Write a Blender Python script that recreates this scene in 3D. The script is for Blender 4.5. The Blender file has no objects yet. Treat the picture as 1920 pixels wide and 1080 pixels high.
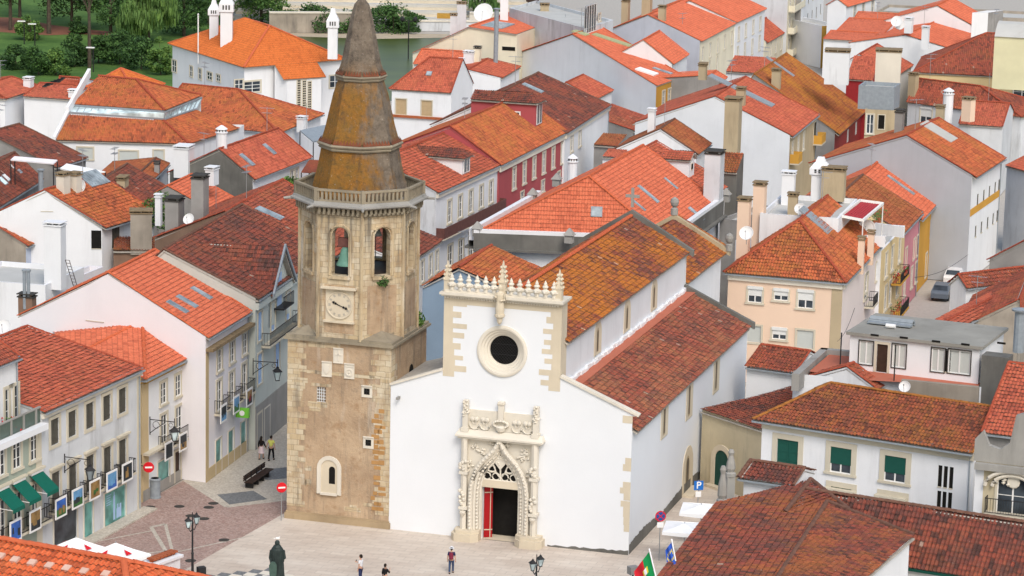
import bpy, math, random
from mathutils import Vector as W3
random.seed(7)
R_=math.radians
scene=bpy.context.scene
COL=bpy.data.collections.new("Town"); scene.collection.children.link(COL)
# ---------------------------------------------------------------- camera, measured from the church's own right angles
FL=5400.; PIT=R_(11.7305); ROL=R_(1.2813); CH=56.0
Fw=W3((0,math.cos(PIT),-math.sin(PIT)))
_R0=W3((1,0,0)); _U0=W3((0,math.sin(PIT),math.cos(PIT)))
Rt=math.cos(ROL)*_R0+math.sin(ROL)*_U0; Up=-math.sin(ROL)*_R0+math.cos(ROL)*_U0
CAM=W3((0,0,CH))
_O=dict(zip('ABCDEFGHIJKLMN',[(0,0),(480,0),(960,0),(1440,0),(0,270),(480,270),(960,270),(1440,270),(0,540),(1440,540),(1040,540),(0,810),(1040,810),(1440,810)]))
def px(t):
    if isinstance(t,str):
        o=_O[t[0]]; x,y=t[1:].split(','); return (o[0]+float(x)/4,o[1]+float(y)/4)
    return t
def ray(p):
    x,y=px(p); return Fw+(x-960)/FL*Rt-(y-540)/FL*Up
def G(p,z=0.):
    """surveyed point of height z"""
    d=ray(p); return CAM+d*((z-CH)/d.z)
def RPl(p,o,n):
    """surveyed point on the plane through o with normal n"""
    d=ray(p); return CAM+d*((o-CAM).dot(n)/d.dot(n))
def VP(p,a,b):
    """surveyed point on the vertical plane through a and b"""
    e=b-a; return RPl(p,a,W3((e.y,-e.x,0)))
def P(t,z=0.):
    return t if isinstance(t,W3) else G(t,z)
cd=bpy.data.cameras.new("Camera"); co=bpy.data.objects.new("Camera",cd); scene.collection.objects.link(co)
cd.sensor_width=36; cd.lens=36*FL/1920; cd.clip_start=1; cd.clip_end=4000
from mathutils import Matrix
_m=Matrix.Identity(4)
for i in range(3): _m[i][0]=Rt[i]; _m[i][1]=Up[i]; _m[i][2]=-Fw[i]; _m[i][3]=CAM[i]
co.matrix_world=_m; scene.camera=co
# ---------------------------------------------------------------- mesh builder
Z=W3((0,0,1))
class MB:
    def __init__(s): s.v=[]; s.f=[]; s.m=[]; s.uv=[]; s.sm=[]
    def poly(s,pts,m=0,uv=None,smooth=False):
        i=len(s.v); s.v.extend([tuple(p) for p in pts]); s.f.append(tuple(range(i,i+len(pts)))); s.m.append(m)
        s.uv.append(uv or [(0,0)]*len(pts)); s.sm.append(smooth)
    def box(s,o,a,b,c,m=0,skip=()):
        """corner o and three edge vectors"""
        if a.cross(b).dot(c)<0: a,b=b,a
        p=[o,o+a,o+a+b,o+b,o+c,o+a+c,o+a+b+c,o+b+c]
        for k,q in enumerate(((3,2,1,0),(4,5,6,7),(0,1,5,4),(1,2,6,5),(2,3,7,6),(3,0,4,7))):
            if k not in skip: s.poly([p[j] for j in q],m)
    def cbox(s,c,sx,sy,sz,rz=0,m=0):
        """box centred in plan on c, standing on c.z"""
        u=W3((math.cos(rz),math.sin(rz),0)); w=W3((-math.sin(rz),math.cos(rz),0))
        s.box(c-u*sx/2-w*sy/2,u*sx,w*sy,Z*sz,m)
    def frus(s,c,sx,sy,tx,ty,h,rz=0,m=0):
        u=W3((math.cos(rz),math.sin(rz),0)); w=W3((-math.sin(rz),math.cos(rz),0))
        b=[c+u*sx/2*i+w*sy/2*j for i,j in ((-1,-1),(1,-1),(1,1),(-1,1))]; t=[c+Z*h+u*tx/2*i+w*ty/2*j for i,j in ((-1,-1),(1,-1),(1,1),(-1,1))]
        for k in range(4): s.poly([b[k],b[(k+1)%4],t[(k+1)%4],t[k]],m)
        s.poly(t,m); s.poly(b[::-1],m)
    def prism(s,pts,vec,m=0,mside=None):
        """closed polygon pts extruded by vec"""
        q=[p+vec for p in pts]; n=len(pts)
        s.poly(pts[::-1],m); s.poly(q,m)
        for k in range(n): s.poly([pts[k],pts[(k+1)%n],q[(k+1)%n],q[k]],m if mside is None else mside)
    def tube(s,pts,r,n=6,m=0,cap=True,smooth=True):
        rs=r if isinstance(r,(list,tuple)) else [r]*len(pts); rings=[]
        for k,p in enumerate(pts):
            d=(pts[min(k+1,len(pts)-1)]-pts[max(k-1,0)])
            if d.length<1e-9: d=Z.copy()
            d.normalize(); a=d.cross(Z if abs(d.z)<.9 else W3((1,0,0))).normalized(); b=d.cross(a)
            rings.append([p+(a*math.cos(2*math.pi*j/n)+b*math.sin(2*math.pi*j/n))*rs[k] for j in range(n)])
        for k in range(len(rings)-1):
            for j in range(n): s.poly([rings[k][j],rings[k][(j+1)%n],rings[k+1][(j+1)%n],rings[k+1][j]],m,None,smooth)
        if cap: s.poly(rings[0][::-1],m); s.poly(rings[-1],m)
    def lathe(s,c,prof,n=12,m=0,rot=0,sx=1,sy=1,smooth=True,ax=None,cap=True):
        """profile [(r,z)] about the vertical through c (or about ax=(ex,ey,ez))"""
        ex,ey,ez=ax or (W3((1,0,0)),W3((0,1,0)),Z); rings=[]
        for r,z in prof: rings.append([c+ez*z+ex*(r*sx*math.cos(rot+2*math.pi*j/n))+ey*(r*sy*math.sin(rot+2*math.pi*j/n)) for j in range(n)])
        for k in range(len(rings)-1):
            for j in range(n): s.poly([rings[k][j],rings[k][(j+1)%n],rings[k+1][(j+1)%n],rings[k+1][j]],m,None,smooth)
        if cap and prof[0][0]>1e-4: s.poly(rings[0][::-1],m)
        if cap and prof[-1][0]>1e-4: s.poly(rings[-1],m)
    def build(s,name,mats,parent=None,weld=False):
        o_=ORG.get(parent.name,W3((0,0,0))) if parent else W3((0,0,0))
        me=bpy.data.meshes.new(name)
        me.from_pydata([(x-o_.x,y-o_.y,z-o_.z) for x,y,z in s.v],[],s.f)
        mats=mats if isinstance(mats,(list,tuple)) else [mats]
        for m in mats: me.materials.append(MAT[m])
        me.polygons.foreach_set('material_index',s.m); me.polygons.foreach_set('use_smooth',s.sm)
        ul=me.uv_layers.new(name="UVMap"); ul.data.foreach_set('uv',[c for f in s.uv for t in f for c in t])
        me.update()
        if weld:
            import bmesh
            bm=bmesh.new(); bm.from_mesh(me); bmesh.ops.remove_doubles(bm,verts=bm.verts,dist=.0008); bm.to_mesh(me); bm.free()
        ob=bpy.data.objects.new(name,me); COL.objects.link(ob)
        if parent: ob.parent=parent; ORG[ob.name]=o_
        else: ORG[ob.name]=W3((0,0,0))
        return ob
ORG={}
def tag(o,label=None,cat=None,group=None,kind=None):
    if label: o['label']=label
    if cat: o['category']=cat
    if group: o['group']=group
    if kind: o['kind']=kind
    return o
def thing(name,label,cat,loc,group=None):
    o=bpy.data.objects.new(name,None); COL.objects.link(o); o.location=loc; o.empty_display_size=.3
    ORG[o.name]=W3(loc); return tag(o,label,cat,group)
def dup(root,loc,label,rz=None,group=None):
    r=root.copy(); COL.objects.link(r); r.location=loc; r['label']=label
    if rz is not None: r.rotation_euler=(0,0,rz)
    if group: r['group']=group
    for ch in list(root.children):
        c=ch.copy(); COL.objects.link(c); c.parent=r
        for g in list(ch.children):
            d=g.copy(); COL.objects.link(d); d.parent=c
    return r
# ---------------------------------------------------------------- materials
MAT={}
class NT:
    def __init__(s,name,rough=.85):
        m=bpy.data.materials.new(name); m.use_nodes=True; s.m=m; s.t=m.node_tree; MAT[name]=m
        s.b=s.t.nodes['Principled BSDF']; s.b.inputs['Roughness'].default_value=rough; s.b.inputs['Specular IOR Level'].default_value=.2
    def n(s,t,**k):
        x=s.t.nodes.new(t)
        for a,b in k.items():
            if hasattr(x,a): setattr(x,a,b)
            else: x.inputs[a.replace('_',' ')].default_value=b
        return x
    def l(s,a,b): s.t.links.new(a,b)
    def pos(s,sc=(1,1,1)):
        g=s.n('ShaderNodeNewGeometry'); mp=s.n('ShaderNodeMapping'); mp.inputs['Scale'].default_value=sc; s.l(g.outputs['Position'],mp.inputs['Vector']); return mp.outputs[0]
    def noise(s,vec,scale,detail=3,rough=.55):
        x=s.n('ShaderNodeTexNoise'); x.inputs['Scale'].default_value=scale; x.inputs['Detail'].default_value=detail; x.inputs['Roughness'].default_value=rough
        if vec is not None: s.l(vec,x.inputs['Vector'])
        return x.outputs['Fac']
    def ramp(s,fac,a,b,ca=(0,0,0),cb=(1,1,1)):
        x=s.n('ShaderNodeMapRange'); x.clamp=True; x.inputs['From Min'].default_value=a; x.inputs['From Max'].default_value=b; s.l(fac,x.inputs['Value']); return x.outputs[0]
    def mix(s,fac,a,b,bt='MIX'):
        x=s.n('ShaderNodeMix'); x.data_type='RGBA'; x.blend_type=bt
        for v,i in ((fac,0),(a,6),(b,7)):
            if isinstance(v,(tuple,list)): x.inputs[i].default_value=(*v[:3],1)
            elif isinstance(v,(int,float)): x.inputs[i].default_value=v
            else: s.l(v,x.inputs[i])
        return x.outputs[2]
    def math(s,op,a,b=0.):
        x=s.n('ShaderNodeMath',operation=op)
        for v,i in ((a,0),(b,1)):
            if isinstance(v,(int,float)): x.inputs[i].default_value=v
            else: s.l(v,x.inputs[i])
        return x.outputs[0]
    def out(s,c,bump=None,bs=.3,bd=.02):
        if isinstance(c,(tuple,list)): s.b.inputs['Base Color'].default_value=(*c[:3],1)
        else: s.l(c,s.b.inputs['Base Color'])
        if bump is not None:
            x=s.n('ShaderNodeBump'); x.inputs['Strength'].default_value=bs; x.inputs['Distance'].default_value=bd; s.l(bump,x.inputs['Height']); s.l(x.outputs[0],s.b.inputs['Normal'])
def plaster(name,col,stain=(.25,.24,.22),amt=.25,rough=.9,blot=.12):
    t=NT(name,rough); p=t.pos()
    big=t.noise(p,.35,4); c=t.mix(t.ramp(big,.35,.7),tuple(x*(1-blot) for x in col),col)
    st=t.noise(t.pos((.8,.8,.11)),1.0,6,.72); f=t.ramp(st,.5,.75)
    f2=t.math('MULTIPLY',f,t.ramp(t.noise(p,.22,3),.35,.65)); f2=t.math('MULTIPLY',f2,amt)
    c=t.mix(f2,c,stain)
    fine=t.noise(p,14,3); c=t.mix(t.math('MULTIPLY',t.ramp(fine,.55,.8),.12),c,stain)
    t.out(c,t.noise(p,9,4),.25,.02); return t
def tile(name,c1,c2,c3=None,a3=0,lich=None,al=0,s3=.35,sl=.3,fleck=0.,rough=.8,lt=.47):
    """c1..c2 per-tile colour range, c3 weathering patches, lich lichen patches"""
    t=NT(name,rough); uv=t.n('ShaderNodeUVMap'); 
    fl=t.n('ShaderNodeVectorMath',operation='FLOOR'); t.l(uv.outputs[0],fl.inputs[0])
    wn=t.n('ShaderNodeTexWhiteNoise'); wn.noise_dimensions='2D'; t.l(fl.outputs[0],wn.inputs['Vector']); r=wn.outputs['Value']
    p=t.pos(); sp=t.n('ShaderNodeSeparateColor'); t.l(wn.outputs['Color'],sp.inputs[0]); r2=sp.outputs[1]
    g1=t.noise(p,2.6,4,.75); rr=t.math('ADD',t.math('MULTIPLY',r,.55),t.math('MULTIPLY',t.ramp(g1,.3,.7),.55)); c=t.mix(rr,c1,c2)
    if c3:
        n3=t.math('ADD',t.noise(p,s3,6,.72),t.math('MULTIPLY',t.math('SUBTRACT',r2,.5),.20))
        c=t.mix(t.math('MULTIPLY',t.ramp(n3,.42,.62),a3),c,c3)
        dk=t.math('MULTIPLY',t.math('GREATER_THAN',t.math('ADD',r2,t.math('MULTIPLY',t.noise(p,1.1,4),.6)),1.13),a3*.75); c=t.mix(dk,c,tuple(x*.55 for x in c3))
    if lich:
        nl=t.math('ADD',t.noise(t.pos((1,1,1.3)),sl,7,.78),t.math('MULTIPLY',t.math('SUBTRACT',sp.outputs[2],.5),.14))
        c=t.mix(t.math('MULTIPLY',t.ramp(nl,lt,lt+.15),al),c,lich)
    fn=t.noise(p,5,4,.75); c=t.mix(t.math('MULTIPLY',t.ramp(fn,.5,.72),.5),c,tuple(x*.4 for x in c1))
    if fleck:
        c=t.mix(t.math('MULTIPLY',t.ramp(t.noise(p,11,2),.70,.74),.6),c,(.50,.42,.36)); c=t.mix(t.math('MULTIPLY',t.math('GREATER_THAN',r2,1-fleck),.5),c,(.55,.42,.34))
    # shadow of the gap at each tile's lower edge, painted into the colour
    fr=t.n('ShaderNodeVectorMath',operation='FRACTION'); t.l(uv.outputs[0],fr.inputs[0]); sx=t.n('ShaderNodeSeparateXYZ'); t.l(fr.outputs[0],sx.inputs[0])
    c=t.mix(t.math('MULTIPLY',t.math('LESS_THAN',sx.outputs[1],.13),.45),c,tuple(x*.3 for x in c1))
    t.out(c,t.noise(p,18,3),.2,.01); return t
def plain(name,col,rough=.6,var=.15,metal=0,sc=3):
    t=NT(name,rough); t.b.inputs['Metallic'].default_value=metal
    n=t.noise(t.pos(),sc,4); t.out(t.mix(t.ramp(n,.3,.7),tuple(x*(1-var) for x in col),col)); return t
def glass(name,col=(.025,.032,.04),rough=.18):
    t=NT(name,rough); t.b.inputs['Specular IOR Level'].default_value=.32
    t.out(t.mix(t.ramp(t.noise(t.pos(),.9,2),.35,.65),col,tuple(x*2.2+.01 for x in col))); return t
# ---------------------------------------------------------------- palette
plaster('white_plaster',(.785,.80,.83),(.36,.36,.36),.36,blot=.06)
plaster('church_white',(.765,.79,.83),(.60,.60,.60),.10,blot=.03)
plaster('nave_white',(.74,.765,.81),(.32,.33,.36),.4,blot=.08)
plaster('stained_white',(.74,.765,.80),(.24,.25,.26),.45,blot=.08)
plaster('shabby_white',(.64,.665,.70),(.16,.155,.15),.85,blot=.15)
plaster('pink_white',(.80,.775,.81),(.45,.42,.42),.18,blot=.04)
plaster('grey_cement',(.34,.33,.32),(.10,.10,.10),.8,blot=.3)
plaster('dark_cement',(.19,.185,.17),(.05,.05,.05),.8,blot=.35)
plaster('blue_grey',(.42,.445,.49),(.25,.26,.28),.3,blot=.08)
plaster('pale_blue',(.55,.62,.76),(.3,.3,.32),.3)
plaster('grey_lilac',(.60,.61,.67),(.3,.3,.32),.4)
plaster('slate_blue',(.24,.33,.44),(.14,.16,.2),.4)
plaster('peach',(.80,.60,.46),(.55,.42,.33),.18,blot=.05)
plaster('pale_pink',(.78,.69,.66),(.5,.42,.4),.2,blot=.05)
plaster('rose_pink',(.66,.27,.31),(.4,.2,.22),.3)
plaster('red_wall',(.42,.09,.10),(.22,.06,.07),.4)
plaster('ochre',(.62,.33,.06),(.35,.2,.06),.4)
plaster('butter_yellow',(.74,.58,.32),(.45,.36,.2),.35)
plaster('cream',(.78,.73,.58),(.5,.46,.38),.35)
plaster('lime_cream',(.74,.72,.48),(.5,.48,.34),.25)
plaster('tan_wall',(.48,.39,.26),(.18,.15,.1),.6)
plaster('sage_tile_wall',(.36,.41,.35),(.2,.22,.2),.45)
plaster('pale_sage',(.58,.62,.58),(.35,.37,.35),.4)
plaster('brown_wall',(.27,.17,.12),(.1,.08,.06),.7,blot=.3)
plaster('bare_masonry',(.42,.37,.31),(.12,.11,.10),.9,blot=.35)
plaster('weathered_yellow',(.60,.52,.36),(.22,.20,.17),.75,blot=.2)
plaster('limestone',(.66,.58,.45),(.36,.30,.22),.45,blot=.12)
plaster('pale_stone',(.72,.67,.58),(.42,.38,.32),.45,blot=.10)
plaster('frame_stone',(.62,.57,.46),(.38,.34,.28),.35,blot=.10)
plaster('grey_stone',(.36,.35,.33),(.14,.14,.13),.7,blot=.2)
plaster('quoin_gold',(.60,.47,.28),(.38,.28,.16),.4,blot=.15)
plaster('concrete_roof',(.33,.32,.29),(.16,.15,.13),.6,blot=.2)
plaster('flat_roof_grey',(.52,.52,.50),(.3,.29,.26),.5,blot=.1)
plaster('terrace_red',(.50,.16,.10),(.3,.12,.09),.3,blot=.1)
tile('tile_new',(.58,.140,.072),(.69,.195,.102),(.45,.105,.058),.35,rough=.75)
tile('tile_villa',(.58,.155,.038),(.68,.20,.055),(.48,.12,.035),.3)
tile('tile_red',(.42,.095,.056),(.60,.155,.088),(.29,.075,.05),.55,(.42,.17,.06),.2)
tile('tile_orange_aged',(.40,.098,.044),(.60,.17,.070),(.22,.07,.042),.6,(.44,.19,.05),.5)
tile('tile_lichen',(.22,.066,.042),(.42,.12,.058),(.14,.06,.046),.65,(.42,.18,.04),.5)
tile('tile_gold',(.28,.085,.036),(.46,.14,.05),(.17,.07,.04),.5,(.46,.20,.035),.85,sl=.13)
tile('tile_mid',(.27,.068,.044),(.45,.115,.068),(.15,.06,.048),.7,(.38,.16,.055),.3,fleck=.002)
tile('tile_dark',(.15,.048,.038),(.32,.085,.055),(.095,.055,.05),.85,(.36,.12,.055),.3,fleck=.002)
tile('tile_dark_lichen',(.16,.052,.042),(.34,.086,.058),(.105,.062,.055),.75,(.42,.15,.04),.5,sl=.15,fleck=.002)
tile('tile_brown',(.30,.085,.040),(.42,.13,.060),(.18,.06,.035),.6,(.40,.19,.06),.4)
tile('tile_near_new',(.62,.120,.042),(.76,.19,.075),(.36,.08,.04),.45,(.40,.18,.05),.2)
plain('ridge_red',(.40,.085,.045),.8,.3); plain('ridge_new',(.60,.14,.06),.8,.2); plain('ridge_dark',(.20,.10,.07),.85,.4); plain('ridge_lichen',(.40,.16,.04),.85,.4)
plain('mortar',(.50,.47,.42),.9,.3)
glass('pane'); glass('pane_sky',(.36,.44,.46),.4); glass('pane_teal',(.08,.22,.20),.3); glass('roof_glass',(.17,.20,.22),.25)
plain('void',(.012,.011,.010),.9,.3); plain('sash_white',(.80,.80,.79),.5,.05); plain('shutter_green',(.012,.085,.065),.5,.1)
plain('shutter_blue',(.40,.56,.82),.5,.08); plain('shutter_dark',(.10,.095,.08),.6,.3); plain('shutter_tan',(.50,.37,.22),.6,.1); plain('blind_white',(.72,.73,.72),.6,.06); plain('blind_grey',(.52,.55,.53),.6,.05)
plain('iron',(.03,.03,.032),.5,.3); plain('rusty_iron',(.09,.045,.035),.7,.4); plain('steel',(.42,.44,.46),.4,.15,.6); plain('zinc',(.30,.34,.38),.5,.2); plain('wood_brown',(.16,.075,.035),.6,.3); plain('wood_dark',(.06,.035,.025),.6,.3)
plain('door_red',(.36,.010,.014),.4,.1); plain('door_green',(.015,.07,.055),.5,.2); plain('sign_red',(.62,.015,.025),.4,.05); plain('sign_white',(.84,.84,.84),.4,.03); plain('sign_blue',(.02,.16,.55),.4,.05)
plain('awning_green',(.005,.12,.085),.7,.12); plain('canvas_white',(.86,.87,.88),.8,.03); plain('awning_red',(.42,.05,.06),.7,.1)
plain('bell_green',(.14,.30,.24),.6,.3); plain('bell_dark',(.05,.055,.05),.5,.3); plain('statue_bronze',(.035,.05,.048),.45,.35)
plain('photo_blue',(.05,.16,.55),.5,.5,sc=2); plain('photo_warm',(.42,.26,.10),.5,.6,sc=2); plain('photo_dark',(.04,.05,.06),.5,.6,sc=2); plain('photo_green',(.06,.20,.06),.5,.6,sc=2); plain('photo_sky',(.16,.38,.66),.5,.4,sc=2)
plain('shield_bronze',(.07,.12,.10),.5,.3); plain('leaded',(.16,.13,.10),.7,.3); plain('balcony_pane',(.10,.14,.12),.3,.2); plain('vent_pink',(.68,.45,.36),.8,.15); plain('ring_teeth',(.22,.075,.04),.85,.3); plaster('plinth_stone',(.46,.35,.22),(.14,.11,.085),.8,blot=.3)
plain('brick_pot',(.42,.12,.05),.8,.3); plain('cap_lichen',(.30,.22,.13),.9,.4); plain('soot',(.07,.065,.06),.9,.4); plain('lime_sheet',(.42,.45,.26),.6,.12); plain('dish_white',(.78,.78,.78),.4,.05)
plain('balcony_maroon',(.16,.07,.06),.7,.3); plain('cornice_yellow',(.52,.30,.06),.8,.2); plain('loggia_red',(.33,.03,.035),.6,.2)
plain('skin',(.55,.33,.24),.6,.05); plain('cloth_black',(.012,.012,.014),.8,.2); plain('cloth_yellow',(.70,.72,.18),.8,.08); plain('cloth_pinkwhite',(.75,.62,.66),.8,.08); plain('cloth_white',(.70,.72,.76),.8,.08); plain('cloth_navy',(.03,.04,.11),.8,.2); plain('cloth_maroon',(.22,.03,.06),.8,.2); plain('hair_dark',(.02,.014,.01),.6,.3); plain('cloth_denim',(.05,.08,.16),.8,.2)
plain('flag_green',(.01,.26,.07),.7,.08); plain('flag_red',(.62,.02,.03),.7,.08); plain('flag_yellow',(.75,.58,.03),.7,.05); plain('flag_blue',(.03,.10,.48),.7,.08)
plain('leaf_dark',(.042,.095,.032),.7,.4); plain('leaf_mid',(.08,.17,.045),.7,.35); plain('leaf_light',(.15,.26,.06),.7,.3); plain('leaf_willow',(.15,.26,.08),.7,.3); plain('bark',(.10,.08,.06),.9,.4); plain('flower_red',(.45,.02,.03),.7,.3); plain('terracotta',(.40,.13,.06),.8,.2)
plain('shop_green',(.18,.55,.06),.5,.1); plain('car_white',(.75,.76,.78),.25,.04); plain('car_grey',(.13,.16,.20),.25,.1); plain('rubber',(.02,.02,.02),.8,.2); plain('tarp_blue',(.16,.28,.46),.6,.3)

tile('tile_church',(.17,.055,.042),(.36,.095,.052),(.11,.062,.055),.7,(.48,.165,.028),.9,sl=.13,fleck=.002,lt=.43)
RIDGE_EXTRA=1

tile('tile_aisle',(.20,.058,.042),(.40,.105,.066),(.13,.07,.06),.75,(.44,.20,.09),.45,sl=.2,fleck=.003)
RIDGE_EXTRA=2

plaster('brick_gold',(.50,.28,.11),(.30,.17,.08),.4,blot=.3)
# ---------------------------------------------------------------- tiled roof planes and houses
PROF=[(0.,0.),(.10,.75),(.32,1.),(.54,.75),(.64,0.),(.82,-.22)]
def clip_iv(poly,u):
    """v-interval of a convex 2-D polygon at abscissa u"""
    vs=[]; n=len(poly)
    for k in range(n):
        (a,b),(c,d)=poly[k],poly[(k+1)%n]
        if abs(a-c)<1e-9:
            if abs(a-u)<1e-6: vs+= [b,d]
        elif min(a,c)-1e-9<=u<=max(a,c)+1e-9: vs.append(b+(d-b)*(u-a)/(c-a))
    return (min(vs),max(vs)) if vs else None
def roof_face(mb,pts,per=.25,row=.37,amp=.045,near=True,mi=0,jit=.012,under=True,um=1,edir=None):
    e=(pts[1]-pts[0]); e.normalize(); n=e.cross(pts[2]-pts[0])
    if edir is not None: n=(pts[1]-pts[0]).cross(pts[2]-pts[0]); n2=n.normalized(); e=(edir-n2*edir.dot(n2)).normalized()
    if n.length<1e-6: return
    n.normalize()
    if n.z<0: n=-n
    up=n.cross(e); 
    if up.z<0: up=-up
    o=pts[0]; poly=[((p-o).dot(e),(p-o).dot(up)) for p in pts]
    u0=min(a for a,b in poly); u1=max(a for a,b in poly)
    ks=math.floor(u0/per); ke=math.ceil(u1/per); us=set(round(a,6) for a,b in poly)
    prof=PROF
    for k in range(ks,ke): 
        for f,h in prof:
            u=(k+f)*per
            if u0<=u<=u1: us.add(round(u,6))
    us=sorted(us); 
    def hh(u):
        f=u/per-math.floor(u/per+1e-9)
        for i in range(len(prof)):
            a,ha=prof[i]; b,hb=prof[i+1] if i+1<len(prof) else (1.,0.)
            if a<=f<=b+1e-9: return amp*(ha+(hb-ha)*(f-a)/(b-a))
        return 0.
    iv=[clip_iv(poly,u) for u in us]; H_=[hh(u) for u in us]
    rnd=random.Random(int(abs(o.x*31+o.y*17)*100)); tj={}; sag=.05 if jit>.01 else .012
    for i in range(len(us)-1):
        if us[i+1]-us[i]<2e-4: continue
        a,b=iv[i],iv[i+1]
        if not a or not b: continue
        um_=(us[i]+us[i+1])/2; k=math.floor(um_/per)
        fa=min(.97,max(.03,us[i]/per-k)); fb=min(.97,max(.03,us[i+1]/per-k))
        if near:
            r0=math.floor(min(a[0],b[0])/row); r1=math.ceil(max(a[1],b[1])/row)
            for r in range(r0,r1):
                lo,hi=r*row,(r+1)*row
                va0,va1=max(lo,a[0]),min(hi,a[1]); vb0,vb1=max(lo,b[0]),min(hi,b[1])
                if va1-va0<=1e-4 and vb1-vb0<=1e-4: continue
                va1=max(va1,va0); vb1=max(vb1,vb0)
                if va0>a[1]: va0=va1=a[1]
                if vb0>b[1]: vb0=vb1=b[1]
                j=tj.get((k,r))
                if j is None: j=tj[(k,r)]=(rnd.uniform(-jit,jit),rnd.uniform(0,jit))
                L=.034+j[1]
                def pt(u,v,h): return o+e*u+up*v+n*(h+j[0]+L*(1-(v-lo)/row)+sag*math.sin(u*.55+o.x)*math.sin(v*.8+o.y))
                mb.poly([pt(us[i],va0,H_[i]),pt(us[i+1],vb0,H_[i+1]),pt(us[i+1],vb1,H_[i+1]),pt(us[i],va1,H_[i])],mi,
                    [(k+fa,r+min(.97,max(.03,(va0-lo)/row))),(k+fb,r+min(.97,max(.03,(vb0-lo)/row))),(k+fb,r+min(.97,max(.03,(vb1-lo)/row))),(k+fa,r+min(.97,max(.03,(va1-lo)/row)))])
        else:
            mb.poly([o+e*us[i]+up*a[0]+n*H_[i],o+e*us[i+1]+up*b[0]+n*H_[i+1],o+e*us[i+1]+up*b[1]+n*H_[i+1],o+e*us[i]+up*a[1]+n*H_[i]],mi,
                [(k+fa,a[0]/row),(k+fb,b[0]/row),(k+fb,b[1]/row),(k+fa,a[1]/row)])
    if under: 
        du=.15 if jit>.01 else .06; q=[p-n*du for p in pts]; q2=[p-n*(du+.08) for p in pts]
        mb.poly(q,um); mb.poly(q2[::-1],um)
        for k in range(len(pts)): mb.poly([q[k],q[(k+1)%len(pts)],q2[(k+1)%len(pts)],q2[k]],um)
def ridge_tiles(mb,a,b,r=.13,mi=0,step=.42):
    L=(b-a).length
    if L<.3: return
    n=max(1,int(L/step)); d=(b-a)/n; rnd=random.Random(int(L*1000))
    for k in range(n):
        p=a+d*k; q=a+d*(k+1.08); j=Z*rnd.uniform(-.012,.012)
        x=d.cross(Z).normalized(); y=x.cross(d).normalized()
        if y.z<0: y=-y
        for i in range(5):
            t0,t1=math.pi*i/5,math.pi*(i+1)/5
            f=lambda t,s:(x*math.cos(t)+y*math.sin(t)*.85)*r*s
            mb.poly([p+j+f(t0,1.1),p+j+f(t1,1.1),q+j+f(t1,.92),q+j+f(t0,.92)],mi)
        mb.poly([p+j+(x*math.cos(math.pi*i/5)+y*math.sin(math.pi*i/5)*.85)*r*1.1 for i in range(6)],mi)
RIDGE={'tile_gold':'ridge_lichen','tile_church':'ridge_dark','tile_new':'ridge_new','tile_villa':'ridge_new','tile_red':'ridge_red','tile_orange_aged':'ridge_red','tile_lichen':'ridge_lichen','tile_mid':'ridge_red','tile_dark':'ridge_dark','tile_dark_lichen':'ridge_dark','tile_brown':'ridge_dark','tile_near_new':'ridge_new'}
def dormer(h,side,t,w,hh,dep,wall,roof,win=None,sidewin=False):
    '''dormer standing in the roof plane over a facade, ridge square to the street'''
    s_,p,q,n=h.side(side); d=(q-p).normalized(); r=h.onroof(t)
    if not r: return
    c=r[0]; mb=MB(); a=c-d*w/2; b=c+d*w/2
    mb.box(a-Z*.6,d*w,-n*dep,Z*(hh+.6),0); m=[wall]; dw=MB(); zz=Z*hh; k=w*.32; o=.35
    roof_face(dw,[a+zz-d*o+n*o,a+zz-d*o-n*dep,a+d*w/2+zz+Z*k-n*dep,a+d*w/2+zz+Z*k-n*w*.3]); roof_face(dw,[b+zz+d*o+n*o,b+zz+d*o-n*dep,a+d*w/2+zz+Z*k-n*dep,a+d*w/2+zz+Z*k-n*w*.3]); roof_face(dw,[a+zz-d*o+n*o,b+zz+d*o+n*o,a+d*w/2+zz+Z*k-n*w*.3])
    wd=MB(); wd.box(c-d*w*.36+n*.01+Z*.15,d*w*.72,n*.05,Z*(hh-.3),0); wd.box(c-d*w*.3+n*.06+Z*.25,d*w*.6,n*.01,Z*(hh-.5),1); wd.box(c-d*.04+n*.07+Z*.2,d*.08,n*.03,Z*(hh-.4),0)
    if sidewin: x=a-n*1.6+Z*(hh*.45); wd.box(x-Z*.35-d*.06,-n*.8,d*.05,Z*.75,0); wd.box(x-Z*.22-d*.075-n*.14,-n*.52,d*.02,Z*.5,1)
    h.add(mb,'dormer',m); h.add(dw,'dormer_roof',[roof,'mortar']); h.add(wd,'dormer_window',['sash_white','pane'])
AMP={'tile_new':.035,'tile_red':.04}
def outward(a,b,c):
    n=(b-a).cross(Z).normalized()
    return n if n.dot(a-c)>0 else -n
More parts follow.
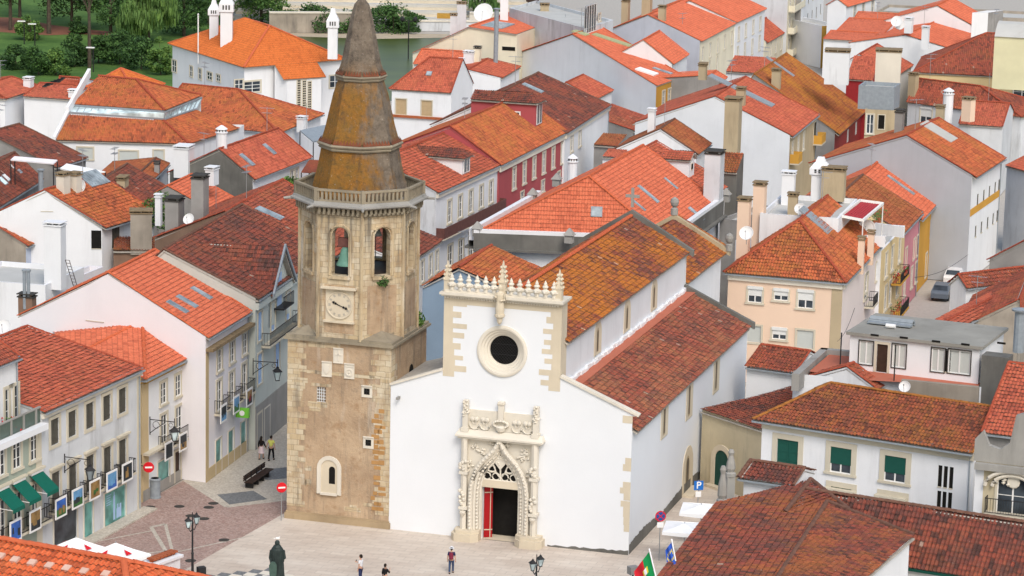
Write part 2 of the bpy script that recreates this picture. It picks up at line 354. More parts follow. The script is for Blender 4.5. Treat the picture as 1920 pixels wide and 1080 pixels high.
def wall_holes(mb,a,u,L,z0,z1,n,holes,m=0,dep=.08,mr=0):
    """vertical wall from a along unit u with rectangular openings (u0,z0,u1,z1) and their reveals"""
    xs=sorted(set([0.,L]+[min(L,max(0,h[i])) for h in holes for i in (0,2)])); zs=sorted(set([z0,z1]+[min(z1,max(z0,h[i])) for h in holes for i in (1,3)]))
    pt=lambda x,z:W3((a.x+u.x*x,a.y+u.y*x,z))
    for i in range(len(xs)-1):
        j=0
        while j<len(zs)-1:
            cx=(xs[i]+xs[i+1])/2; f=lambda q:any(h[0]<cx<h[2] and h[1]<(zs[q]+zs[q+1])/2<h[3] for h in holes)
            if f(j): j+=1; continue
            k=j
            while k+1<len(zs)-1 and not f(k+1): k+=1
            mb.poly([pt(xs[i],zs[j]),pt(xs[i+1],zs[j]),pt(xs[i+1],zs[k+1]),pt(xs[i],zs[k+1])],m); j=k+1
    for h in holes:
        q=[pt(h[0],h[1]),pt(h[2],h[1]),pt(h[2],h[3]),pt(h[0],h[3])]
        for k in range(4): mb.poly([q[k],q[(k+1)%4],q[(k+1)%4]-n*dep,q[k]-n*dep],mr)
        mb.poly([p-n*(dep+.3) for p in q],mr)
WST={ # frame material, frame width, sash material, pane material, columns, rows, sill, extra
 'std':('frame_stone',.20,'sash_white','pane',2,3,1,None),
 'plainw':(None,0,'sash_white','pane',2,2,1,None),
 'small':('frame_stone',.14,'sash_white','pane',2,2,1,None),
 'tan':('frame_stone',.12,None,'shutter_tan',0,0,1,None),
 'wood':('frame_stone',.22,None,'shutter_dark',0,0,0,None),
 'door':('frame_stone',.18,None,'wood_dark',0,0,0,None),
 'void':('frame_stone',.16,None,'void',0,0,0,None),
 'bare':(None,0,None,'void',0,0,0,None),
 'green':('frame_stone',.36,'sash_white','pane',2,1,1,'shutter_green'),
 'greenfull':('frame_stone',.36,None,'shutter_green',0,0,1,None),
 'greenleaf':('pale_stone',.12,None,'shutter_green',0,0,1,None),
 'roller':('frame_stone',.16,'sash_white','pane',2,2,1,'blind_white'),
 'rollerdown':('frame_stone',.16,None,'blind_grey',0,0,0,None),
 'blue':('frame_stone',.14,None,'shutter_blue',0,0,0,None),
 'sashwide':(None,0,'sash_white','pane',4,1,0,None),
 'shop':('pale_stone',.12,None,'pane_teal',0,0,0,None),
 'dark':(None,0,None,'shutter_dark',0,0,0,None),
 'casement':('soot',.07,'sash_white','blind_grey',2,1,0,None),
 'shopdark':('pale_stone',.12,None,'pane',0,0,0,None),
 'slot':('frame_stone',.10,None,'void',0,0,0,None),
}
class House:
    def __init__(h,name,label,A,B,C=None,ze=8.,axis='ab',r1=None,r2=None,kind='gable',rz=None,ov=.28,roof='tile_red',wall='white_plaster',z0=0.,cat='house',near=None,D=None,gv=.0,hip=(1,1),group=None,wm2=None,depth=None,root=None,grid=0):
        if A is None: # depth measured leftwards from the BC facade
            b,c=P(B,ze),P(C,ze); u=(c-b).normalized(); w=W3((-u.y,u.x,0)); a=b+w*depth
        else: a,b=P(A,ze),P(B,ze)
        if A is None: pass
        elif depth is not None:
            if grid: # parallel to the church, as the old street plan is
                L_=(b-a).dot(FX)
                if grid==1: b=a+FX*L_
                else: a=b-FX*L_
            u=(b-a).normalized(); w=W3((-u.y,u.x,0))
            if w.y<0: w=-w
            c=b+w*depth
        else: c=P(C,ze)
        d=a+c-b
        if axis=='bc': a,b,c,d=b,c,d,a; h.sides={'bc':'ab','cd':'bc','da':'cd','ab':'da'}
        else: h.sides={k:k for k in ('ab','bc','cd','da')}
        h.c=[a,b,c,d]; h.ze=ze; h.wall=wall; h.roofm=roof; h.z0=z0; h.kind=kind
        ctr=(a+b+c+d)/4; h.ctr=ctr
        h.near=(ctr.length<285) if near is None else near
        h.root=root or thing(name,label,cat,(ctr.x,ctr.y,z0),group)
        h.holes={}; h.wparts=[]; h.faces=[]; h.gables=[]; h.wm2=wm2 or {}
        m1=(a+d)/2; m2=(b+c)/2; ax=(b-a); half=(d-a).length/2
        if kind in('gable','hip'):
            M1=M2=None; an=ax.normalized(); i1=half if (kind=='hip' and hip[0]) else 0; i2=half if (kind=='hip' and hip[1]) else 0
            g1=kind=='gable' or not hip[0]; g2=kind=='gable' or not hip[1]
            if rz is None:
                if r1 and (g1 or not (r2 and g2)): M1=VP(r1,a,d) if g1 else VP(r1,m1,m2); rz=M1.z
                elif r2: M2=VP(r2,b,c) if g2 else VP(r2,m1,m2); rz=M2.z
                else: rz=ze+half*.45
            base=M1 or M2 or (m1+Z*(rz-ze)); cr=lambda p,q:p.x*q.y-p.y*q.x
            tl=cr(ax,base-a)/cr(ax,d-a); o1=a+(d-a)*tl; o1=W3((o1.x,o1.y,rz))
            def along(r,g,i,end):
                if g: return o1 if end==1 else o1+ax
                if r: return o1+an*((G(r,rz)-o1).dot(an))
                return o1+an*(i if end==1 else ax.length-i)
            M1=along(r1,g1,i1,1); M2=along(r2,g2,i2,2)
            M2=W3((M2.x,M2.y,M2.z)); h.M=(M1,M2)
            h.faces=[[a,b,M2,M1],[c,d,M1,M2]]
            h.ends=[]
            for i,(p,q,M) in enumerate(((d,a,M1),(b,c,M2))):
                if kind=='hip' and hip[i]: h.faces.append([p,q,M]); h.ends.append('hip')
                else: h.gables.append((p,q,M)); h.ends.append('gable')
            h.slope=(M1.z-ze)/max(.5,half)
        elif kind=='mono':
            up=(rz-ze) if rz else VP(r2,c,d).z-ze
            c2,d2=c+Z*up,d+Z*up; h.faces=[[a,b,c2,d2]]; h.ends=['mono','mono']; h.M=(d2,c2); h.slope=up/max(.5,(d-a).length)
        else: h.faces=[]; h.ends=['flat','flat']; h.M=(a,b); h.slope=0
        # wall line
        out=[outward(p,q,ctr) for p,q in ((a,b),(b,c),(c,d),(d,a))]
        if kind=='flat': ins=[0]*4
        else:
            e1=ov if h.ends[0]=='hip' else gv; e2=ov if h.ends[1]=='hip' else gv
            ins=[ov,e2,ov if kind!='mono' else gv,e1]
        xi=lambda k:(-out[k]*ins[k])
        h.w=[a+xi(0)+xi(3),b+xi(0)+xi(1),c+xi(1)+xi(2),d+xi(2)+xi(3)]
        h.ov=ov
    # --- facade helpers
    def side(h,s):
        s=h.sides[s]; i='abcd'.index(s[0]); p,q=h.w[i],h.w[(i+1)%4]; n=outward(p,q,h.ctr); return s,p,q,n
    def at(h,s,t):
        """surveyed point on a facade -> (u,z)"""
        s_,p,q,n=h.side(s)
        if isinstance(t,tuple) and len(t)==3: return t[1]*(q-p).length if t[0]=='f' else t[1],t[2]
        x=RPl(t,p,n); u=(q-p).normalized(); return (x-p).dot(u),x.z
    def pt(h,s,u,z,o=0.):
        s_,p,q,n=h.side(s); d=(q-p).normalized(); return W3((p.x+d.x*u+n.x*o,p.y+d.y*u+n.y*o,z)),d,n
    def win(h,s,t,w=1.1,hh=1.7,st='std',name='window',label=None,zc=None):
        u,z=h.at(s,t)
        if zc is not None: z=zc
        s_,p,q,n=h.side(s); L=(q-p).length
        u=min(L-w/2-.05,max(w/2+.05,u)); x0,x1,z0,z1=u-w/2,u+w/2,z-hh/2,z+hh/2
        z0=max(z0,h.z0+.02)
        h.holes.setdefault(s_,[]).append((x0,z0,x1,z1))
        fm,fw,sm,pm,nc,nr,sill,ex=WST[st]; d=(q-p).normalized(); B=lambda x,zz,o=0.:W3((p.x+d.x*x+n.x*o,p.y+d.y*x+n.y*o,zz))
        mb=MB(); ms=[]
        def mi(m):
            if m not in ms: ms.append(m)
            return ms.index(m)
        def bar(x,zz,xx,zzz,o,t,m): mb.box(B(x,zz,o),d*(xx-x),Z*(zzz-zz),n*t,mi(m))
        if fm:
            f=fw; o=.003
            bar(x0-f,z1,x1+f,z1+f,o,.06,fm); bar(x0-f,z0,x0,z1,o,.055,fm); bar(x1,z0,x1+f,z1,o,.055,fm)
            if sill: bar(x0-f-.06,z0-.16,x1+f+.06,z0,o,.13,fm)
            elif z0>h.z0+.4: bar(x0-f,z0-f,x1+f,z0,o,.055,fm)
        elif sill: bar(x0-.08,z0-.1,x1+.08,z0,.003,.1,'pale_stone')
        if sm:
            o=-.055; t=.035; b=.07
            bar(x0,z0,x0+b,z1,o,t,sm); bar(x1-b,z0,x1,z1,o,t,sm); bar(x0+b,z0,x1-b,z0+b,o,t,sm); bar(x0+b,z1-b,x1-b,z1,o,t,sm)
            for k in range(1,nc): x=x0+(x1-x0)*k/nc; bar(x-.05,z0+b,x+.05,z1-b,o,t,sm)
            for k in range(1,nr):
                zz=z0+(z1-z0)*k/nr
                for c in range(nc):
                    bar(x0+(x1-x0)*c/nc+.05,zz-.02,x0+(x1-x0)*(c+1)/nc-.05,zz+.02,o,t*.7,sm)
        if not mb.f: bar(x0,z0,x1,z0+.05,-.07,.12,'frame_stone')
        wn=mb.build(name,ms,h.root)
        if label: wn['label']=label
        pb=MB(); pb.poly([B(x0,z0,-.062),B(x1,z0,-.062),B(x1,z1,-.062),B(x0,z1,-.062)],0)
        pb.poly([B(x0,z0,-.07),B(x1,z0,-.07),B(x1,z1,-.07),B(x0,z1,-.07)],0)
        leaf=pm.startswith('shutter') or pm.startswith('blind')
        if leaf and pm not in('blind_grey','blind_white'):
            xm=(x0+x1)/2; pb.box(B(xm-.025,z0,-.062),d*.05,Z*(z1-z0),n*.03,0)
            k=int((z1-z0)/.45)
            for i in range(k): pb.box(B(x0,z0+(i+.5)*(z1-z0)/k-.02,-.062),d*(x1-x0),Z*.04,n*.02,0)
        pb.build('shutter' if leaf else 'door_leaf' if pm.startswith('wood') or pm.startswith('door') else 'pane',[pm],wn)
        if ex:
            zb=z0+(z1-z0)*(.34 if ex=='shutter_green' else .5)
            eb=MB(); eb.box(B(x0,zb,-.05),d*(x1-x0),Z*(z1-zb),n*.045,0)
            if ex=='blind_white': eb.box(B(x0-.05,z1-.02,.0),d*(x1-x0+.1),Z*.26,n*.1,0)
            eb.build('roller_blind',[ex],wn)
        return u,z
    def wins(h,s,ts,w=1.1,hh=1.7,st='std',zc=None,**k):
        zs=[h.at(s,t)[1] for t in ts]; zc=zc if zc is not None else sum(zs)/len(zs)
        return [h.win(s,t,w,hh,st,zc=zc,**k) for t in ts]
    def band(h,s,z,hh,o,m,name='cornice',u0=None,u1=None):
        s_,p,q,n=h.side(s); L=(q-p).length; d=(q-p).normalized(); mb=MB()
        u0=0. if u0 is None else u0; u1=L if u1 is None else u1
        mb.box(W3((p.x+d.x*u0,p.y+d.y*u0,z))+n*.004,d*(u1-u0),Z*hh,n*o,0); return mb.build(name,[m],h.root)
    def quoin(h,s,end,w,m='frame_stone',z1=None):
        s_,p,q,n=h.side(s); L=(q-p).length; u0=0 if end==0 else L-w
        return h.band(s,h.z0,(z1 or h.ze-.1)-h.z0,.03,m,'quoin',u0,u0+w)
    def balcony(h,s,t,w,dep=.7,hh=1.0,m='iron',slab='frame_stone',z=None,pitch=.16,solid=None,cen=None):
        u,zz=h.at(s,t); z=z if z is not None else zz
        s_,p,q,n=h.side(s); d=(q-p).normalized(); B=lambda x,zz,o:W3((p.x+d.x*x+n.x*o,p.y+d.y*x+n.y*o,zz))
        mb=MB(); mb.box(B(u-w/2,z-.14,.004),d*w,Z*.14,n*dep,0); sl=mb.build('balcony',[slab],h.root)
        r=MB()
        pts=[B(u-w/2+.04,0,.02),B(u-w/2+.04,0,dep-.05),B(u+w/2-.04,0,dep-.05),B(u+w/2-.04,0,.02)]
        for k in range(3):
            a,b=pts[k],pts[k+1]; e=(b-a); L=e.length; e.normalize(); x=e.cross(Z)
            if solid: r.box(a+Z*z-x*.03,e*L,Z*hh,x*.06,0); continue
            for zz in (z+.06,z+hh-.04): r.box(W3((a.x,a.y,zz))-x*.02,e*L,Z*.045,x*.04,0)
            c=int(L/pitch)
            for i in range(c+1): r.box(W3((a.x,a.y,z+.1))+e*(L*i/max(1,c))-x*.011-e*.011,e*.022,Z*(hh-.14),x*.022,0)
        r.build('railing',[solid or m],sl); return sl
    def chim(h,t,w=.7,d=.6,hh=1.4,st='plain',zb=None,m=None,face=None):
        """chimney on the roof; t = image point of the foot on the roof"""
        best=None
        if zb is not None: best=G(t,zb)
        else:
            for f in (h.faces if face is None else [h.faces[face]]):
                n=(f[1]-f[0]).cross(f[2]-f[0]).normalized(); q=RPl(t,f[0],n)
                e=(f[1]-f[0]).normalized(); up=n.cross(e)
                u=[((p-f[0]).dot(e),(p-f[0]).dot(up)) for p in f]; iv=clip_iv(u,(q-f[0]).dot(e))
                if face is not None or (iv and iv[0]-.4<=(q-f[0]).dot(up)<=iv[1]+.4):
                    if best is None or (q-CAM).length<(best-CAM).length: best=q
            if best is None: best=G(t,(h.ze+h.M[0].z)/2)
        e=(h.c[1]-h.c[0]); rz=math.atan2(e.y,e.x); mb=MB(); c=best-Z*.6; H=hh+.6
        M={'plain':['white_plaster','brick_pot','soot'],'white':['white_plaster','white_plaster','soot'],'grey':['grey_cement','soot','soot'],'tan':['tan_wall','cap_lichen','soot'],'shabby':['shabby_white','cap_lichen','soot'],'fancy':['white_plaster','white_plaster','soot'],'round':['white_plaster','white_plaster','soot'],'peach':['peach','cap_lichen','soot'],'steel':['steel','steel','steel'],'pipe':['zinc','zinc','zinc'],'hood':['white_plaster','brick_pot','soot']}[st][:]
        if m: M[0]=m
        if st in('plain','white','shabby','tan','grey','peach'):
            mb.cbox(c,w,d,H-.3,rz,0); mb.cbox(c+Z*(H-.3),w+.16,d+.16,.1,rz,1)
            for k in range(3):
                u=W3((math.cos(rz),math.sin(rz),0)); mb.cbox(c+Z*(H-.2)+u*(k-1)*w*.38,.1,d*.9,.14,rz,0)
            mb.cbox(c+Z*(H-.2),w*.86,d*.6,.12,rz,2); mb.cbox(c+Z*(H-.06),w+.2,d+.2,.08,rz,1)
        elif st=='fancy':
            mb.cbox(c,w,d,H*.62,rz,0); mb.frus(c+Z*H*.62,w,d,w+.35,d+.3,.12,rz,0); mb.cbox(c+Z*(H*.62+.12),w+.35,d+.3,H*.14,rz,0)
            mb.frus(c+Z*(H*.76+.12),w+.35,d+.3,w*.55,d*.55,H*.15,rz,0); mb.frus(c+Z*(H*.91+.12),w*.6,d*.6,w*.4,d*.4,H*.09,rz,0)
            u=W3((math.cos(rz),math.sin(rz),0)); v=W3((-u.y,u.x,0))
            for sg in(-1,1):
                for k in(-1,0,1): mb.cbox(c+Z*(H*.66+.12)+v*sg*(d/2+.15)+u*k*w*.25,w*.13,.03,H*.08,rz,2); mb.cbox(c+Z*(H*.66+.12)+u*sg*(w/2+.175)+v*k*d*.25,.03,d*.13,H*.08,rz,2)
        elif st=='round':
            r=w/2; mb.lathe(c,[(r,0),(r,H-.55),(r+.1,H-.5),(r+.1,H-.42),(r*.9,H-.4),(r*.9,H-.15),(r+.08,H-.12),(r*.9,H),(r*.3,H+.22),(0,H+.28)],12,0)
            for k in range(10): mb.cbox(c+Z*(H-.36)+W3((math.cos(k*.628),math.sin(k*.628),0))*r*.9,.07,.07,.18,k*.628,2)
        elif st in('pipe','steel'):
            r=w/2; mb.lathe(c,[(r,0),(r,H-.2),(r*1.5,H-.18),(r*1.6,H-.05),(r*.6,H)],10,0)
        elif st=='hood':
            mb.cbox(c,w,d,H-.45,rz,0); u=W3((math.cos(rz),math.sin(rz),0)); v=W3((-u.y,u.x,0))
            for i in(-1,1):
                for j in(-1,1): mb.cbox(c+Z*(H-.45)+u*i*(w/2-.08)+v*j*(d/2-.08),.16,.16,.25,rz,0)
            mb.cbox(c+Z*(H-.45),w*.7,d*.7,.2,rz,2); mb.frus(c+Z*(H-.2),w+.25,d+.25,w*.2,d*.2,.28,rz,1)
        h.late.append((mb,'chimney',M)) if hasattr(h,'late') else setattr(h,'late',[(mb,'chimney',M)])
        return best
    def onroof(h,t,face=None):
        for i,f in enumerate(h.faces):
            if face is not None and i!=face: continue
            n=(f[1]-f[0]).cross(f[2]-f[0]).normalized(); n=n if n.z>0 else -n
            q=RPl(t,f[0],n); e=(f[1]-f[0]).normalized(); up=n.cross(e); up=up if up.z>0 else -up
            iv=clip_iv([((p-f[0]).dot(e),(p-f[0]).dot(up)) for p in f],(q-f[0]).dot(e))
            if face is not None or (iv and iv[0]-.2<=(q-f[0]).dot(up)<=iv[1]+.2): return q,e,up,n
        return None
    def skylight(h,t,w=.8,l=1.2,face=None,m='roof_glass',fr='zinc',lift=.1,bars=0):
        r=h.onroof(t,face)
        if not r: return
        q,e,up,n=r; mb=MB(); o=q-e*w/2-up*l/2+n*.0
        mb.box(o,e*w,up*l,n*lift,1); mb.box(o+e*.07+up*.07+n*lift,e*(w-.14),up*(l-.14),n*.012,0)
        for k in range(1,bars): mb.box(o+e*(w*k/bars-.03)+n*(lift+.012),e*.06,up*l,n*.025,1)
        h.add(mb,'skylight',[m,fr])
    def sheet(h,t,w,l,m,face=None,lift=.09,name='roof_sheet'):
        r=h.onroof(t,face)
        if not r: return
        q,e,up,n=r; mb=MB(); o=q-e*w/2-up*l/2; mb.box(o,e*w,up*l,n*lift,0)
        k=int(w/.5)
        for i in range(k): mb.box(o+e*(i*w/k)+n*lift,e*.05,up*l,n*.03,0)
        h.add(mb,name,[m])
    def antenna(h,t,hh=2.5,zb=None,yagi=True):
        r=h.onroof(t); q=r[0] if r else G(t,zb or h.ze)
        if zb is not None: q=G(t,zb)
        mb=MB(); mb.tube([q-Z*.3,q+Z*hh],.028,5,0)
        if yagi:
            rnd=random.Random(int(q.x*100)); th=rnd.uniform(0,3); u=W3((math.cos(th),math.sin(th),0)); v=W3((-u.y,u.x,0))
            for zz,L in((hh-.1,1.5),(hh-.75,.9)):
                mb.tube([q+Z*zz-u*L/2,q+Z*zz+u*L/2],.018,4,0)
                for k in range(7): c=q+Z*zz+u*L*(k/6-.5); mb.tube([c-v*.28,c+v*.28],.012,4,0)
        h.add(mb,'antenna',['steel'])
    def dish(h,t,r=.42,zb=None,az=-1.9,el=.5):
        f=h.onroof(t) if zb is None else None; q=(f[0] if f else G(t,zb if zb is not None else h.ze+1))+Z*.0
        d=W3((math.cos(az)*math.cos(el),math.sin(az)*math.cos(el),math.sin(el))); x=d.cross(Z).normalized(); y=x.cross(d)
        mb=MB(); c=q+Z*.0
        mb.lathe(c-d*.12,[(0,0),(r*.5,.03),(r*.8,.09),(r,.16),(r*.97,.18),(r*.75,.1),(r*.4,.045),(0,.02)],16,0,ax=(x,y,d))
        mb.tube([c-d*.12-Z*.9,c-d*.12],.03,5,1); mb.tube([c-y*r*.9,c+d*.45],.015,4,1); mb.cbox(c+d*.45-Z*.05,.08,.08,.1,0,1)
        h.add(mb,'satellite_dish',['dish_white','steel'])
    def add(h,mb,name,ms):
        if not hasattr(h,'late'): h.late=[]
        h.late.append((mb,name,ms))
    def done(h,ridge=True,parapet=None):
        # walls
        mb=MB(); ws=h.w; zt=h.ze+h.ov*h.slope-.03 if h.kind!='flat' else h.ze
        mats=[h.wall]+[m for m in h.wm2.values()]
        inv={v:k for k,v in h.sides.items()}
        for i,s in enumerate(('ab','bc','cd','da')):
            p,q=ws[i],ws[(i+1)%4]; n=outward(p,q,h.ctr); u=(q-p); L=u.length; u=u/L
            mi=0
            if inv[s] in h.wm2: mi=1+list(h.wm2.keys()).index(inv[s])
            wall_holes(mb,W3((p.x,p.y,0)),u,L,h.z0,zt,n,h.holes.get(s,[]),mi,mr=mi)
            if h.kind in('gable',) or (h.kind=='hip'):
                e={'da':0,'bc':1}.get(s)
                if e is not None and h.ends[e]=='gable':
                    M=h.M[e]; mm=W3((M.x,M.y,0)); t=(mm-W3((p.x,p.y,0))).dot(u); ap=W3((p.x+u.x*t,p.y+u.y*t,M.z-.04))
                    mb.poly([W3((p.x,p.y,zt)),W3((q.x,q.y,zt)),ap],mi)
            if h.kind=='mono':
                pa,qa=W3((p.x,p.y,zt)),W3((q.x,q.y,zt)); up=h.faces[0][2].z-h.ze-.1
                if s=='cd': mb.poly([pa,qa,qa+Z*up,pa+Z*up],mi)
                if s=='bc': mb.poly([pa,qa,qa+Z*up],mi)
                if s=='da': mb.poly([pa,qa,pa+Z*up],mi)
        mb.build('wall',mats,h.root)
        rf=None
        if h.faces:
            rb=MB()
            for f in h.faces: roof_face(rb,f,near=h.near,amp=AMP.get(h.roofm,.07),jit=.005 if h.roofm in('tile_new','tile_villa') else .02)
            rf=rb.build('roof',[h.roofm,'mortar'],h.root)
            if ridge:
                kb=MB(); M1,M2=h.M; up=Z*.05
                if h.kind!='mono':
                    ridge_tiles(kb,M1+up,M2+up)
                    a,b,c,d=h.c
                    for e,M,pp in((0,M1,(d,a)),(1,M2,(b,c))):
                        if h.ends[e]=='hip':
                            for p in pp: ridge_tiles(kb,p+up,M+up)
                        else:
                            for p in pp: ridge_tiles(kb,p+up,M+up,.09)
                if kb.f: kb.build('ridge_tiles',[RIDGE[h.roofm]],rf)
        if h.kind in('gable','hip') and (h.ctr.length<330):
            for s in ('ab','bc','cd','da'):
                i='abcd'.index(s[0]); e={'da':0,'bc':1}.get(s)
                if s=='cd' or (e is not None and h.ends[e]!='hip'): continue
                p,q=ws[i],ws[(i+1)%4]; n=outward(p,q,h.ctr); a,b=h.c[i],h.c[(i+1)%4]
                g=MB(); g.box(a-Z*.17-n*.02,b-a,n*.1,Z*.1,0); g.build('gutter',['zinc'],h.root)
                if n.dot(CAM-p)>0 and s=='ab':
                    u=(q-p).normalized(); g=MB(); x=q-u*.25+n*.07; g.tube([W3((x.x,x.y,h.z0)),W3((x.x,x.y,zt-.1)),W3((x.x,x.y,zt-.1))+n*h.ov*.8+Z*.1],.05,5,0); g.build('drainpipe',['zinc'],h.root)
        if h.kind=='flat':
            fb=MB(); a,b,c,d=h.w; pm,ph,pw,rm=parapet or (h.wall,.4,.2,'flat_roof_grey'); zz=Z*(0.)
            fb.poly([W3((p.x,p.y,h.ze-ph)) for p in (a,b,c,d)],0)
            rf=fb.build('flat_roof',[rm],h.root)
            pb=MB(); cor=[a,b,c,d]
            inn=[p+(h.ctr-p)*0 for p in cor]
            o4=[-outward(cor[i],cor[(i+1)%4],h.ctr)*pw for i in range(4)]
            inn=[cor[i]+o4[i]+o4[(i-1)%4] for i in range(4)]
            for i in range(4):
                p,q,r,t=cor[i],cor[(i+1)%4],inn[(i+1)%4],inn[i]; e=Z*.006
                pb.poly([p+e,q+e,r+e,t+e],0); pb.poly([t+e,r+e,r-Z*ph,t-Z*ph],0)
            pb.build('parapet',[pm],h.root)
        for mb,nm,ms in getattr(h,'late',[]): mb.build(nm,ms,rf or h.root)
        return h
# ---------------------------------------------------------------- church, in its own frame: s along the front, t into the nave, z up
YAW=R_(16.83); FX=W3((math.cos(YAW),-math.sin(YAW),0)); NX=W3((math.sin(YAW),math.cos(YAW),0)); C0=W3((8.1,183.4,0))
def S(s,t,z): return C0+FX*s+NX*t+Z*z
SL=-16.84 # left end of the front, at the tower
ch=thing('church','white Manueline church with carved stone portal, round window and long tiled nave','church',S(-8.4,17,0))
def circ(cx,cz,r,n,a0=0): return [(cx+r*math.cos(a0+2*math.pi*k/n),cz+r*math.sin(a0+2*math.pi*k/n)) for k in range(n)]
def ring_fill(hole,rect):
    """quads between a star-shaped outline and the rectangle round it, as 2-D points"""
    x0,z0,x1,z1=rect; cx=sum(p[0] for p in hole)/len(hole); cz=sum(p[1] for p in hole)/len(hole)
    an=[(math.atan2(p[1]-cz,p[0]-cx)) for p in hole]+[math.atan2(z-cz,x-cx) for x in(x0,x1) for z in(z0,z1)]
    an=sorted(set(round(a,5) for a in an))
    def hit(a):
        dx,dz=math.cos(a),math.sin(a); n=len(hole); best=None
        for k in range(n):
            (ax,az),(bx,bz)=hole[k],hole[(k+1)%n]; ex,ez=bx-ax,bz-az; den=dx*ez-dz*ex
            if abs(den)<1e-12: continue
            t=((ax-cx)*ez-(az-cz)*ex)/den; w=((ax-cx)*dz-(az-cz)*dx)/den
            if t>0 and -1e-6<=w<=1+1e-6: best=t if best is None else max(best,t)
        return (cx+dx*best,cz+dz*best)
    def box(a):
        dx,dz=math.cos(a),math.sin(a); t=1e9
        if dx>1e-9: t=min(t,(x1-cx)/dx)
        if dx<-1e-9: t=min(t,(x0-cx)/dx)
        if dz>1e-9: t=min(t,(z1-cz)/dz)
        if dz<-1e-9: t=min(t,(z0-cz)/dz)
        return (cx+dx*t,cz+dz*t)
    return [(hit(a),box(a),box(b),hit(b)) for a,b in zip(an,an[1:]+an[:1])]
UL,UR=-13.15,-5.0   # upper block
mb=MB()
Q=lambda p:S(p[0],0,p[1])
# front: lower part with the doorway, raking aisle tops, upper block with the rose
wall_holes(mb,S(SL,0,0),FX,-SL,0,9.5,-NX,[(-10.2-SL,0.,-7.7-SL,3.72)],0,dep=1.3)
mb.poly([Q((SL,9.5)),Q((UL,9.5)),Q((UL,11.42)),Q((SL,10.05))]); mb.poly([Q((UR,9.5)),Q((.25,9.5)),Q((UR,11.66))]) 
mb.poly([Q((UL,9.5)),Q((UR,9.5)),Q((UR,11.1)),Q((UL,11.1))])
ROSE=(-9.03,13.08)
for q in ring_fill(circ(*ROSE,1.5,48),(UL,11.1,UR,16.6)): mb.poly([Q(p) for p in q])
for s_ in (UL,UR): mb.poly([S(s_,0,9.5),S(s_,1.3,9.5),S(s_,1.3,16.6),S(s_,0,16.6)])
mb.poly([S(UL,1.3,9.5),S(UR,1.3,9.5),S(UR,1.3,16.6),S(UL,1.3,16.6)])
mb.build('front_wall',['church_white'],ch)
mb=MB()  # side walls, back walls
LEN=35.
wall_holes(mb,S(-.02,0,0),NX,LEN,0,8.45,FX,[],0); mb.poly([S(0,LEN,0),S(SL,LEN,0),S(SL,LEN,10),S(UL,LEN,11.2),S(UR,LEN,11.2),S(0,LEN,8.45)])
mb.poly([S(SL,0.1,0),S(SL,LEN,0),S(SL,LEN,9.6),S(SL,.1,9.6)])
mb.build('aisle_wall',['church_white'],ch)
mb=MB()
ZN,ZR=13.9,16.35
wall_holes(mb,S(UR-.06,1.3,0),NX,LEN-1.5,10.6,ZN,FX,[],0); mb.poly([S(UL+.06,1.3,9),S(UL+.06,LEN,9),S(UL+.06,LEN,ZN),S(UL+.06,1.3,ZN)])
mb.poly([S(UR,LEN-.1,9),S(UL,LEN-.1,9),S(UL,LEN-.1,ZN),S(-9.4,LEN-.1,ZR),S(UR,LEN-.1,ZN)])
mb.build('nave_wall',['nave_white'],ch)
# roofs
rb=MB(); SR=-9.4
roof_face(rb,[S(UR+.32,.9,ZN-.05),S(UR+.32,LEN-.4,ZN-.05),S(SR,LEN-.4,ZR),S(SR,.9,ZR)],jit=.02); roof_face(rb,[S(UL-.3,.9,ZN-.05),S(UL-.3,LEN-.4,ZN-.05),S(SR,LEN-.4,ZR),S(SR,.9,ZR)],jit=.02)
nr=rb.build('nave_roof',['tile_church','mortar'],ch)
kb=MB(); ridge_tiles(kb,S(SR,.9,ZR+.07),S(SR,LEN-.4,ZR+.07),.17); kb.build('ridge_tiles',['ridge_new'],nr)
rb=MB()
roof_face(rb,[S(.38,.25,8.42),S(.38,LEN-.5,8.42),S(UR+.75,LEN-.5,10.72),S(UR+.75,.25,10.72)],jit=.02); roof_face(rb,[S(SL-.1,7.4,9.3),S(SL-.1,LEN-.5,9.3),S(UL-.1,LEN-.5,10.9),S(UL-.1,7.4,10.9)],jit=.02)
rb.poly([S(SL,.1,10.1),S(SL,7.4,10.1),S(UL,7.4,11.2),S(UL,.1,11.2)],1)
ar=rb.build('aisle_roof',['tile_aisle','mortar'],ch)
mb=MB(); mb.box(S(UR+.02,.3,10.74),FX*.85,NX*(LEN-.8),Z*.06,0); mb.build('lead_strip',['terrace_red'],ar)
mb=MB()
for k in range(40): 
    t=1.3+k*(LEN-1.6)/40; w=.10+.05*math.sin(k*1.7); mb.box(S(UR-.055,t,10.7),FX*(w+.12),NX*((LEN-1.6)/40),Z*(.34+.06*math.sin(k*2.3)),0)
mb.build('flashing_kerb',['white_plaster'],ar)
# stone copings: raking aisle fronts, end gables
mb=MB()
def rake(a,b,w,h_,m=0):
    d=b-a; u=d.normalized(); x=NX*w; mb.box(a-NX*.12,d,x,u.cross(NX).normalized()*(h_ if u.cross(NX).z>0 else -h_),m)
rake(S(UR,0,11.66),S(.42,0,9.5),.5,.17); mb.build('raking_coping',['pale_stone'],ch)
mb=MB(); rake(S(SL,0,10.05),S(UL,0,11.42),.5,.15)
mb.build('raking_coping',['pale_stone'],ch)
mb=MB()
def gcap(t,pts,w=.5,h_=.55):
    for a,b in zip(pts,pts[1:]):
        a,b=S(a[0],t,a[1]),S(b[0],t,b[1]); mb.box(a-Z*.1,b-a,NX*w,Z*h_,0)
gcap(LEN-.5,[(UL-.45,ZN-.1),(SR,ZR+.12),(UR+.6,ZN-.25)],.4,.5); gcap(LEN-.45,[(UR,10.9),(.6,8.35)],.4,.5)
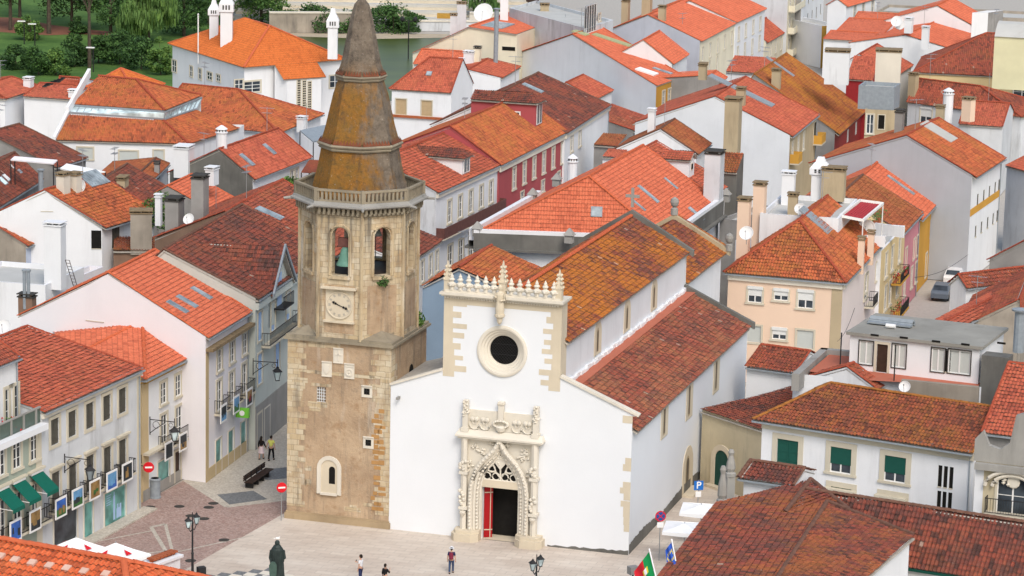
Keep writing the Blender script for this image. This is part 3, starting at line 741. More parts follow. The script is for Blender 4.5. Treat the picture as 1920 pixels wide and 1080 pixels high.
mb.build('gable_coping',['dark_cement'],ch)
# chancel
CL=13.4; cz,cr=11.3,13.75
mb=MB(); mb.poly([S(UR-.3,LEN,0),S(UR-.3,LEN+CL,0),S(UR-.3,LEN+CL,cz),S(UR-.3,LEN,cz)]); mb.poly([S(UL,LEN,0),S(UL,LEN+CL,0),S(UL,LEN+CL,cz),S(UL,LEN,cz)])
mb.poly([S(UR-.3,LEN+CL,0),S(UL,LEN+CL,0),S(UL,LEN+CL,cz),S(SR,LEN+CL,cr),S(UR-.3,LEN+CL,cz)])
mb.build('chancel_wall',['nave_white'],ch)
rb=MB(); roof_face(rb,[S(UR+.15,LEN+.3,cz),S(UR+.15,LEN+CL+2,cz),S(SR,LEN+CL+2,cr),S(SR,LEN+.3,cr)],jit=.02); roof_face(rb,[S(UL-.1,LEN+.3,cz),S(UL-.1,LEN+CL+2,cz),S(SR,LEN+CL+2,cr),S(SR,LEN+.3,cr)],jit=.02)
rb.build('chancel_roof',['tile_church','mortar'],ch)
mb=MB(); gcap(LEN+CL,[(UL-.3,cz),(SR,cr+.1),(UR+.4,cz-.1)],.45,.45); mb.build('chancel_coping',['tan_wall'],ch)
mb=MB(); b=S(SR,LEN-.25,ZR+.7)  # iron-grey stone cross and ball finials
mb.box(b-FX*.1-NX*.1,FX*.2,NX*.2,Z*1.5); mb.box(b-FX*.55-NX*.09+Z*.75,FX*1.1,NX*.18,Z*.22); mb.build('gable_cross',['grey_stone'],ch)
for s_,t_,z_ in ((SR,LEN+CL+.2,cr+.4),(UR+.3,LEN+CL+.2,cz+.2)):
    mb=MB(); mb.lathe(S(s_,t_,z_),[(.3,0),(.3,.5),(.14,.6),(.3,.8),(.36,1.05),(.3,1.3),(0,1.5)],10); mb.build('finial',['grey_stone'],ch)
# windows in the walls: narrow round-headed openings with splayed stone frames
def arch2(w,h_,n=8): # outline, origin bottom centre
    r=w/2; return [(-r,0),(r,0)]+[(r*math.cos(math.pi*k/n),h_-r+r*math.sin(math.pi*k/n)) for k in range(n+1)]
def lancet(base,u,n,w,h_,fw,name='lancet_window',pm='limestone',inner='tan_wall'):
    o=arch2(w+2*fw,h_+fw); i=arch2(w,h_); pt=lambda p,d:base+u*p[0]+Z*p[1]+n*d
    mb=MB(); N=len(o)
    for k in range(N):
        a,b=k,(k+1)%N; mb.poly([pt(o[a],.05),pt(o[b],.05),pt(i[b],.035),pt(i[a],.035)],0); mb.poly([pt(o[a],.0),pt(o[b],.0),pt(o[b],.05),pt(o[a],.05)],0)
    mb.poly([pt(p,.018) for p in i],1)
    for k in range(N): a,b=k,(k+1)%N; i2=[(q[0]*.55,.18+q[1]*.86) for q in i]; mb.poly([pt(i[a],.034),pt(i[b],.034),pt(i2[b],.02),pt(i2[a],.02)],0)
    r=w/2*.32; mb.poly([pt(p,.026) for p in [(-r,h_*.12),(r,h_*.12)]+[(r*math.cos(math.pi*k/8),h_*.86-r+r*math.sin(math.pi*k/8)) for k in range(9)]],2)
    return mb.build(name,[pm,inner,'leaded'],ch)
for t in (9.4,17.3,25.1): lancet(S(UR-.06,t,11.2),NX,FX,1.05,2.0,.36)
for t,h_ in ((8.9,2.45),(16.2,2.75),(24.6,2.75)): lancet(S(-.02,t,5.5 if t>10 else 5.9),NX,FX,1.15,h_,.38)
# side door with step
lancet(S(-.02,16.4,0.05),NX,FX,2.1,2.9,.5,'side_door','limestone','tan_wall')
mb=MB(); mb.box(S(0,15,0),FX*.8,NX*2.8,Z*.16); mb.build('door_step',['limestone'],ch)
mb=MB(); rnd=random.Random(3)
for k in range(60):
    t=.2+k*.36; mb.box(S(0.0,t,0),FX*.012,NX*.36,Z*(.62+.12*rnd.random()+.15*math.sin(t*.5)),0)
mb.build('damp_plinth',['dark_cement'],ch)
mb=MB(); pts=[(-5.6+k*.28,.05+.10*rnd.random()+.010*k) for k in range(21)]
for (a,za),(b,zb_) in zip(pts,pts[1:]): mb.poly([S(a,-.006,0),S(b,-.006,0),S(b,-.006,zb_),S(a,-.006,za)])
mb.build('damp_stain',['dark_cement'],ch)
# quoins: toothed gold blocks
mb=MB(); rnd=random.Random(5)
def quoins(s0,dirn,z0,z1,lo,hi,bh=.36):
    z=z0; k=0
    while z<z1:
        hh=min(bh*rnd.uniform(.8,1.2),z1-z); w=(hi if k%2 else lo)*rnd.uniform(.8,1.15); mb.box(S(s0,-.014,z),FX*dirn*w,NX*.02,Z*hh,0); z+=hh; k+=1
quoins(UL-.005,1,11.04,16.5,.75,1.45); mb.build('quoin',['limestone'],ch); mb=MB(); quoins(UR+.005,-1,10.7,16.5,.7,1.3)
mb.box(S(UL,-.012,16.0),FX*(UR-UL),NX*.018,Z*.6,0)
mb.box(S(UR-.02,0,10.8),FX*.03,NX*1.3,Z*5.7,0)
mb.build('quoin',['limestone'],ch); mb=MB()
for z,w,hh in ((9.0,.9,.5),(6.2,.55,.45),(5.75,.75,.45),(4.6,.7,.4),(4.2,.95,.4),(3.75,.6,.45),(3.3,.85,.4),(2.6,.6,.7),(2.05,.55,.55),(1.6,.5,.45)): mb.box(S(.012,-.014,z),FX*-w*.75,NX*.02,Z*hh,0)
mb.build('quoin',['limestone'],ch)
# cornice and cresting of the upper block
mb=MB()
mb.box(S(UL-.1,-.30,16.55),FX*(UR-UL+.2),NX*1.9,Z*.12,0); mb.box(S(UL-.2,-.45,16.67),FX*(UR-UL+.4),NX*2.1,Z*.16,0)
for k in range(44): mb.box(S(UL+.1+k*(UR-UL-.2)/44,-.22,16.42),FX*.1,NX*.2,Z*.13,0)
mb.build('cornice',['pale_stone'],ch)
mb=MB()
def fleur(c,k=1.):
    mb.lathe(c,[(.16*k,0),(.16*k,.25*k),(.28*k,.34*k),(.30*k,.50*k),(.14*k,.6*k),(.16*k,.68*k),(.24*k,.78*k),(.12*k,.92*k),(.14*k,1.0*k),(0,1.28*k)],8)
    for a in range(4):
        d=FX*math.cos(a*1.571)+NX*math.sin(a*1.571); mb.lathe(c+d*.27*k+Z*.38*k,[(0,-.12*k),(.11*k,-.02),(.1*k,.08*k),(0,.14*k)],6)
n=13
for k in range(n):
    s_=UL+.55+k*(UR-UL-1.1)/(n-1)
    if k!=6: fleur(S(s_,-.1,16.98),.9)
    r=MB()
for k in range(n-1):
    s_=UL+.55+(k+.5)*(UR-UL-1.1)/(n-1); mb.tube([S(s_,-.1,17.05)+(FX*math.cos(a)+Z*math.sin(a))*.22 for a in [i*math.pi/5 for i in range(11)]],.06,5)
mb.box(S(UL+.1,-.18,16.83),FX*(UR-UL-.2),NX*.16,Z*.16)
mb.build('cresting',['pale_stone'],ch)
def pinnacle(mb,c,h_,w):
    rz=-YAW; mb.cbox(c,w,w,h_*.38,rz); mb.cbox(c+Z*h_*.38,w*1.2,w*1.2,h_*.04,rz); mb.frus(c+Z*h_*.42,w*.85,w*.85,w*.5,w*.5,h_*.26,rz); mb.frus(c+Z*h_*.68,w*.6,w*.6,.05,.05,h_*.32,rz)
    for k in range(4):
        z=h_*(.42+.13*k); q=w*(.5-.08*k)
        for i in(-1,1):
            for j in(-1,1): mb.lathe(c+FX*i*q+NX*j*q+Z*z,[(0,-.1),(.09,0),(.07,.07),(0,.14)],6)
for s_ in (UL+.22,UR-.22):
    mb=MB(); pinnacle(mb,S(s_,.05,16.8),2.1,.42); mb.build('pinnacle',['limestone'],ch)
mb=MB(); pinnacle(mb,S(-9.08,.0,16.8),2.4,.45); mb.build('pinnacle',['limestone'],ch)
mb=MB(); b=S(-9.1,-.55,15.55)  # corbel and robed saint
mb.lathe(b,[(.04,-.55),(.16,-.4),(.2,-.15),(.34,0),(.34,.14),(.28,.16)],10)
mb.lathe(b,[(.28,.16),(.30,.5),(.24,1.0),(.30,1.45),(.25,1.62),(.1,1.7),(.1,1.76),(.15,1.84),(.16,1.98),(.1,2.1),(0,2.14)],12,sy=.8)
mb.tube([b+FX*.27+Z*1.5,b+FX*.38-NX*.1+Z*1.15,b+FX*.1-NX*.3+Z*1.1],[.09,.08,.06],6); mb.tube([b-FX*.27+Z*1.5,b-FX*.36-NX*.12+Z*1.2,b-FX*.2-NX*.3+Z*1.35],[.09,.08,.06],6)
mb.build('saint_statue',['limestone'],ch)
# rose window: stepped stone funnel, dark glazing with iron lattice
mb=MB(); mb.lathe(S(ROSE[0],0,ROSE[1]),[(1.5,.0),(1.74,.0),(1.74,-.10),(1.62,-.14),(1.5,-.12),(1.44,-.02),(1.32,.02),(1.28,.12),(1.14,.16),(1.1,.28),(1.0,.32),(.98,.5)],56,ax=(FX,Z,NX),cap=False)
rs=mb.build('rose_window',['pale_stone'],ch)
mb=MB(); mb.lathe(S(ROSE[0],.47,ROSE[1]),[(0,0),(1.0,0)],40,ax=(FX,Z,NX)); mb.build('pane',['void'],rs)
mb=MB()
for k in range(-6,7):
    for sg in(-1,1):
        d=k*.145; L=math.sqrt(max(0,.98**2-d*d))
        u=(FX+Z*sg).normalized(); v=(FX*sg-Z).normalized()*(1); c=S(ROSE[0],.44,ROSE[1])+v*d; mb.box(c-u*L-v*.012,u*2*L,v*.024,NX*.02,0)
for z in(-.35,.35): mb.box(S(ROSE[0]-.9,.40,ROSE[1]+z),FX*1.8,NX*.03,Z*.04)
mb.build('lattice',['iron'],rs)
# ------------------------------------------------ portal
pc=-8.95; PD='pale_stone'
def T(s,z,o=0.): return S(pc+s,-o,z)
mb=MB()
# jamb piers and their moulded bases
for sg in(-1,1):
    mb=MB()
    a,b_=(1.28,2.62)
    mb.prism([T(sg*a,0,.0),T(sg*a,0,.75),T(sg*(a+.45),0,1.15),T(sg*(b_+.25),0,1.15),T(sg*(b_+.55),0,.75),T(sg*(b_+.55),0,0)],Z*.52,0)
    mb.prism([T(sg*a,.52,.0),T(sg*a,.52,.6),T(sg*(a+.42),.52,.95),T(sg*(b_+.2),.52,.95),T(sg*(b_+.4),.52,.6),T(sg*(b_+.4),.52,0)],Z*.22,0)
    mb.build('portal_base',['limestone'],ch)
mb=MB()
# backing slab round the ogee
OG=[(1.95,.7),(1.98,2.2),(1.96,3.4),(1.85,4.2),(1.6,4.9),(1.2,5.5),(.75,5.95),(.38,6.35),(.15,6.75),(0,7.05)]
def ogee(k,dz=0,top=1.): return [(x*k,.7+(z-.7)*(1 if z<3.4 else 1)*1+dz if z<3.4 else 3.4+(z-3.4)*top+dz) for x,z in OG]
sp_o=[(-x,z) for x,z in OG]+[(x,z) for x,z in OG[::-1][1:]]
# wall slab between ogee and piers
for sg in(-1,1):
    pts=[(sg*x,z) for x,z in OG]; 
    for (x0,z0),(x1,z1) in zip(pts,pts[1:]): mb.poly([T(x0,z0,.16),T(sg*2.6,z0,.16),T(sg*2.6,z1,.16),T(x1,z1,.16)],0)
mb.box(T(-2.6,.7,0),FX*.02,-NX*.16,Z*6.4,0); mb.box(T(2.58,.7,0),FX*.02,-NX*.16,Z*6.4,0)
mb.build('portal_spandrel',['pale_stone'],ch)
mb=MB()
for k,o,r,top in ((1.0,.46,.17,1.0),(.88,.34,.12,.93),(.78,.24,.10,.86),(.70,.14,.09,.78)):
    L=ogee(k,0,top); full=[(-x,z) for x,z in L]+[(x,z) for x,z in L[::-1][1:]]
    mb.tube([T(x,z,o) for x,z in full],r,7)
    if k in(1.0,.78):
        for (x0,z0),(x1,z1) in zip(full,full[1:]):
            n=max(1,int(math.hypot(x1-x0,z1-z0)/.24))
            for i in range(n):
                x=x0+(x1-x0)*(i+.5)/n; z=z0+(z1-z0)*(i+.5)/n; mb.lathe(T(x,z,o+r*.8),[(0,-.09),(.1,-.03),(.1,.04),(0,.1)],6)
for sg in(-1,1): # inner steps of the embrasure
    mb.box(T(sg*1.25,.5,.0),FX*sg*.12,-NX*.1,Z*3.4); mb.box(T(sg*1.37,.5,.0),FX*sg*.6,-NX*.05,Z*3.4)
mb.build('ogee_arch',['pale_stone'],ch)
mb=MB() # outer buttress shafts with niches, tabernacles and finials
for sg in(-1,1):
    x=sg*2.45
    mb.prism([T(x-.2,.74,.1),T(x-.2,.74,.5),T(x,.74,.62),T(x+.2,.74,.5),T(x+.2,.74,.1)],Z*6.3,0)
    for z in(2.1,2.2,4.55,4.65): mb.cbox(T(x,z,.35),.6,.62,.1,-YAW)
    for z0,hh in((2.5,.9),(4.9,.55)):
        for i in range(7): mb.lathe(T(x+random.uniform(-.25,.25),z0+hh*i/6,.6),[(0,-.14),(.13,-.04),(.13,.06),(0,.16)],6)
    mb.lathe(T(x,1.9,.62),[(.05,-.3),(.22,0),(.22,.12)],8)
    mb.cbox(T(x,7.45,.25),.5,.5,.3,-YAW); mb.cbox(T(x,7.75,.25),.36,.36,1.0,-YAW); mb.frus(T(x,8.75,.25),.5,.5,.34,.34,.1,-YAW); mb.cbox(T(x,8.85,.25),.34,.34,.75,-YAW)
    for i in range(9): mb.lathe(T(x+random.uniform(-.14,.14),8.55+.13*i,.45),[(0,-.1),(.1,0),(0,.1)],6)
mb.build('buttress_shaft',['pale_stone'],ch)
mb=MB()
mb.box(T(-2.9,7.02,-.02),FX*5.8,-NX*.62,Z*.14); mb.box(T(-3.05,7.16,-.02),FX*6.1,-NX*.74,Z*.12)
a=[T(-3.05,7.28,.72),T(3.05,7.28,.72),T(2.9,7.6,.2),T(-2.9,7.6,.2)]; mb.poly(a)
mb.poly([T(-3.05,7.28,0),T(-3.05,7.28,.72),T(-2.9,7.6,.2),T(-2.9,7.6,0)]); mb.poly([T(3.05,7.28,0),T(3.05,7.28,.72),T(2.9,7.6,.2),T(2.9,7.6,0)])
mb.build('portal_cornice',['pale_stone'],ch)
mb=MB() # attic panel with pendant arches and leaf scrolls
mb.box(T(-2.3,7.5,-.02),FX*4.6,-NX*.17,Z*1.45)
for k in range(6):
    x=-1.85+k*.74
    if abs(x)<.5: continue
    mb.tube([T(x+.34*math.cos(math.pi+math.pi*i/8),8.0+.34*math.sin(math.pi+math.pi*i/8),.22) for i in range(9)],.06,5)
    for s_ in(-.14,.14): mb.lathe(T(x+s_,8.35,.24),[(.16,-.05),(.16,.05),(.06,.1)],9,ax=(FX,Z,-NX)); mb.tube([T(x+s_*.5,8.0,.2),T(x+s_*1.2,8.25,.22)],.05,5)
for i in range(16): a=math.pi*2*i/16; mb.lathe(T(.5*math.cos(a),8.15+.22*math.sin(a),.32),[(0,-.1),(.13,0),(0,.12)],6)
mb.lathe(T(0,7.55,.2),[(.1,0),(.3,.15),(.38,.4),(.2,.5)],10); mb.cbox(T(0,8.3,.2),.36,.3,1.1,-YAW); mb.frus(T(0,9.4,.2),.36,.3,.5,.44,.15,-YAW); mb.cbox(T(0,9.55,.2),.42,.36,.14,-YAW)
mb.build('attic_panel',['pale_stone'],ch)
mb=MB() # spandrel carvings
for x,z in((-1.75,6.35),(-1.3,6.05),(-2.05,5.2),(1.75,6.1),(1.45,6.0),(2.1,4.95),(-.5,6.9),(.5,6.9)):
    for i in range(7): mb.lathe(T(x+random.uniform(-.22,.22),z+random.uniform(-.25,.25),.22),[(0,-.12),(.11,0),(0,.14)],6)
mb.box(T(1.62,5.9,.16),FX*.14,-NX*.14,Z*.75); mb.box(T(1.42,6.2,.16),FX*.54,-NX*.14,Z*.12); mb.box(T(1.42,6.45,.16),FX*.54,-NX*.14,Z*.1)
mb.build('relief_carving',['pale_stone'],ch)
# tympanum: lintel, dark glazing, tracery and shield
mb=MB(); mb.box(T(-1.4,3.72,.0),FX*2.8,-NX*.2,Z*.5)
ty=[(-1.28,4.2),(1.28,4.2),(1.2,4.7),(.95,5.2),(.5,5.75),(0,6.15),(-.5,5.75),(-.95,5.2),(-1.2,4.7)]
tr=mb.build('portal_lintel',['limestone'],ch)
mb=MB(); mb.poly([T(x,z,.03) for x,z in ty],0); mb.build('tympanum',['void'],ch)
mb=MB(); R=lambda x,z,r,t=.05,n=12:mb.tube([T(x+r*math.cos(2*math.pi*k/n),z+r*math.sin(2*math.pi*k/n),.1) for k in range(n+1)],t,5)
for x in(-.93,-.31,.31,.93): R(x,4.48,.25)
for x in(-.62,.62): R(x,5.0,.24)
mb.tube([T(-1.28,4.22,.1),T(1.28,4.22,.1)],.06,5); mb.tube([T(0,4.2,.1),T(0,5.0,.1)],.06,5)
for sg in(-1,1):
    mb.tube([T(sg*1.2,4.3,.1),T(sg*.95,4.85,.1),T(sg*.35,4.8,.1),T(0,4.4,.1)],.05,5); mb.tube([T(sg*.3,4.75,.1),T(sg*.55,5.4,.1),T(sg*.3,5.9,.1)],.05,5); mb.tube([T(sg*1.0,4.8,.1),T(sg*.75,5.35,.1)],.05,5)
mb.prism([T(-.32,5.95,.08),T(.32,5.95,.08),T(.34,5.4,.08),T(0,4.98,.08),T(-.34,5.4,.08)],-NX*.12,0)
for i in range(9): mb.lathe(T(random.uniform(-.25,.25),random.uniform(5.2,5.9),.2),[(0,-.07),(.08,0),(0,.08)],6)
mb.build('tracery',['pale_stone'],ch)
# door: dark interior, floor, one red leaf standing open
mb=MB(); mb.box(T(-1.25,.02,-1.28),FX*2.5,NX*6,Z*3.7,0,skip=(0,)) 
mb.f=[f[::-1] for f in mb.f]; mb.build('doorway_interior',['void'],ch)
mb=MB(); mb.poly([T(-1.25,.03,0),T(1.25,.03,0),T(1.25,.03,-6),T(-1.25,.03,-6)]); mb.build('doorway_floor',['limestone'],ch)
mb=MB(); dl=(FX*.62+NX*.35).normalized(); o=T(-1.24,.05,-.35); mb.box(o,dl*.58,Z*3.5,dl.cross(Z)*.07)
for z in(.5,3.1): mb.box(o+Z*z+dl.cross(Z)*(.075 if dl.cross(Z).y<0 else -.015),dl*.58,Z*.07,dl.cross(Z)*.012,1)
mb.box(o+dl*.4+dl.cross(Z)*(.075 if dl.cross(Z).y<0 else -.015),dl*.05,Z*3.5,dl.cross(Z)*.012,1)
mb.build('door_leaf',['door_red','limestone'],ch)
mb=MB(); q=S(-16.2,-.25,9.2); mb.cbox(q,.16,.5,.16,-YAW); mb.build('floodlight',['grey_stone'],ch)
# low annex at the far end of the side wall, stained yellow wall and pointed green door
# ---------------------------------------------------------------- bell tower
t=NT('tower_render',.92)  # buff render over rubble, grey streaks
p=t.pos(); c=t.mix(t.ramp(t.noise(p,.45,5,.6),.35,.68),(.37,.262,.172),(.54,.402,.27)); c=t.mix(t.math('MULTIPLY',t.ramp(t.noise(p,1.1,5,.7),.55,.68),.55),c,(.30,.17,.08))
c=t.mix(t.math('MULTIPLY',t.ramp(t.noise(t.pos((1.3,1.3,.12)),1.0,5,.7),.52,.72),.65),c,(.10,.095,.085)); c=t.mix(t.math('MULTIPLY',t.ramp(t.noise(t.pos((1.5,1.5,.2)),.8,4),.6,.72),.35),c,(.62,.58,.52))
c=t.mix(t.math('MULTIPLY',t.ramp(t.noise(p,.9,6,.75),.56,.66),.5),c,(.26,.20,.15)); t.out(c,t.noise(p,4,6,.7),.9,.08)
t=NT('tower_ashlar',.92); uv=t.n('ShaderNodeUVMap'); br=t.n('ShaderNodeTexBrick'); nv=t.n('ShaderNodeTexNoise'); nv.inputs['Scale'].default_value=1.3; t.l(t.pos(),nv.inputs['Vector']); vm=t.n('ShaderNodeVectorMath',operation='MULTIPLY_ADD'); t.l(nv.outputs['Color'],vm.inputs[0]); vm.inputs[1].default_value=(.22,.16,0); t.l(uv.outputs[0],vm.inputs[2]); t.l(vm.outputs[0],br.inputs['Vector'])
br.inputs['Scale'].default_value=1; br.inputs['Brick Width'].default_value=.75; br.inputs['Row Height'].default_value=.38; br.inputs['Mortar Size'].default_value=.018; br.inputs['Color1'].default_value=(.52,.41,.26,1); br.inputs['Color2'].default_value=(.62,.55,.42,1); br.inputs['Mortar'].default_value=(.38,.30,.21,1); br.inputs['Bias'].default_value=-.1
p=t.pos(); c=t.mix(t.math('MULTIPLY',t.ramp(t.noise(p,.6,5,.65),.47,.66),.6),br.outputs['Color'],(.36,.25,.15)); c=t.mix(t.math('MULTIPLY',t.ramp(t.noise(t.pos((1.6,1.6,.13)),1.2,5,.7),.5,.70),.75),c,(.09,.085,.078)); c=t.mix(t.math('MULTIPLY',t.ramp(t.noise(t.pos((1.2,1.2,.2)),1.0,4),.56,.7),.5),c,(.66,.62,.55))
c=t.mix(t.math('MULTIPLY',t.ramp(t.noise(p,2.4,4,.7),.6,.7),.5),c,(.46,.27,.10)); sz=t.n('ShaderNodeSeparateXYZ'); t.l(p,sz.inputs[0]); c=t.mix(t.math('MULTIPLY',t.math('MULTIPLY',t.ramp(t.noise(t.pos((1.4,1.4,.07)),1.6,4,.7),.45,.65),t.ramp(sz.outputs[2],15.5,21.5)),.8),c,(.10,.095,.085))
t.out(c,t.math('ADD',br.outputs['Fac'],t.math('MULTIPLY',t.noise(p,7,4),-.8)),.5,-.03)
t=NT('spire_lime',.92) # grey lime render with rust-orange lichen
p=t.pos(); c=t.mix(t.ramp(t.noise(p,1.2,5,.7),.3,.7),(.115,.092,.072),(.25,.205,.16)); sx=t.n('ShaderNodeSeparateXYZ'); t.l(p,sx.inputs[0])
hz=t.math('MULTIPLY',t.math('SUBTRACT',1.,t.ramp(sx.outputs[2],29.2,31.6)),1.); west=t.math('SUBTRACT',1.,t.ramp(sx.outputs[0],-11.3,-9.3))
nl=t.ramp(t.math('ADD',t.noise(t.pos((1,1,.45)),.55,6,.7),t.math('MULTIPLY',west,.19)),.48,.62); f=t.math('MULTIPLY',t.math('MULTIPLY',nl,hz),.92); c=t.mix(f,c,t.mix(t.noise(p,1.6,4),(.37,.14,.016),(.19,.125,.03)))
c=t.mix(t.math('MULTIPLY',t.ramp(t.noise(t.pos((1.5,1.5,.2)),1.0,5,.7),.55,.72),.6),c,(.06,.05,.045)); c=t.mix(t.math('MULTIPLY',t.ramp(t.noise(p,9,3),.66,.72),.6),c,(.45,.42,.38)); c=t.mix(t.math('MULTIPLY',t.ramp(t.noise(p,3.2,6,.8),.5,.66),.55),c,(.055,.045,.036))
t.out(c,t.noise(p,3,7,.75),1.,.12)
plaster('corbel_stone',(.36,.31,.23),(.09,.085,.075),.9,blot=.35)
TW=7.42
tw=thing('bell_tower','buff stone bell tower with octagonal belfry, clock and rust-stained conical spire','bell tower',S(SL-TW/2,TW/2,0))
TC=S(SL-TW/2,TW/2-.0,0)
def Tq(s_,z,o=0.): return S(SL-TW+s_,-o,z)     # on the front face, s from its left edge
BT=12.75
mb=MB()
def uvq(pts): 
    e=(pts[1]-pts[0]).normalized(); return [((p-pts[0]).dot(e),p.z) for p in pts]
def face(mb,pts,m=0): mb.poly(pts,m,uvq(pts))
# front face with its three openings, other faces plain
wall_holes(mb,Tq(0,0),FX,TW,0,BT,-NX,[(2.12,8.4,2.78,9.45)],0,dep=.3)
face(mb,[S(SL,0,0),S(SL,TW,0),S(SL,TW,BT),S(SL,0,BT)]); face(mb,[S(SL,TW,0),S(SL-TW,TW,0),S(SL-TW,TW,BT),S(SL,TW,BT)]); face(mb,[S(SL-TW,TW,0),S(SL-TW,0,0),S(SL-TW,0,BT),S(SL-TW,TW,BT)])
mb.build('base_wall',['tower_render'],tw)
mb=MB(); rnd=random.Random(11)
def blk(o,u,n,w,h_): 
    q=[o,o+u*w,o+u*w+Z*h_,o+Z*h_]; qq=[x+n*.02 for x in q]
    off=rnd.uniform(0,40); mb.poly(qq,0,[(off,o.z),(off+w,o.z),(off+w,o.z+h_),(off,o.z+h_)])
    for k in range(4): mb.poly([q[k],q[(k+1)%4],qq[(k+1)%4],qq[k]],0,[(0,0)]*4)
z=.9; k=0
while z<BT-.2:
    h_=rnd.uniform(.34,.46)
    blk(Tq(0,z),FX,-NX,rnd.uniform(.75,1.3) if k%2 else rnd.uniform(1.1,1.5),h_); 
    if k==0: mbl,mbr,mbs=mb,MB(),MB()
    w=rnd.uniform(.35,.7) if k%2 else rnd.uniform(.8,1.2)
    if z>8.2: w+=.35
    mb=mbr; blk(Tq(TW-w,z),FX,-NX,w,h_); blk(S(SL,0,z),NX,FX,rnd.uniform(.8,1.5) if k%2 else rnd.uniform(.5,.8),h_)
    mb=mbl; z+=h_; k+=1
mbl.build('quoin',['tower_ashlar'],tw); mbr.build('quoin',['tower_ashlar'],tw); mb=MB()
for z in (10.35,): 
    x=1.4
    while x<6: w=rnd.uniform(.4,.8); blk(Tq(x,z),FX,-NX,w,.24); x+=w
for x,z,w,h_ in ((1.5,12.2,1.2,.4),(2.7,12.25,1.1,.35),(1.3,3.5,.5,.35),(3.7,3.3,.3,.3),(1.35,2.5,.45,.4),(5.6,1.4,.6,.25),(4.2,.95,1.2,.3),(4.6,1.2,.5,.2),(1.5,8.05,1.4,.35),(1.6,7.75,.8,.3),(1.75,9.5,1.4,.2)): blk(Tq(x,z),FX,-NX,w,h_)
mb.build('stone_patch',['tower_ashlar'],tw)
mb=MB(); rnd=random.Random(21)
for k in range(20):
    z=1.2+k*.36
    for x in(6.35,6.75): 
        if rnd.random()<.75: w=rnd.uniform(.3,.55); mb.box(Tq(x-rnd.uniform(0,.25),z,0),FX*w,-NX*.028,Z*rnd.uniform(.2,.3),0)
mb.build('exposed_brick',['brick_gold'],tw)
mb=MB(); mb.box(Tq(-.12,0,.16),FX*(TW+.24),NX*(TW+.2),Z*.42,0,skip=()); mb.box(Tq(-.05,.42,.08),FX*(TW+.1),NX*(TW+.1),Z*.12,0); mb.build('plinth',['plinth_stone'],tw)
# niche with slit window
mb=MB(); sl=Tq(3.1,2.0)
o=arch2(1.75,2.7,10); i=arch2(1.2,2.42,10); pt=lambda q,d:sl+FX*q[0]+Z*q[1]-NX*d
for k in range(len(o)):
    a,b=k,(k+1)%len(o); mb.poly([pt(o[a],.12),pt(o[b],.12),pt(i[b],.10),pt(i[a],.10)],0); mb.poly([pt(o[a],0),pt(o[b],0),pt(o[b],.12),pt(o[a],.12)],0); mb.poly([pt(i[a],.10),pt(i[b],.10),pt(i[b],.025),pt(i[a],.025)],0)
mb.poly([pt(q,.025) for q in i],1); mb.prism([Tq(2.5,1.95,.0),Tq(2.5,1.95,.2),Tq(3.7,1.95,.2),Tq(3.7,1.95,.0)],Z*.16,0); mb.poly([pt(q,.035) for q in [(-.02,.75),(.42,.75)]+[(.2+.22*math.cos(math.pi*k/8),1.75+.22*math.sin(math.pi*k/8)) for k in range(9)]],2)
mb.build('niche_window',['pale_stone','limestone','void'],tw)
# casement, shields, small square lights
mb=MB()
for x,z,w,h_ in((2.45,8.925,.66,1.05),):
    for k in range(5): mb.box(Tq(x-w/2+k*w/4-.02,z-h_/2,-.06),FX*.045,NX*.03,Z*h_,0)
    for k in range(6): mb.box(Tq(x-w/2,z-h_/2+k*h_/5-.02,-.06),FX*w,NX*.03,Z*.045,0)
mb.build('casement',['sash_white'],tw); 
mb=MB()
for x,z in((3.67,11.75),(2.85,10.75),(4.47,10.75)):
    mb.box(Tq(x-.36,z-.48,.0),FX*.72,-NX*.04,Z*1.0,0); mb.box(Tq(x-.36,z+.47,.0),FX*.72,-NX*.1,Z*.07,0); mb.box(Tq(x-.36,z-.52,.0),FX*.72,-NX*.09,Z*.06,0)
    if x==3.67: mb.box(Tq(x-.05,z-.35,.04),FX*.1,-NX*.05,Z*.75,0); mb.box(Tq(x-.24,z+.02,.04),FX*.48,-NX*.05,Z*.1,0)
    elif x==2.85: mb.prism([Tq(x-.2,z+.3,.04),Tq(x+.2,z+.3,.04),Tq(x+.22,z-.05,.04),Tq(x,z-.35,.04),Tq(x-.22,z-.05,.04)],-NX*.07)
    else:
        mb.lathe(Tq(x,z-.08,.04),[(.28,0),(.3,.05),(.2,.07),(.18,.03),(.06,.03),(.05,.09)],14,ax=(FX,Z,-NX)); mb.box(Tq(x-.3,z+.28,.04),FX*.6,-NX*.03,Z*.1)
        for k in range(8): mb.box(Tq(x,z-.08,.05)+FX*.12*math.cos(k*.785)+Z*.12*math.sin(k*.785),FX*.09*math.cos(k*.785)+Z*.09*math.sin(k*.785),-NX*.04,Z*.03)
mb.build('stone_shield',['pale_stone'],tw)
for x,z in((5.75,9.45),(5.9,5.9)):
    mb=MB(); mb.box(Tq(x-.38,z-.4,0),FX*.76,-NX*.05,Z*.8,0); mb.box(Tq(x-.2,z-.2,.05),FX*.4,-NX*.01,Z*.42,1); mb.box(Tq(x-.38,z+.36,0),FX*.76,-NX*.12,Z*.07,0)
    mb.box(Tq(x-.05,z-.2,.06),FX*.04,-NX*.02,Z*.42,2); mb.box(Tq(x-.2,z,.06),FX*.4,-NX*.02,Z*.04,2); mb.build('small_window',['pale_stone','void','iron'],tw)
lm=MB()
o=S(SL+.02,4.2,9.0); lm.poly([o+NX*a+Z*b for a,b in arch2(.9,1.6,6)],0); lm.build('side_window',['void'],tw)
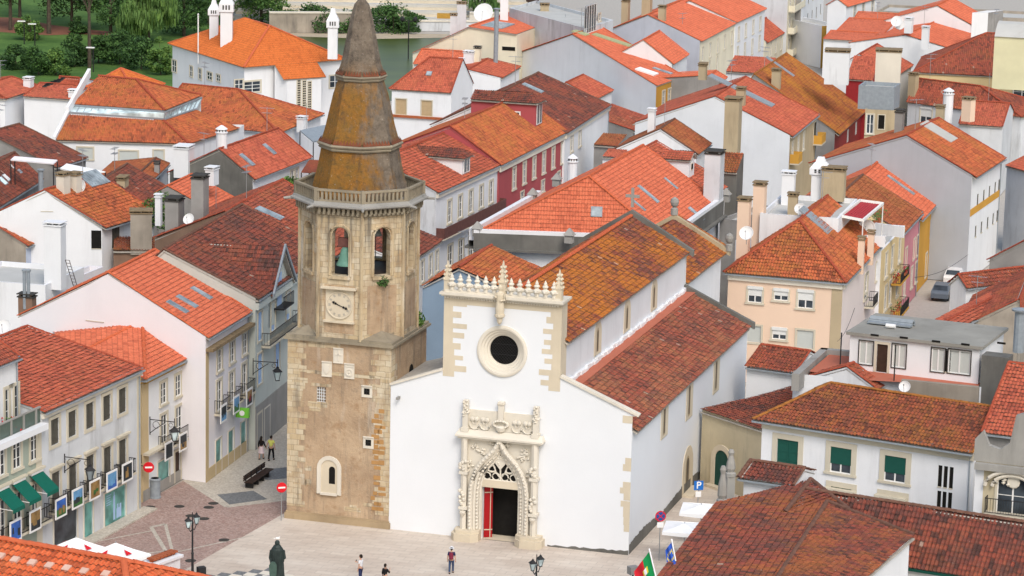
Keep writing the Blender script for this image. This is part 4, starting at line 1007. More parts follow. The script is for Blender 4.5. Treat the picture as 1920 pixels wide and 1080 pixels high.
# slab and weathered set-off between square and octagon
mb=MB(); mb.box(S(SL-TW-.22,-.25,BT-.12),FX*(TW+.47),NX*(TW+.5),Z*.16); mb.box(S(SL-TW-.1,-.12,BT+.04),FX*(TW+.22),NX*(TW+.25),Z*.18); mb.build('string_course',['corbel_stone'],tw)
OR=4.02; VA=math.atan2(-NX.y,-NX.x)+math.pi/8
def ov(k,r,z): a=VA+k*math.pi/4; return W3((TC.x+r*math.cos(a),TC.y+r*math.sin(a),z))
mb=MB()
for sx in(-1,1):
    for sy in(-1,1):
        c=TC+FX*sx*(TW/2-.05)+NX*sy*(TW/2-.05)
        a=c-FX*sx*2.2; b=c-NX*sy*2.2; m=TC+FX*sx*2.6+NX*sy*2.6
        z0=Z*(BT+.2); mb=MB(); mb.poly([a+z0,c+z0,m+Z*(BT+.75)]); mb.poly([c+z0,b+z0,m+Z*(BT+.75)]); mb.build('corner_broach',['corbel_stone'],tw)
# octagon: walls with pointed belfry openings through to the sky
OZ0,OZ1=BT+.1,21.9
ow=MB(); TH=.62
for k in range(8):
    a,b=ov(k,OR,0),ov(k+1,OR,0); L=(b-a).length; u=(b-a)/L; n=outward(a,b,TC); ai,bi=ov(k,OR-TH/math.cos(math.pi/8),0),ov(k+1,OR-TH/math.cos(math.pi/8),0)
    w,z0,z1=1.18,17.25,20.55; r=w/2
    hole=[(L/2-r,z0),(L/2,z0),(L/2+r,z0)]+[(L/2+r*math.cos(math.pi*i/10),z1-r*1.05+1.05*r*math.sin(math.pi*i/10)) for i in range(11)]
    F=lambda p,o=0.:a+u*p[0]+Z*p[1]-n*o
    wh=lambda q,o=0.:ow.poly([F(p,o) for p in q],0,[(p[0]+k*5.3,p[1]) for p in q])
    wh([(0,OZ0),(L,OZ0),(L,z0-.3),(0,z0-.3)]); wh([(0,z1+.3),(L,z1+.3),(L,OZ1),(0,OZ1)])
    for q in ring_fill(hole,(0,z0-.3,L,z1+.3)): wh(q)
    dx=(L-(bi-ai).length)/2
    for q in ring_fill(hole,(dx,z0-.3,L-dx,z1+.3)): wh(q,TH)
    for i in range(len(hole)): p,q=hole[i],hole[(i+1)%len(hole)]; ow.poly([F(p),F(q),F(q,TH),F(p,TH)],0,[(0,p[1]),(.3,q[1]),(.3,q[1]),(0,p[1])])
    # raised jamb mouldings
    o2=[(L/2+(p[0]-L/2)*1.28,p[1]+(0 if p[1]<18 else .13)) for p in hole[2:]]
    ow.tube([F(p,-.02) for p in [(L/2+r*1.28,z0)]+o2[1:]+[(L/2-r*1.28,z0)]],.09,5)
    ow.box(F((L/2-r*1.3,z0-.22),-.0),u*r*2.6,Z*.2,n*.16)
    # corner pilaster strips
ow.build('belfry_wall',['tower_ashlar'],tw)
mb=MB()
for k in range(8): mb.tube([ov(k,OR+.02,OZ0),ov(k,OR+.02,21.7)],.13,6)
mb.build('corner_shaft',['tower_ashlar'],tw)
mb=MB()
for z in(17.1,20.9): mb.poly([ov(k,OR-.5,z) for k in range(8)])
mb.build('belfry_floor',['wood_dark'],tw)
# rendered panels on the lower octagon
mb=MB()
for k in range(8):
    a,b=ov(k,OR+.012,0),ov(k+1,OR+.012,0); u=(b-a).normalized(); n=outward(a,b,TC)
    if k in(6,7,0,1,5): mb.poly([a+u*.45+Z*13.3,b-u*.45+Z*13.3,b-u*.45+Z*16.6,a+u*.45+Z*16.6])
mb.build('render_panel',['tower_render'],tw)
# corbel table, cornice, balustrade
mb=MB()
for k in range(8):
    a,b=ov(k,OR,0),ov(k+1,OR,0); u=(b-a).normalized(); n=outward(a,b,TC); L=(b-a).length
    for i in range(9): mb.box(a+u*(L*(i+.25)/9)+Z*21.55-n*.05,u*L*.055*1.0,n*.42,Z*.42); mb.lathe(a+u*(L*(i+.35)/9)+Z*21.5+n*.25,[(0,-.16),(.12,-.05),(.12,.08),(0,.1)],6)
def oct_ring(mb,prof,m=0):
    for k in range(8):
        for (r0,z0),(r1,z1) in zip(prof,prof[1:]): mb.poly([ov(k,r0,z0),ov(k+1,r0,z0),ov(k+1,r1,z1),ov(k,r1,z1)],m)
oct_ring(mb,[(OR,21.3),(OR+.12,21.45),(OR+.1,21.6),(OR,21.65)])
mb.build('corbel_table',['corbel_stone'],tw)
mb=MB(); oct_ring(mb,[(OR,21.86),(4.55,21.9),(4.72,22.0),(4.72,22.1),(4.55,22.16),(4.5,22.3),(4.2,22.32),(3.0,22.3)])
for k in range(8): d=(ov(k,1,0)-W3((TC.x,TC.y,0))).normalized(); mb.tube([ov(k,4.5,22.0),ov(k,5.15,21.95)],[.13,.08],6)
mb.build('cornice',['grey_stone'],tw)
mb=MB()
for k in range(8):
    a,b=ov(k,4.3,0),ov(k+1,4.3,0); u=(b-a).normalized(); n=outward(a,b,TC); L=(b-a).length
    mb.box(a+Z*22.3-n*.1,u*L,n*.2,Z*.12); mb.box(a+Z*23.0-n*.12,u*L,n*.24,Z*.14)
    N=11
    for i in range(N): c=a+u*(L*(i+.5)/N); mb.box(c-u*.075+Z*22.42-n*.07,u*.15,n*.14,Z*.58)
    mb.box(a-u*.12+Z*22.3-n*.13,u*.24,n*.26,Z*.88)
mb.build('balustrade',['corbel_stone'],tw)
# spire: three tapering octagonal stages with roped stone rings
mb=MB()
def sp(prof): 
    for k in range(8):
        for (r0,z0),(r1,z1) in zip(prof,prof[1:]): mb.poly([ov(k,r0,z0),ov(k+1,r0,z0),ov(k+1,r1,z1),ov(k,r1,z1)])
sp([(3.5,22.32),(3.42,22.62),(3.22,22.75),(2.86,24.2),(2.62,25.55),(2.62,26.0),(2.36,26.9),(1.86,29.1),(1.5,30.2),(1.5,30.75),(1.34,31.2),(1.0,33.0),(.72,34.4),(.5,35.15),(.25,35.45),(0,35.5)])
mb.build('spire',['spire_lime'],tw)
mb=MB()
def rope(r,z,t,n=8):
    pts=[]
    for k in range(8):
        for i in range(4): pts.append(ov(k,r,z)+(ov(k+1,r,z)-ov(k,r,z))*i/4)
    pts.append(pts[0]); mb.tube(pts,t,6,0,False)
    for i in range(len(pts)-1):
        for j in range(3): mb.lathe(pts[i]+(pts[i+1]-pts[i])*j/3,[(0,-t*1.15),(t*1.12,0),(0,t*1.15)],6,1)
for r,z,t in((2.72,25.55,.11),(2.8,25.78,.13),(1.6,30.15,.10),(1.66,30.35,.12)): rope(r,z,t)
for rr,z,N in((2.62,25.95,9),(1.52,30.5,6)):
    for k in range(8):
        a,b=ov(k,rr,z),ov(k+1,rr,z); n=outward(a,b,TC)
        for i in range(N): p=a+(b-a)*i/N; q=a+(b-a)*(i+1)/N; mb.poly([p+n*.22,q+n*.22,(p+q)/2+n*.03+Z*.32],2); mb.poly([p+n*.22-Z*.05,q+n*.22-Z*.05,q+n*.22,p+n*.22],2)
mb.build('rope_moulding',['corbel_stone','corbel_stone','ring_teeth'],tw)
# clock on the front-left octagon face
def oct_face(p):
    best=None
    for k in range(8):
        a,b=ov(k,OR,0),ov(k+1,OR,0); n=outward(a,b,TC)
        if n.dot(CAM-a)<=0: continue
        q=RPl(p,a,n); u=(b-a).normalized(); s_=(q-a).dot(u); L=(b-a).length
        if -.1<=s_<=L+.1: return q,u if u.x>0 else -u,n
q,u,n=oct_face((520+372/1016*320,320+800/1080*340))
mb=MB(); mb.box(q-u*1.0-Z*1.08,u*2.0,Z*2.2,n*.05,0); mb.box(q-u*1.1-Z*1.2,u*2.2,Z*.13,n*.28,0); mb.box(q-u*1.25+Z*1.12,u*2.5,Z*.13,n*.4,0)
ck=mb.build('clock',['limestone'],tw)
mb=MB(); mb.lathe(q+n*.05,[(0,.05),(.85,.05),(.88,.09),(.95,.09),(.95,0)],40,ax=(u,Z,n)); mb.build('clock_face',['limestone'],ck)
mb=MB()
for k in range(12):
    a=k*math.pi/6; d=u*math.sin(a)+Z*math.cos(a); x=d.cross(n)
    for j in((-1,0,1) if k%3 else(-1.5,-.5,.5,1.5)): mb.box(q+n*.1+d*.62+x*(j*.05-.012),d*.17,x*.022,n*.012)
for k in range(60): a=k*math.pi/30; d=u*math.sin(a)+Z*math.cos(a); x=d.cross(n); mb.box(q+n*.1+d*.82-x*.01,d*.03,x*.02,n*.01)
mb.build('numerals',['grey_stone'],ck)
mb=MB()
for a,L,w in((R_(294),.52,.06),(R_(110),.62,.045)):
    d=u*math.sin(a)+Z*math.cos(a); x=d.cross(n); mb.box(q+n*.13-x*w/2-d*.12,d*(L+.12),x*w,n*.02); mb.poly([q+n*.15+d*L*.75-x*.13,q+n*.15+d*L*.75+x*.13,q+n*.15+d*L*1.08]); mb.lathe(q+n*.14+d*L*.55,[(.0,0),(.09,.01)],8,ax=(u,Z,n))
mb.build('clock_hand',['iron'],ck)
# bells in the openings
def bell(c,r,h_,m,name='bell'):
    b=thing(name,None,None,c)
for q0,r,hh,m,lab in (("F650,850",.62,1.25,'bell_green','large green bronze bell hanging in the left belfry opening above the clock'),("F925,655",.42,.75,'bell_dark','small dark bell hung at the top of the right belfry opening')):
    q,u,n=oct_face(q0); c=q-n*.55; root=thing('bell',lab,'bell',c,'bells in the church tower')
    mb=MB(); mb.lathe(c-Z*hh*.5,[(r*.93,.02),(r,0),(r*.98,.08),(r*.8,hh*.25),(r*.62,hh*.6),(r*.5,hh*.85),(r*.3,hh*.98),(0,hh)],20); mb.build('bell_body',[m],root)
    mb=MB(); mb.box(c-u*.5+Z*hh*.5-n*.15,u*1.0,Z*(.6 if r>.5 else .2),n*.3); mb.tube([c+Z*hh*.5-u*.62,c+Z*hh*.5+u*.62],.06,6); mb.build('yoke',['balcony_maroon' if r>.5 else 'iron'],root)
    if r<.5: mb=MB(); mb.tube([c-Z*hh*.3,c-Z*1.9],.03,5); mb.build('clapper_rod',['iron'],root)
# weeds rooted in the masonry
def weed(c,r,label,n=160,m='leaf_mid'):
    mb=MB(); rnd=random.Random(int(c.x*77))
    for i in range(n):
        d=W3((rnd.gauss(0,1),rnd.gauss(0,1),rnd.gauss(0,.9))).normalized()*r*rnd.random()**.5; x=W3((rnd.uniform(-1,1),rnd.uniform(-1,1),rnd.uniform(-.2,1))).normalized(); y=x.cross(W3((rnd.uniform(-1,1),rnd.uniform(-1,1),.3))).normalized(); s_=r*.28; p=c+d; mb.poly([p-x*s_,p+y*s_*.45,p+x*s_,p-y*s_*.45],rnd.choice((0,0,1)))
    o=mb.build('wall_weed',[m,'leaf_dark' if m!='leaf_light' else 'leaf_mid'],None); return tag(o,label,'plant',group='weeds on the old tower')
q,u,n=oct_face("F945,1030"); weed(q+n*.15,.42,'bright green tuft growing below the right belfry opening of the tower')
weed(S(SL-.35,TW-1.5,13.3),.7,'dry brushy weed growing on the right shoulder of the stone tower',220,'leaf_light')
DBG=__import__("os").environ.get("DBG","")
# ================================================================ houses, each surveyed by its eaves
HS={}
def H(key,name,label,*a,**k):
    h=House(name,label,*a,**k); HS[key]=h; return h
def plan(p,z):
    q=G(p,0.); return W3((q.x,q.y,z))
# ---- left side of the street and square
h=H('h2','town_house','weathered white house with a row of framed photographs hung on its balconies','I345,935','I1085,605',ze=10.0,depth=11,r2='I207,288',roof='tile_red',wall='shabby_white',ov=.35)
h=H('h3','corner_house','white corner house with gold stone quoin and mustard eaves above the no-entry sign','I1092,690','I1605,432',ze=8.9,depth=7.5,kind='hip',hip=(1,0),r1='I1075,248',r2='I1215,180',roof='tile_new',wall='white_plaster',ov=.45)
h=H('h4','gabled_house','white house with smooth orange roof and three small roof windows in a row','I130,212','I1570,378','I1890,180',ze=10.6,axis='bc',r1='E815,968',roof='tile_new',wall='pink_white')
h=H('h5','tall_house','pale green house with pointed dormer gable and blue shutters beside the tower',None,(486,562),(618,470),ze=11.5,depth=11,axis='bc',r1='E1230,792',roof='tile_dark',wall='pale_sage')
h=H('h6','town_house','long house with red tiled roof and one grey skylight just left of the belfry','E1155,705',(590,508),(690,440),ze=9.5,axis='bc',r1='E1690,505',roof='tile_mid',wall='brown_wall',ov=.1)
h=H('h7','gabled_house','white gabled house with lichen-orange roof, two chimneys and satellite dish',(-55,422),'E800,632','E1190,512',ze=8.2,axis='bc',r1='E335,345',roof='tile_orange_aged',wall='white_plaster',ov=.5)
h=H('h8','small_house','small house with orange roof, grey masonry side and pale blue end wall',None,'E215,768','E410,692',ze=6.6,depth=8,axis='bc',r2='E90,488',roof='tile_orange_aged',wall='bare_masonry',wm2={'bc':'pale_blue'})
h=H('h10','town_house','low house with dark mottled roof and small glass panes at the left edge',None,'E-300,660','E325,268',ze=8.0,depth=9,axis='bc',r2='E110,62',roof='tile_dark',wall='grey_cement')
h=H('h11','town_house','house with brown weathered roof below the white walls at far left',None,'E425,178','E662,104',ze=8.5,depth=12,axis='bc',r2='A145,930',roof='tile_dark',wall='grey_cement')
h=H('h12','white_house','white house with pinkish red hipped roof at the left edge of the park',None,'A45,742','A325,655',ze=8,depth=10,axis='bc',kind='hip',hip=(1,1),r2='A85,576',roof='tile_red',wall='white_plaster')
h=H('h13','white_house','white house with a row of dark roof windows beside the glass-banded roof','A172,722','A530,750',ze=8,depth=9,axis='ab',r1='A300,622',roof='tile_red',wall='white_plaster',grid=1)
h=H('h14','small_house','small red roofed house behind the row of dark roof windows','A440,650','A660,640',ze=8,depth=6,r1='A445,575',roof='tile_red',wall='white_plaster',grid=1)
h=H('h16','pavilion_house','orange hipped roof peeping out behind the glass-banded roof','A640,655','A1010,705','A1240,632',ze=9,kind='hip',axis='ab',r1='A905,513',r2='A907,513',roof='tile_villa',wall='white_plaster')
h=H('h17','white_house','long house with orange hipped roof and lichen patch below the villa',(290,226),'B170,1003','B512,857',ze=8,axis='ab',kind='hip',hip=(0,1),r1=(342,157.5),r2=(457,166),roof='tile_orange_aged',wall='white_plaster')
h=H('h19','small_house','small lean-to with red roof beside the fluted round chimney','A1448,1040','A1690,1045',ze=6.5,depth=3.2,kind='mono',r2='A1740,985',roof='tile_red',wall='white_plaster')
h=H('h20','gabled_house','house with bare grey gable and smooth red roof with two skylights',None,'E1915,268','F425,100',ze=8,depth=9.5,axis='bc',r1='E1645,38',roof='tile_red',wall='dark_cement',wm2={'bc':'white_plaster'})
h=H('h21','gabled_house','small house with new orange roof behind a big grey chimney stack',None,'E1590,500','E1765,408',ze=6.8,depth=8,axis='bc',r2='E1440,228',roof='tile_new',wall='grey_cement')
h=H('h22','town_house','house with dark weathered roof beside the ivy clump',None,'E1095,470','E1275,335',ze=8,depth=8,axis='bc',r2='E955,148',roof='tile_dark',wall='grey_cement')
h=H('h23','small_house','low house with faded orange roof below the glass-banded building',None,'E1160,260','E1275,150',ze=7.4,depth=6,axis='bc',r2='E1170,106',roof='tile_brown',wall='white_plaster')
# ---- middle of the picture
h=H('h24','white_house','white house with two tan shuttered windows right of the spire',(705,176),'B1460,698',ze=8,depth=9,kind='hip',hip=(1,0),r1='B1230,455',r2='B1725,484',rz=11.6,grid=2,roof='tile_red',wall='white_plaster')
h=H('h29','town_house','white house with white dormer and long dark balcony right of the belfry',None,(823,362),(942,308),ze=10.5,depth=14,axis='bc',r2=(837,248),roof='tile_red',wall='shabby_white',wm2={'bc':'white_plaster'})
h=H('h28','red_house','crimson fronted town house with red dormer and orange tiled roof',None,(941,310),(1066,247),ze=10.5,depth=14,axis='bc',r2='B1980,715',roof='tile_orange_aged',wall='red_wall')
h=H('h27','town_house','white fronted house with big dark weathered roof and one grey skylight',None,(1064,250),(1146,197),ze=10.5,depth=15,axis='bc',r2=(1010,136),roof='tile_dark',wall='white_plaster')
h=H('h30','low_house','low white house with dark red roof squeezed between the belfry and balcony house',None,'F1150,900','F1405,722',ze=6.2,depth=6,axis='bc',kind='mono',rz=8.2,roof='tile_dark',wall='white_plaster')
h=H('h31','parapet_house','large house with bright new orange roof and white parapets behind the church',(889,438),(1246,451),(1347,378),ze=9.6,axis='bc',kind='hip',hip=(1,0),r1=(1121,332),r2=(1206,272),roof='tile_new',wall='white_plaster',ov=.0)
h=H('h26','gabled_house','big house with blank white gable wall and pale green strip on its roof','C60,392','C1088,645','C1290,572',ze=8.5,axis='bc',r1='C455,258',roof='tile_new',wall='white_plaster',wm2={'bc':'ochre'},ov=.1)
h=H('h26b','small_house','orange roofed house with white parapet beyond the pale green roof strip',None,'C1215,484','C1330,410',ze=9.5,depth=9,axis='bc',r1='C985,300',roof='tile_new',wall='white_plaster')
h=H('hc2','gabled_house','tall house with lilac grey blank gable and orange roof','C700,232','C1425,312','C1690,172',ze=10.5,axis='bc',r1='C1020,112',roof='tile_new',wall='grey_lilac',wm2={'bc':'cream'})
h=H('hc3','town_house','white fronted house with orange roof at the end of the lilac gable',None,'C1690,170','C1912,66',ze=10.6,depth=12,axis='bc',r1='C1330,5',roof='tile_new',wall='white_plaster')
h=H('hc4','small_house','small red roofed house tucked against the big blank white wall',None,'C640,742','C765,678',ze=7,depth=6,axis='bc',r2='C535,560',roof='tile_red',wall='white_plaster')
h=H('hc5','small_house','low house with orange roof in front of the blank white wall',None,'C930,985','C1020,880',ze=6,depth=9,axis='bc',r2='C750,785',roof='tile_mid',wall='grey_cement')
h=H('hb3','small_house','red roofed house behind the tall grey flue pipe',None,'B1850,585','B1990,500',ze=7.2,depth=9,axis='bc',r2='B1740,440',roof='tile_red',wall='white_plaster')
h=H('hc6','white_block','tall white rough walled block with barred windows behind the dish antenna','C-20,60','C560,215','C760,150',ze=13,kind='flat',wall='shabby_white')
# ---- right half
h=H('h33','long_house','house with long stained white gable wall and red roof with grey ridge sheet','C900,925',(1487,256),(1537,215),ze=9.2,axis='bc',r1='C1525,722',roof='tile_red',wall='stained_white',wm2={'bc':'tan_wall'},ov=.35)
_d=HS['h33'].c; _o=outward(_d[0],_d[1],HS['h33'].ctr)*.5
b_,c_=VP((1575,247),_d[0]+_o,_d[1]+_o),VP((1626,212),_d[0]+_o,_d[1]+_o); z_=(b_.z+c_.z)/2; b_.z=c_.z=z_
h=H('h34','town_house','house with lichen gold roof and red glazed loggia under its eaves',None,b_,c_,ze=z_,depth=15,axis='bc',r2='D140,400',roof='tile_gold',wall='grey_cement',wm2={'bc':'loggia_red'},ov=.6)
h=H('h35','tan_block','tan walled block with dark grey rooftop box and turret','D730,820','D960,830',ze=10,depth=9,kind='flat',wall='tan_wall')
h=H('h37','gabled_house','blue grey gabled house with yellow banded white front on the right hand street',None,(1832,333),(1887,297),ze=10.5,depth=17,axis='bc',r1='H1040,-65',roof='tile_orange_aged',wall='blue_grey',wm2={'bc':'white_plaster'},ov=.5)
h=H('h41','peach_house','peach house with orange hipped roof and roller blinds behind the church',(1356,511),(1587,531),(1657,457),ze=9.2,axis='bc',kind='hip',hip=(1,0),r1='H235,572',roof='tile_orange_aged',wall='peach',wm2={'bc':'pale_pink'},ov=.35)
h=H('h43','long_house','long house with faded red roof along the right hand street','J1200,262','J1445,296','J1910,60',ze=6.5,axis='bc',r1='J1320,255',roof='tile_red',wall='white_plaster')
h=H('h43b','stone_house','rough stone house with white coping at the right edge','J1420,310','J1900,345',ze=5.5,depth=14,axis='bc',r1='J1890,85',roof='tile_mid',wall='bare_masonry')
h=H('h43c','small_house','white sided house with reddish brown roof by the parked cars',(1814,541),(1990,520),None,6.,depth=2.6,axis='ab',rz=7.0,roof='tile_mid',wall='white_plaster',gv=.1)
h=H('h43d','small_house','house with red roof and grey glazed edge at the right edge',(1850,488),(1990,505),None,7.,depth=13,axis='bc',rz=9.2,roof='tile_red',wall='grey_cement')
h=H('h45','white_house','white house with green roller blinds and lichen streaked hipped roof',(1411,787),(1822,851),ze=8.2,depth=10.5,axis='ab',kind='hip',hip=(1,0),r1=(1557,719),roof='tile_lichen',wall='white_plaster',ov=.5)
h=H('h47','church_annex','stained yellow annex with pointed green door on the side of the church','K1092,915','K1560,1065',ze=5.4,depth=16,kind='mono',rz=6.4,axis='ab',roof='tile_dark',wall='weathered_yellow',ov=.2)
h=H('h47b','small_house','low dark tiled roof between the church and the terrace','K1430,590','K1800,640',ze=6.6,depth=6,axis='ab',rz=7.7,roof='tile_mid',wall='white_plaster')
h=H('h50','turret_house','small white annex with curved dark tile roof and barred window','M1375,345','M1790,405',ze=8.3,depth=4,axis='ab',kind='hip',hip=(1,0),r1='M1470,215',roof='tile_dark',wall='white_plaster',near=True)
# ---- far right
h=H('d5a','town_house','rearmost of three stepped orange roofs near the upper right','D640,150','D1005,158',ze=9.5,depth=8,r2='D1022,108',roof='tile_new',wall='white_plaster',grid=1)
h=H('d5b','town_house','middle one of three stepped orange roofs near the upper right','D508,238','D884,248',ze=9,depth=8,r2='D962,155',roof='tile_new',wall='white_plaster',grid=1)
h=H('d5c','town_house','front one of three stepped orange roofs with mustard corner','D415,292','D795,298',ze=8.5,depth=6,r2='D824,250',roof='tile_new',wall='white_plaster',grid=1)
h=H('d6','gabled_house','wide house with smooth orange roof, white gable and slim chimney',None,'D1395,372','D1650,245',ze=8.5,depth=15,axis='bc',r1='D1030,262',roof='tile_new',wall='white_plaster')
h=H('d6b','town_house','house with red orange roof behind the wide orange one',None,'D1535,190','D1640,130',ze=10,depth=13,axis='bc',r1='D1268,42',roof='tile_new',wall='white_plaster')
h=H('d7','small_house','small orange gable behind the two big pale chimney stacks',None,'D965,572','D1092,490',ze=8,depth=9,axis='bc',r2='D820,330',roof='tile_red',wall='white_plaster')
h=H('d8','small_house','lean-to of red channel tiles between two big pale chimney stacks','D585,592','D802,592',ze=9,depth=5,kind='mono',r2='D840,428',roof='tile_red',wall='loggia_red',grid=1)
h=H('d10','cream_house','large cream house with dark red hipped roof at the upper right edge','D1085,542','D2300,600',ze=9,depth=16,kind='hip',hip=(1,1),r1='D1640,248',roof='tile_mid',wall='butter_yellow')
h=H('d11','town_house','house with dark red shingled roof and round metal cowl chimney','D1040,768','D1905,880',ze=8.2,depth=10,kind='hip',hip=(0,1),r1='D1120,588',r2='D1690,630',roof='tile_mid',wall='shabby_white')
_c=HS['h41'].c
def sp2(t,u):
    p,q=VP(t,_c[0],_c[1]),VP(u,_c[0],_c[1]); z=(p.z+q.z)/2; return W3((p.x,p.y,z)),W3((q.x,q.y,z)),z
b_,c_,z_=sp2((1730,404),(1771,376))
h=H('h38','ochre_house','ochre fronted house with bright orange roof and long narrow skylight',None,b_,c_,ze=z_,depth=13,axis='bc',r2='H885,80',roof='tile_new',wall='white_plaster',wm2={'bc':'ochre'},ov=.45)
b_,c_,z_=sp2((1695,433),(1731,405))
h=H('h39','pink_house','rose pink fronted house with brown tiled roof between yellow and ochre fronts',None,b_,c_,ze=z_,depth=13,axis='bc',r2='H712,232',roof='tile_brown',wall='butter_yellow',wm2={'bc':'rose_pink'},ov=.35)
b_,c_,z_=sp2((1653,462),(1697,432))
h=H('h40','terrace_house','yellow fronted house with roof terrace, dark red awning and flowered balconies',None,b_,c_,ze=z_,depth=13,kind='flat',wall='white_plaster',wm2={'bc':'butter_yellow'})
b_,c_,z_=sp2((1779,437),(1806,418))
h=H('h42','small_house','narrow white house with small red roof beyond the ochre front',None,b_,c_,ze=z_,depth=8,axis='bc',r2='H1310,518',roof='tile_mid',wall='white_plaster')
for k,h in HS.items():
    if h and h.M and DBG: print('HOUSE',k,[round(x,1) for p in h.c for x in p[:2]],'ridge',round(h.M[0].z,1),round(h.M[1].z,1),'sz',round((h.c[1]-h.c[0]).length,1),round((h.c[2]-h.c[1]).length,1))
# ---------------------------------------------------------------- ground, paving, river, park
plain('ground_stone',(.47,.44,.40),.9,.15)
def cobble(name,c1,c2,joint,sc):
    t=NT(name,.9); p=t.pos(); vo=t.n('ShaderNodeTexVoronoi'); vo.inputs['Scale'].default_value=sc; t.l(p,vo.inputs['Vector']); sp=t.n('ShaderNodeSeparateColor'); t.l(vo.outputs['Color'],sp.inputs[0])
    c=t.mix(sp.outputs[0],c1,c2); c=t.mix(t.math('MULTIPLY',t.ramp(t.noise(p,.25,5,.65),.4,.7),.35),c,joint); c=t.mix(t.math('MULTIPLY',t.ramp(vo.outputs['Distance'],.45,.7),.5),c,joint)
    c=t.mix(t.math('MULTIPLY',t.ramp(t.noise(p,1.2,5,.7),.55,.7),.25),c,joint); t.out(c,vo.outputs['Distance'],.4,-.02); return t
cobble('cobble_pink',(.34,.22,.19),(.47,.36,.32),(.22,.16,.14),7.5); cobble('cobble_light',(.47,.43,.36),(.60,.56,.49),(.34,.30,.26),7.5); cobble('cobble_dark',(.15,.16,.17),(.22,.23,.24),(.12,.12,.12),7.5)
t=NT('plaza_slab',.75); tc=t.n('ShaderNodeNewGeometry'); mp=t.n('ShaderNodeMapping'); mp.inputs['Rotation'].default_value=(0,0,R_(16.8)); t.l(tc.outputs['Position'],mp.inputs['Vector']); br=t.n('ShaderNodeTexBrick'); t.l(mp.outputs[0],br.inputs['Vector']); br.inputs['Scale'].default_value=1; br.inputs['Brick Width'].default_value=1.1; br.inputs['Row Height'].default_value=.6; br.inputs['Mortar Size'].default_value=.014; br.inputs['Color1'].default_value=(.62,.55,.475,1); br.inputs['Color2'].default_value=(.56,.485,.415,1); br.inputs['Mortar'].default_value=(.36,.32,.285,1)
p=t.pos(); c=t.mix(t.math('MULTIPLY',t.ramp(t.noise(t.pos((.35,1.,1)),.55,6,.7),.42,.68),.6),br.outputs['Color'],(.40,.325,.27)); c=t.mix(t.math('MULTIPLY',t.ramp(t.noise(p,1.7,5,.75),.56,.72),.35),c,(.34,.29,.25)); c=t.mix(t.math('MULTIPLY',t.ramp(t.noise(p,.16,4),.5,.7),.4),c,(.72,.67,.60)); t.out(c)
t=NT('grass',.95); p=t.pos(); c=t.mix(t.ramp(t.noise(p,.12,5,.6),.35,.65),(.05,.115,.025),(.12,.22,.05)); c=t.mix(t.math('MULTIPLY',t.ramp(t.noise(p,1.5,5,.7),.4,.7),.5),c,(.045,.10,.02)); t.out(c,t.noise(p,4,4),.6,.1)
t=NT('river_water',.3); t.b.inputs['Specular IOR Level'].default_value=.1; t.out(t.mix(t.ramp(t.noise(t.pos((.3,1,1)),.12,3),.35,.65),(.045,.06,.014),(.085,.11,.022)),t.noise(t.pos((.4,1,1)),1.2,3),.04,.05)
plain('park_earth',(.26,.11,.07),.95,.25,sc=.5); plain('sand_bank',(.50,.42,.31),.95,.2,sc=.5)
def sheet(name,pts,z,m,thick=0):
    mb=MB(); q=[P(p,z) for p in pts]; mb.poly(q if (q[1]-q[0]).cross(q[2]-q[0]).z>0 else q[::-1]); o=mb.build(name,[m]); return tag(o,kind='structure')
sheet('ground',[W3((-900,-100,-.06)),W3((900,-100,-.06)),W3((900,1900,-.06)),W3((-900,1900,-.06))],-.06,'ground_stone')
sheet('plaza_pavement',[(-200,1500),(300,1095),(530,964),(545,958),(727,958),(1180,1010),(1330,860),(1420,930),(1300,1300),(1000,1700)],.0,'plaza_slab')
sheet('street_pavement',[(300,940),(350,898),(450,830),(530,760),(620,690),(760,700),(760,960),(540,960),(425,951)],-.012,'cobble_light')
sheet('street_cobbles',[(-250,1400),(-60,1000),(180,1010),(250,960),(262,932),(300,925),(346,900),(425,951),(536,938),(545,962),(300,1100)],-.006,'cobble_pink')
g3=lambda x,y:(x/3,720+y/3)
sheet('pavement_patch',[g3(1220,622),g3(1425,600),g3(1505,648),g3(1290,678)],-.006,'cobble_dark'); sheet('pavement_patch',[g3(1415,487),g3(1640,465),g3(1640,528),g3(1500,540)],-.006,'cobble_dark')
for a,b,w in(("L1135,715","L1345,1060",.28),("L1180,705","L1200,725",.0),("L1240,690","L1320,1000",.22),("L1135,712","L1240,690",.3),("L740,818","L1140,740",.16),("L1300,905","L1900,775",.16),("L960,925","L1300,885",.16),(g3(1035,540),g3(1275,692),.3),(g3(1275,692),g3(1605,652),.3)):
    if w==0: continue
    a,b=P(a,.002),P(b,.002); d=(b-a).normalized(); x=W3((-d.y,d.x,0))*w/2; mb=MB(); mb.poly([a-x,b-x,b+x,a+x]); tag(mb.build('paving_band',['cobble_light']),kind='structure')
c0=G((395,1085),.006); c1=G((520,1072),.006); u=(c1-c0).normalized(); v=W3((u.y,-u.x,0)); u,v=(u+v).normalized(),(u-v).normalized()
mb=MB(); s_=.75
for i in range(-14,14):
    for j in range(-14,14):
        q=c0+u*(i*s_)+v*(j*s_)
        a=(q-c0).dot((u+v).normalized()); b=(q-c0).dot((u-v).normalized())
        if -3<a<4.4 and -.9<b<9: mb.poly([q,q+v*s_,q+v*s_+u*s_,q+u*s_],(i+j)%2)
tag(mb.build('chequer_paving',['pale_stone','cobble_dark']),kind='structure')
k=0
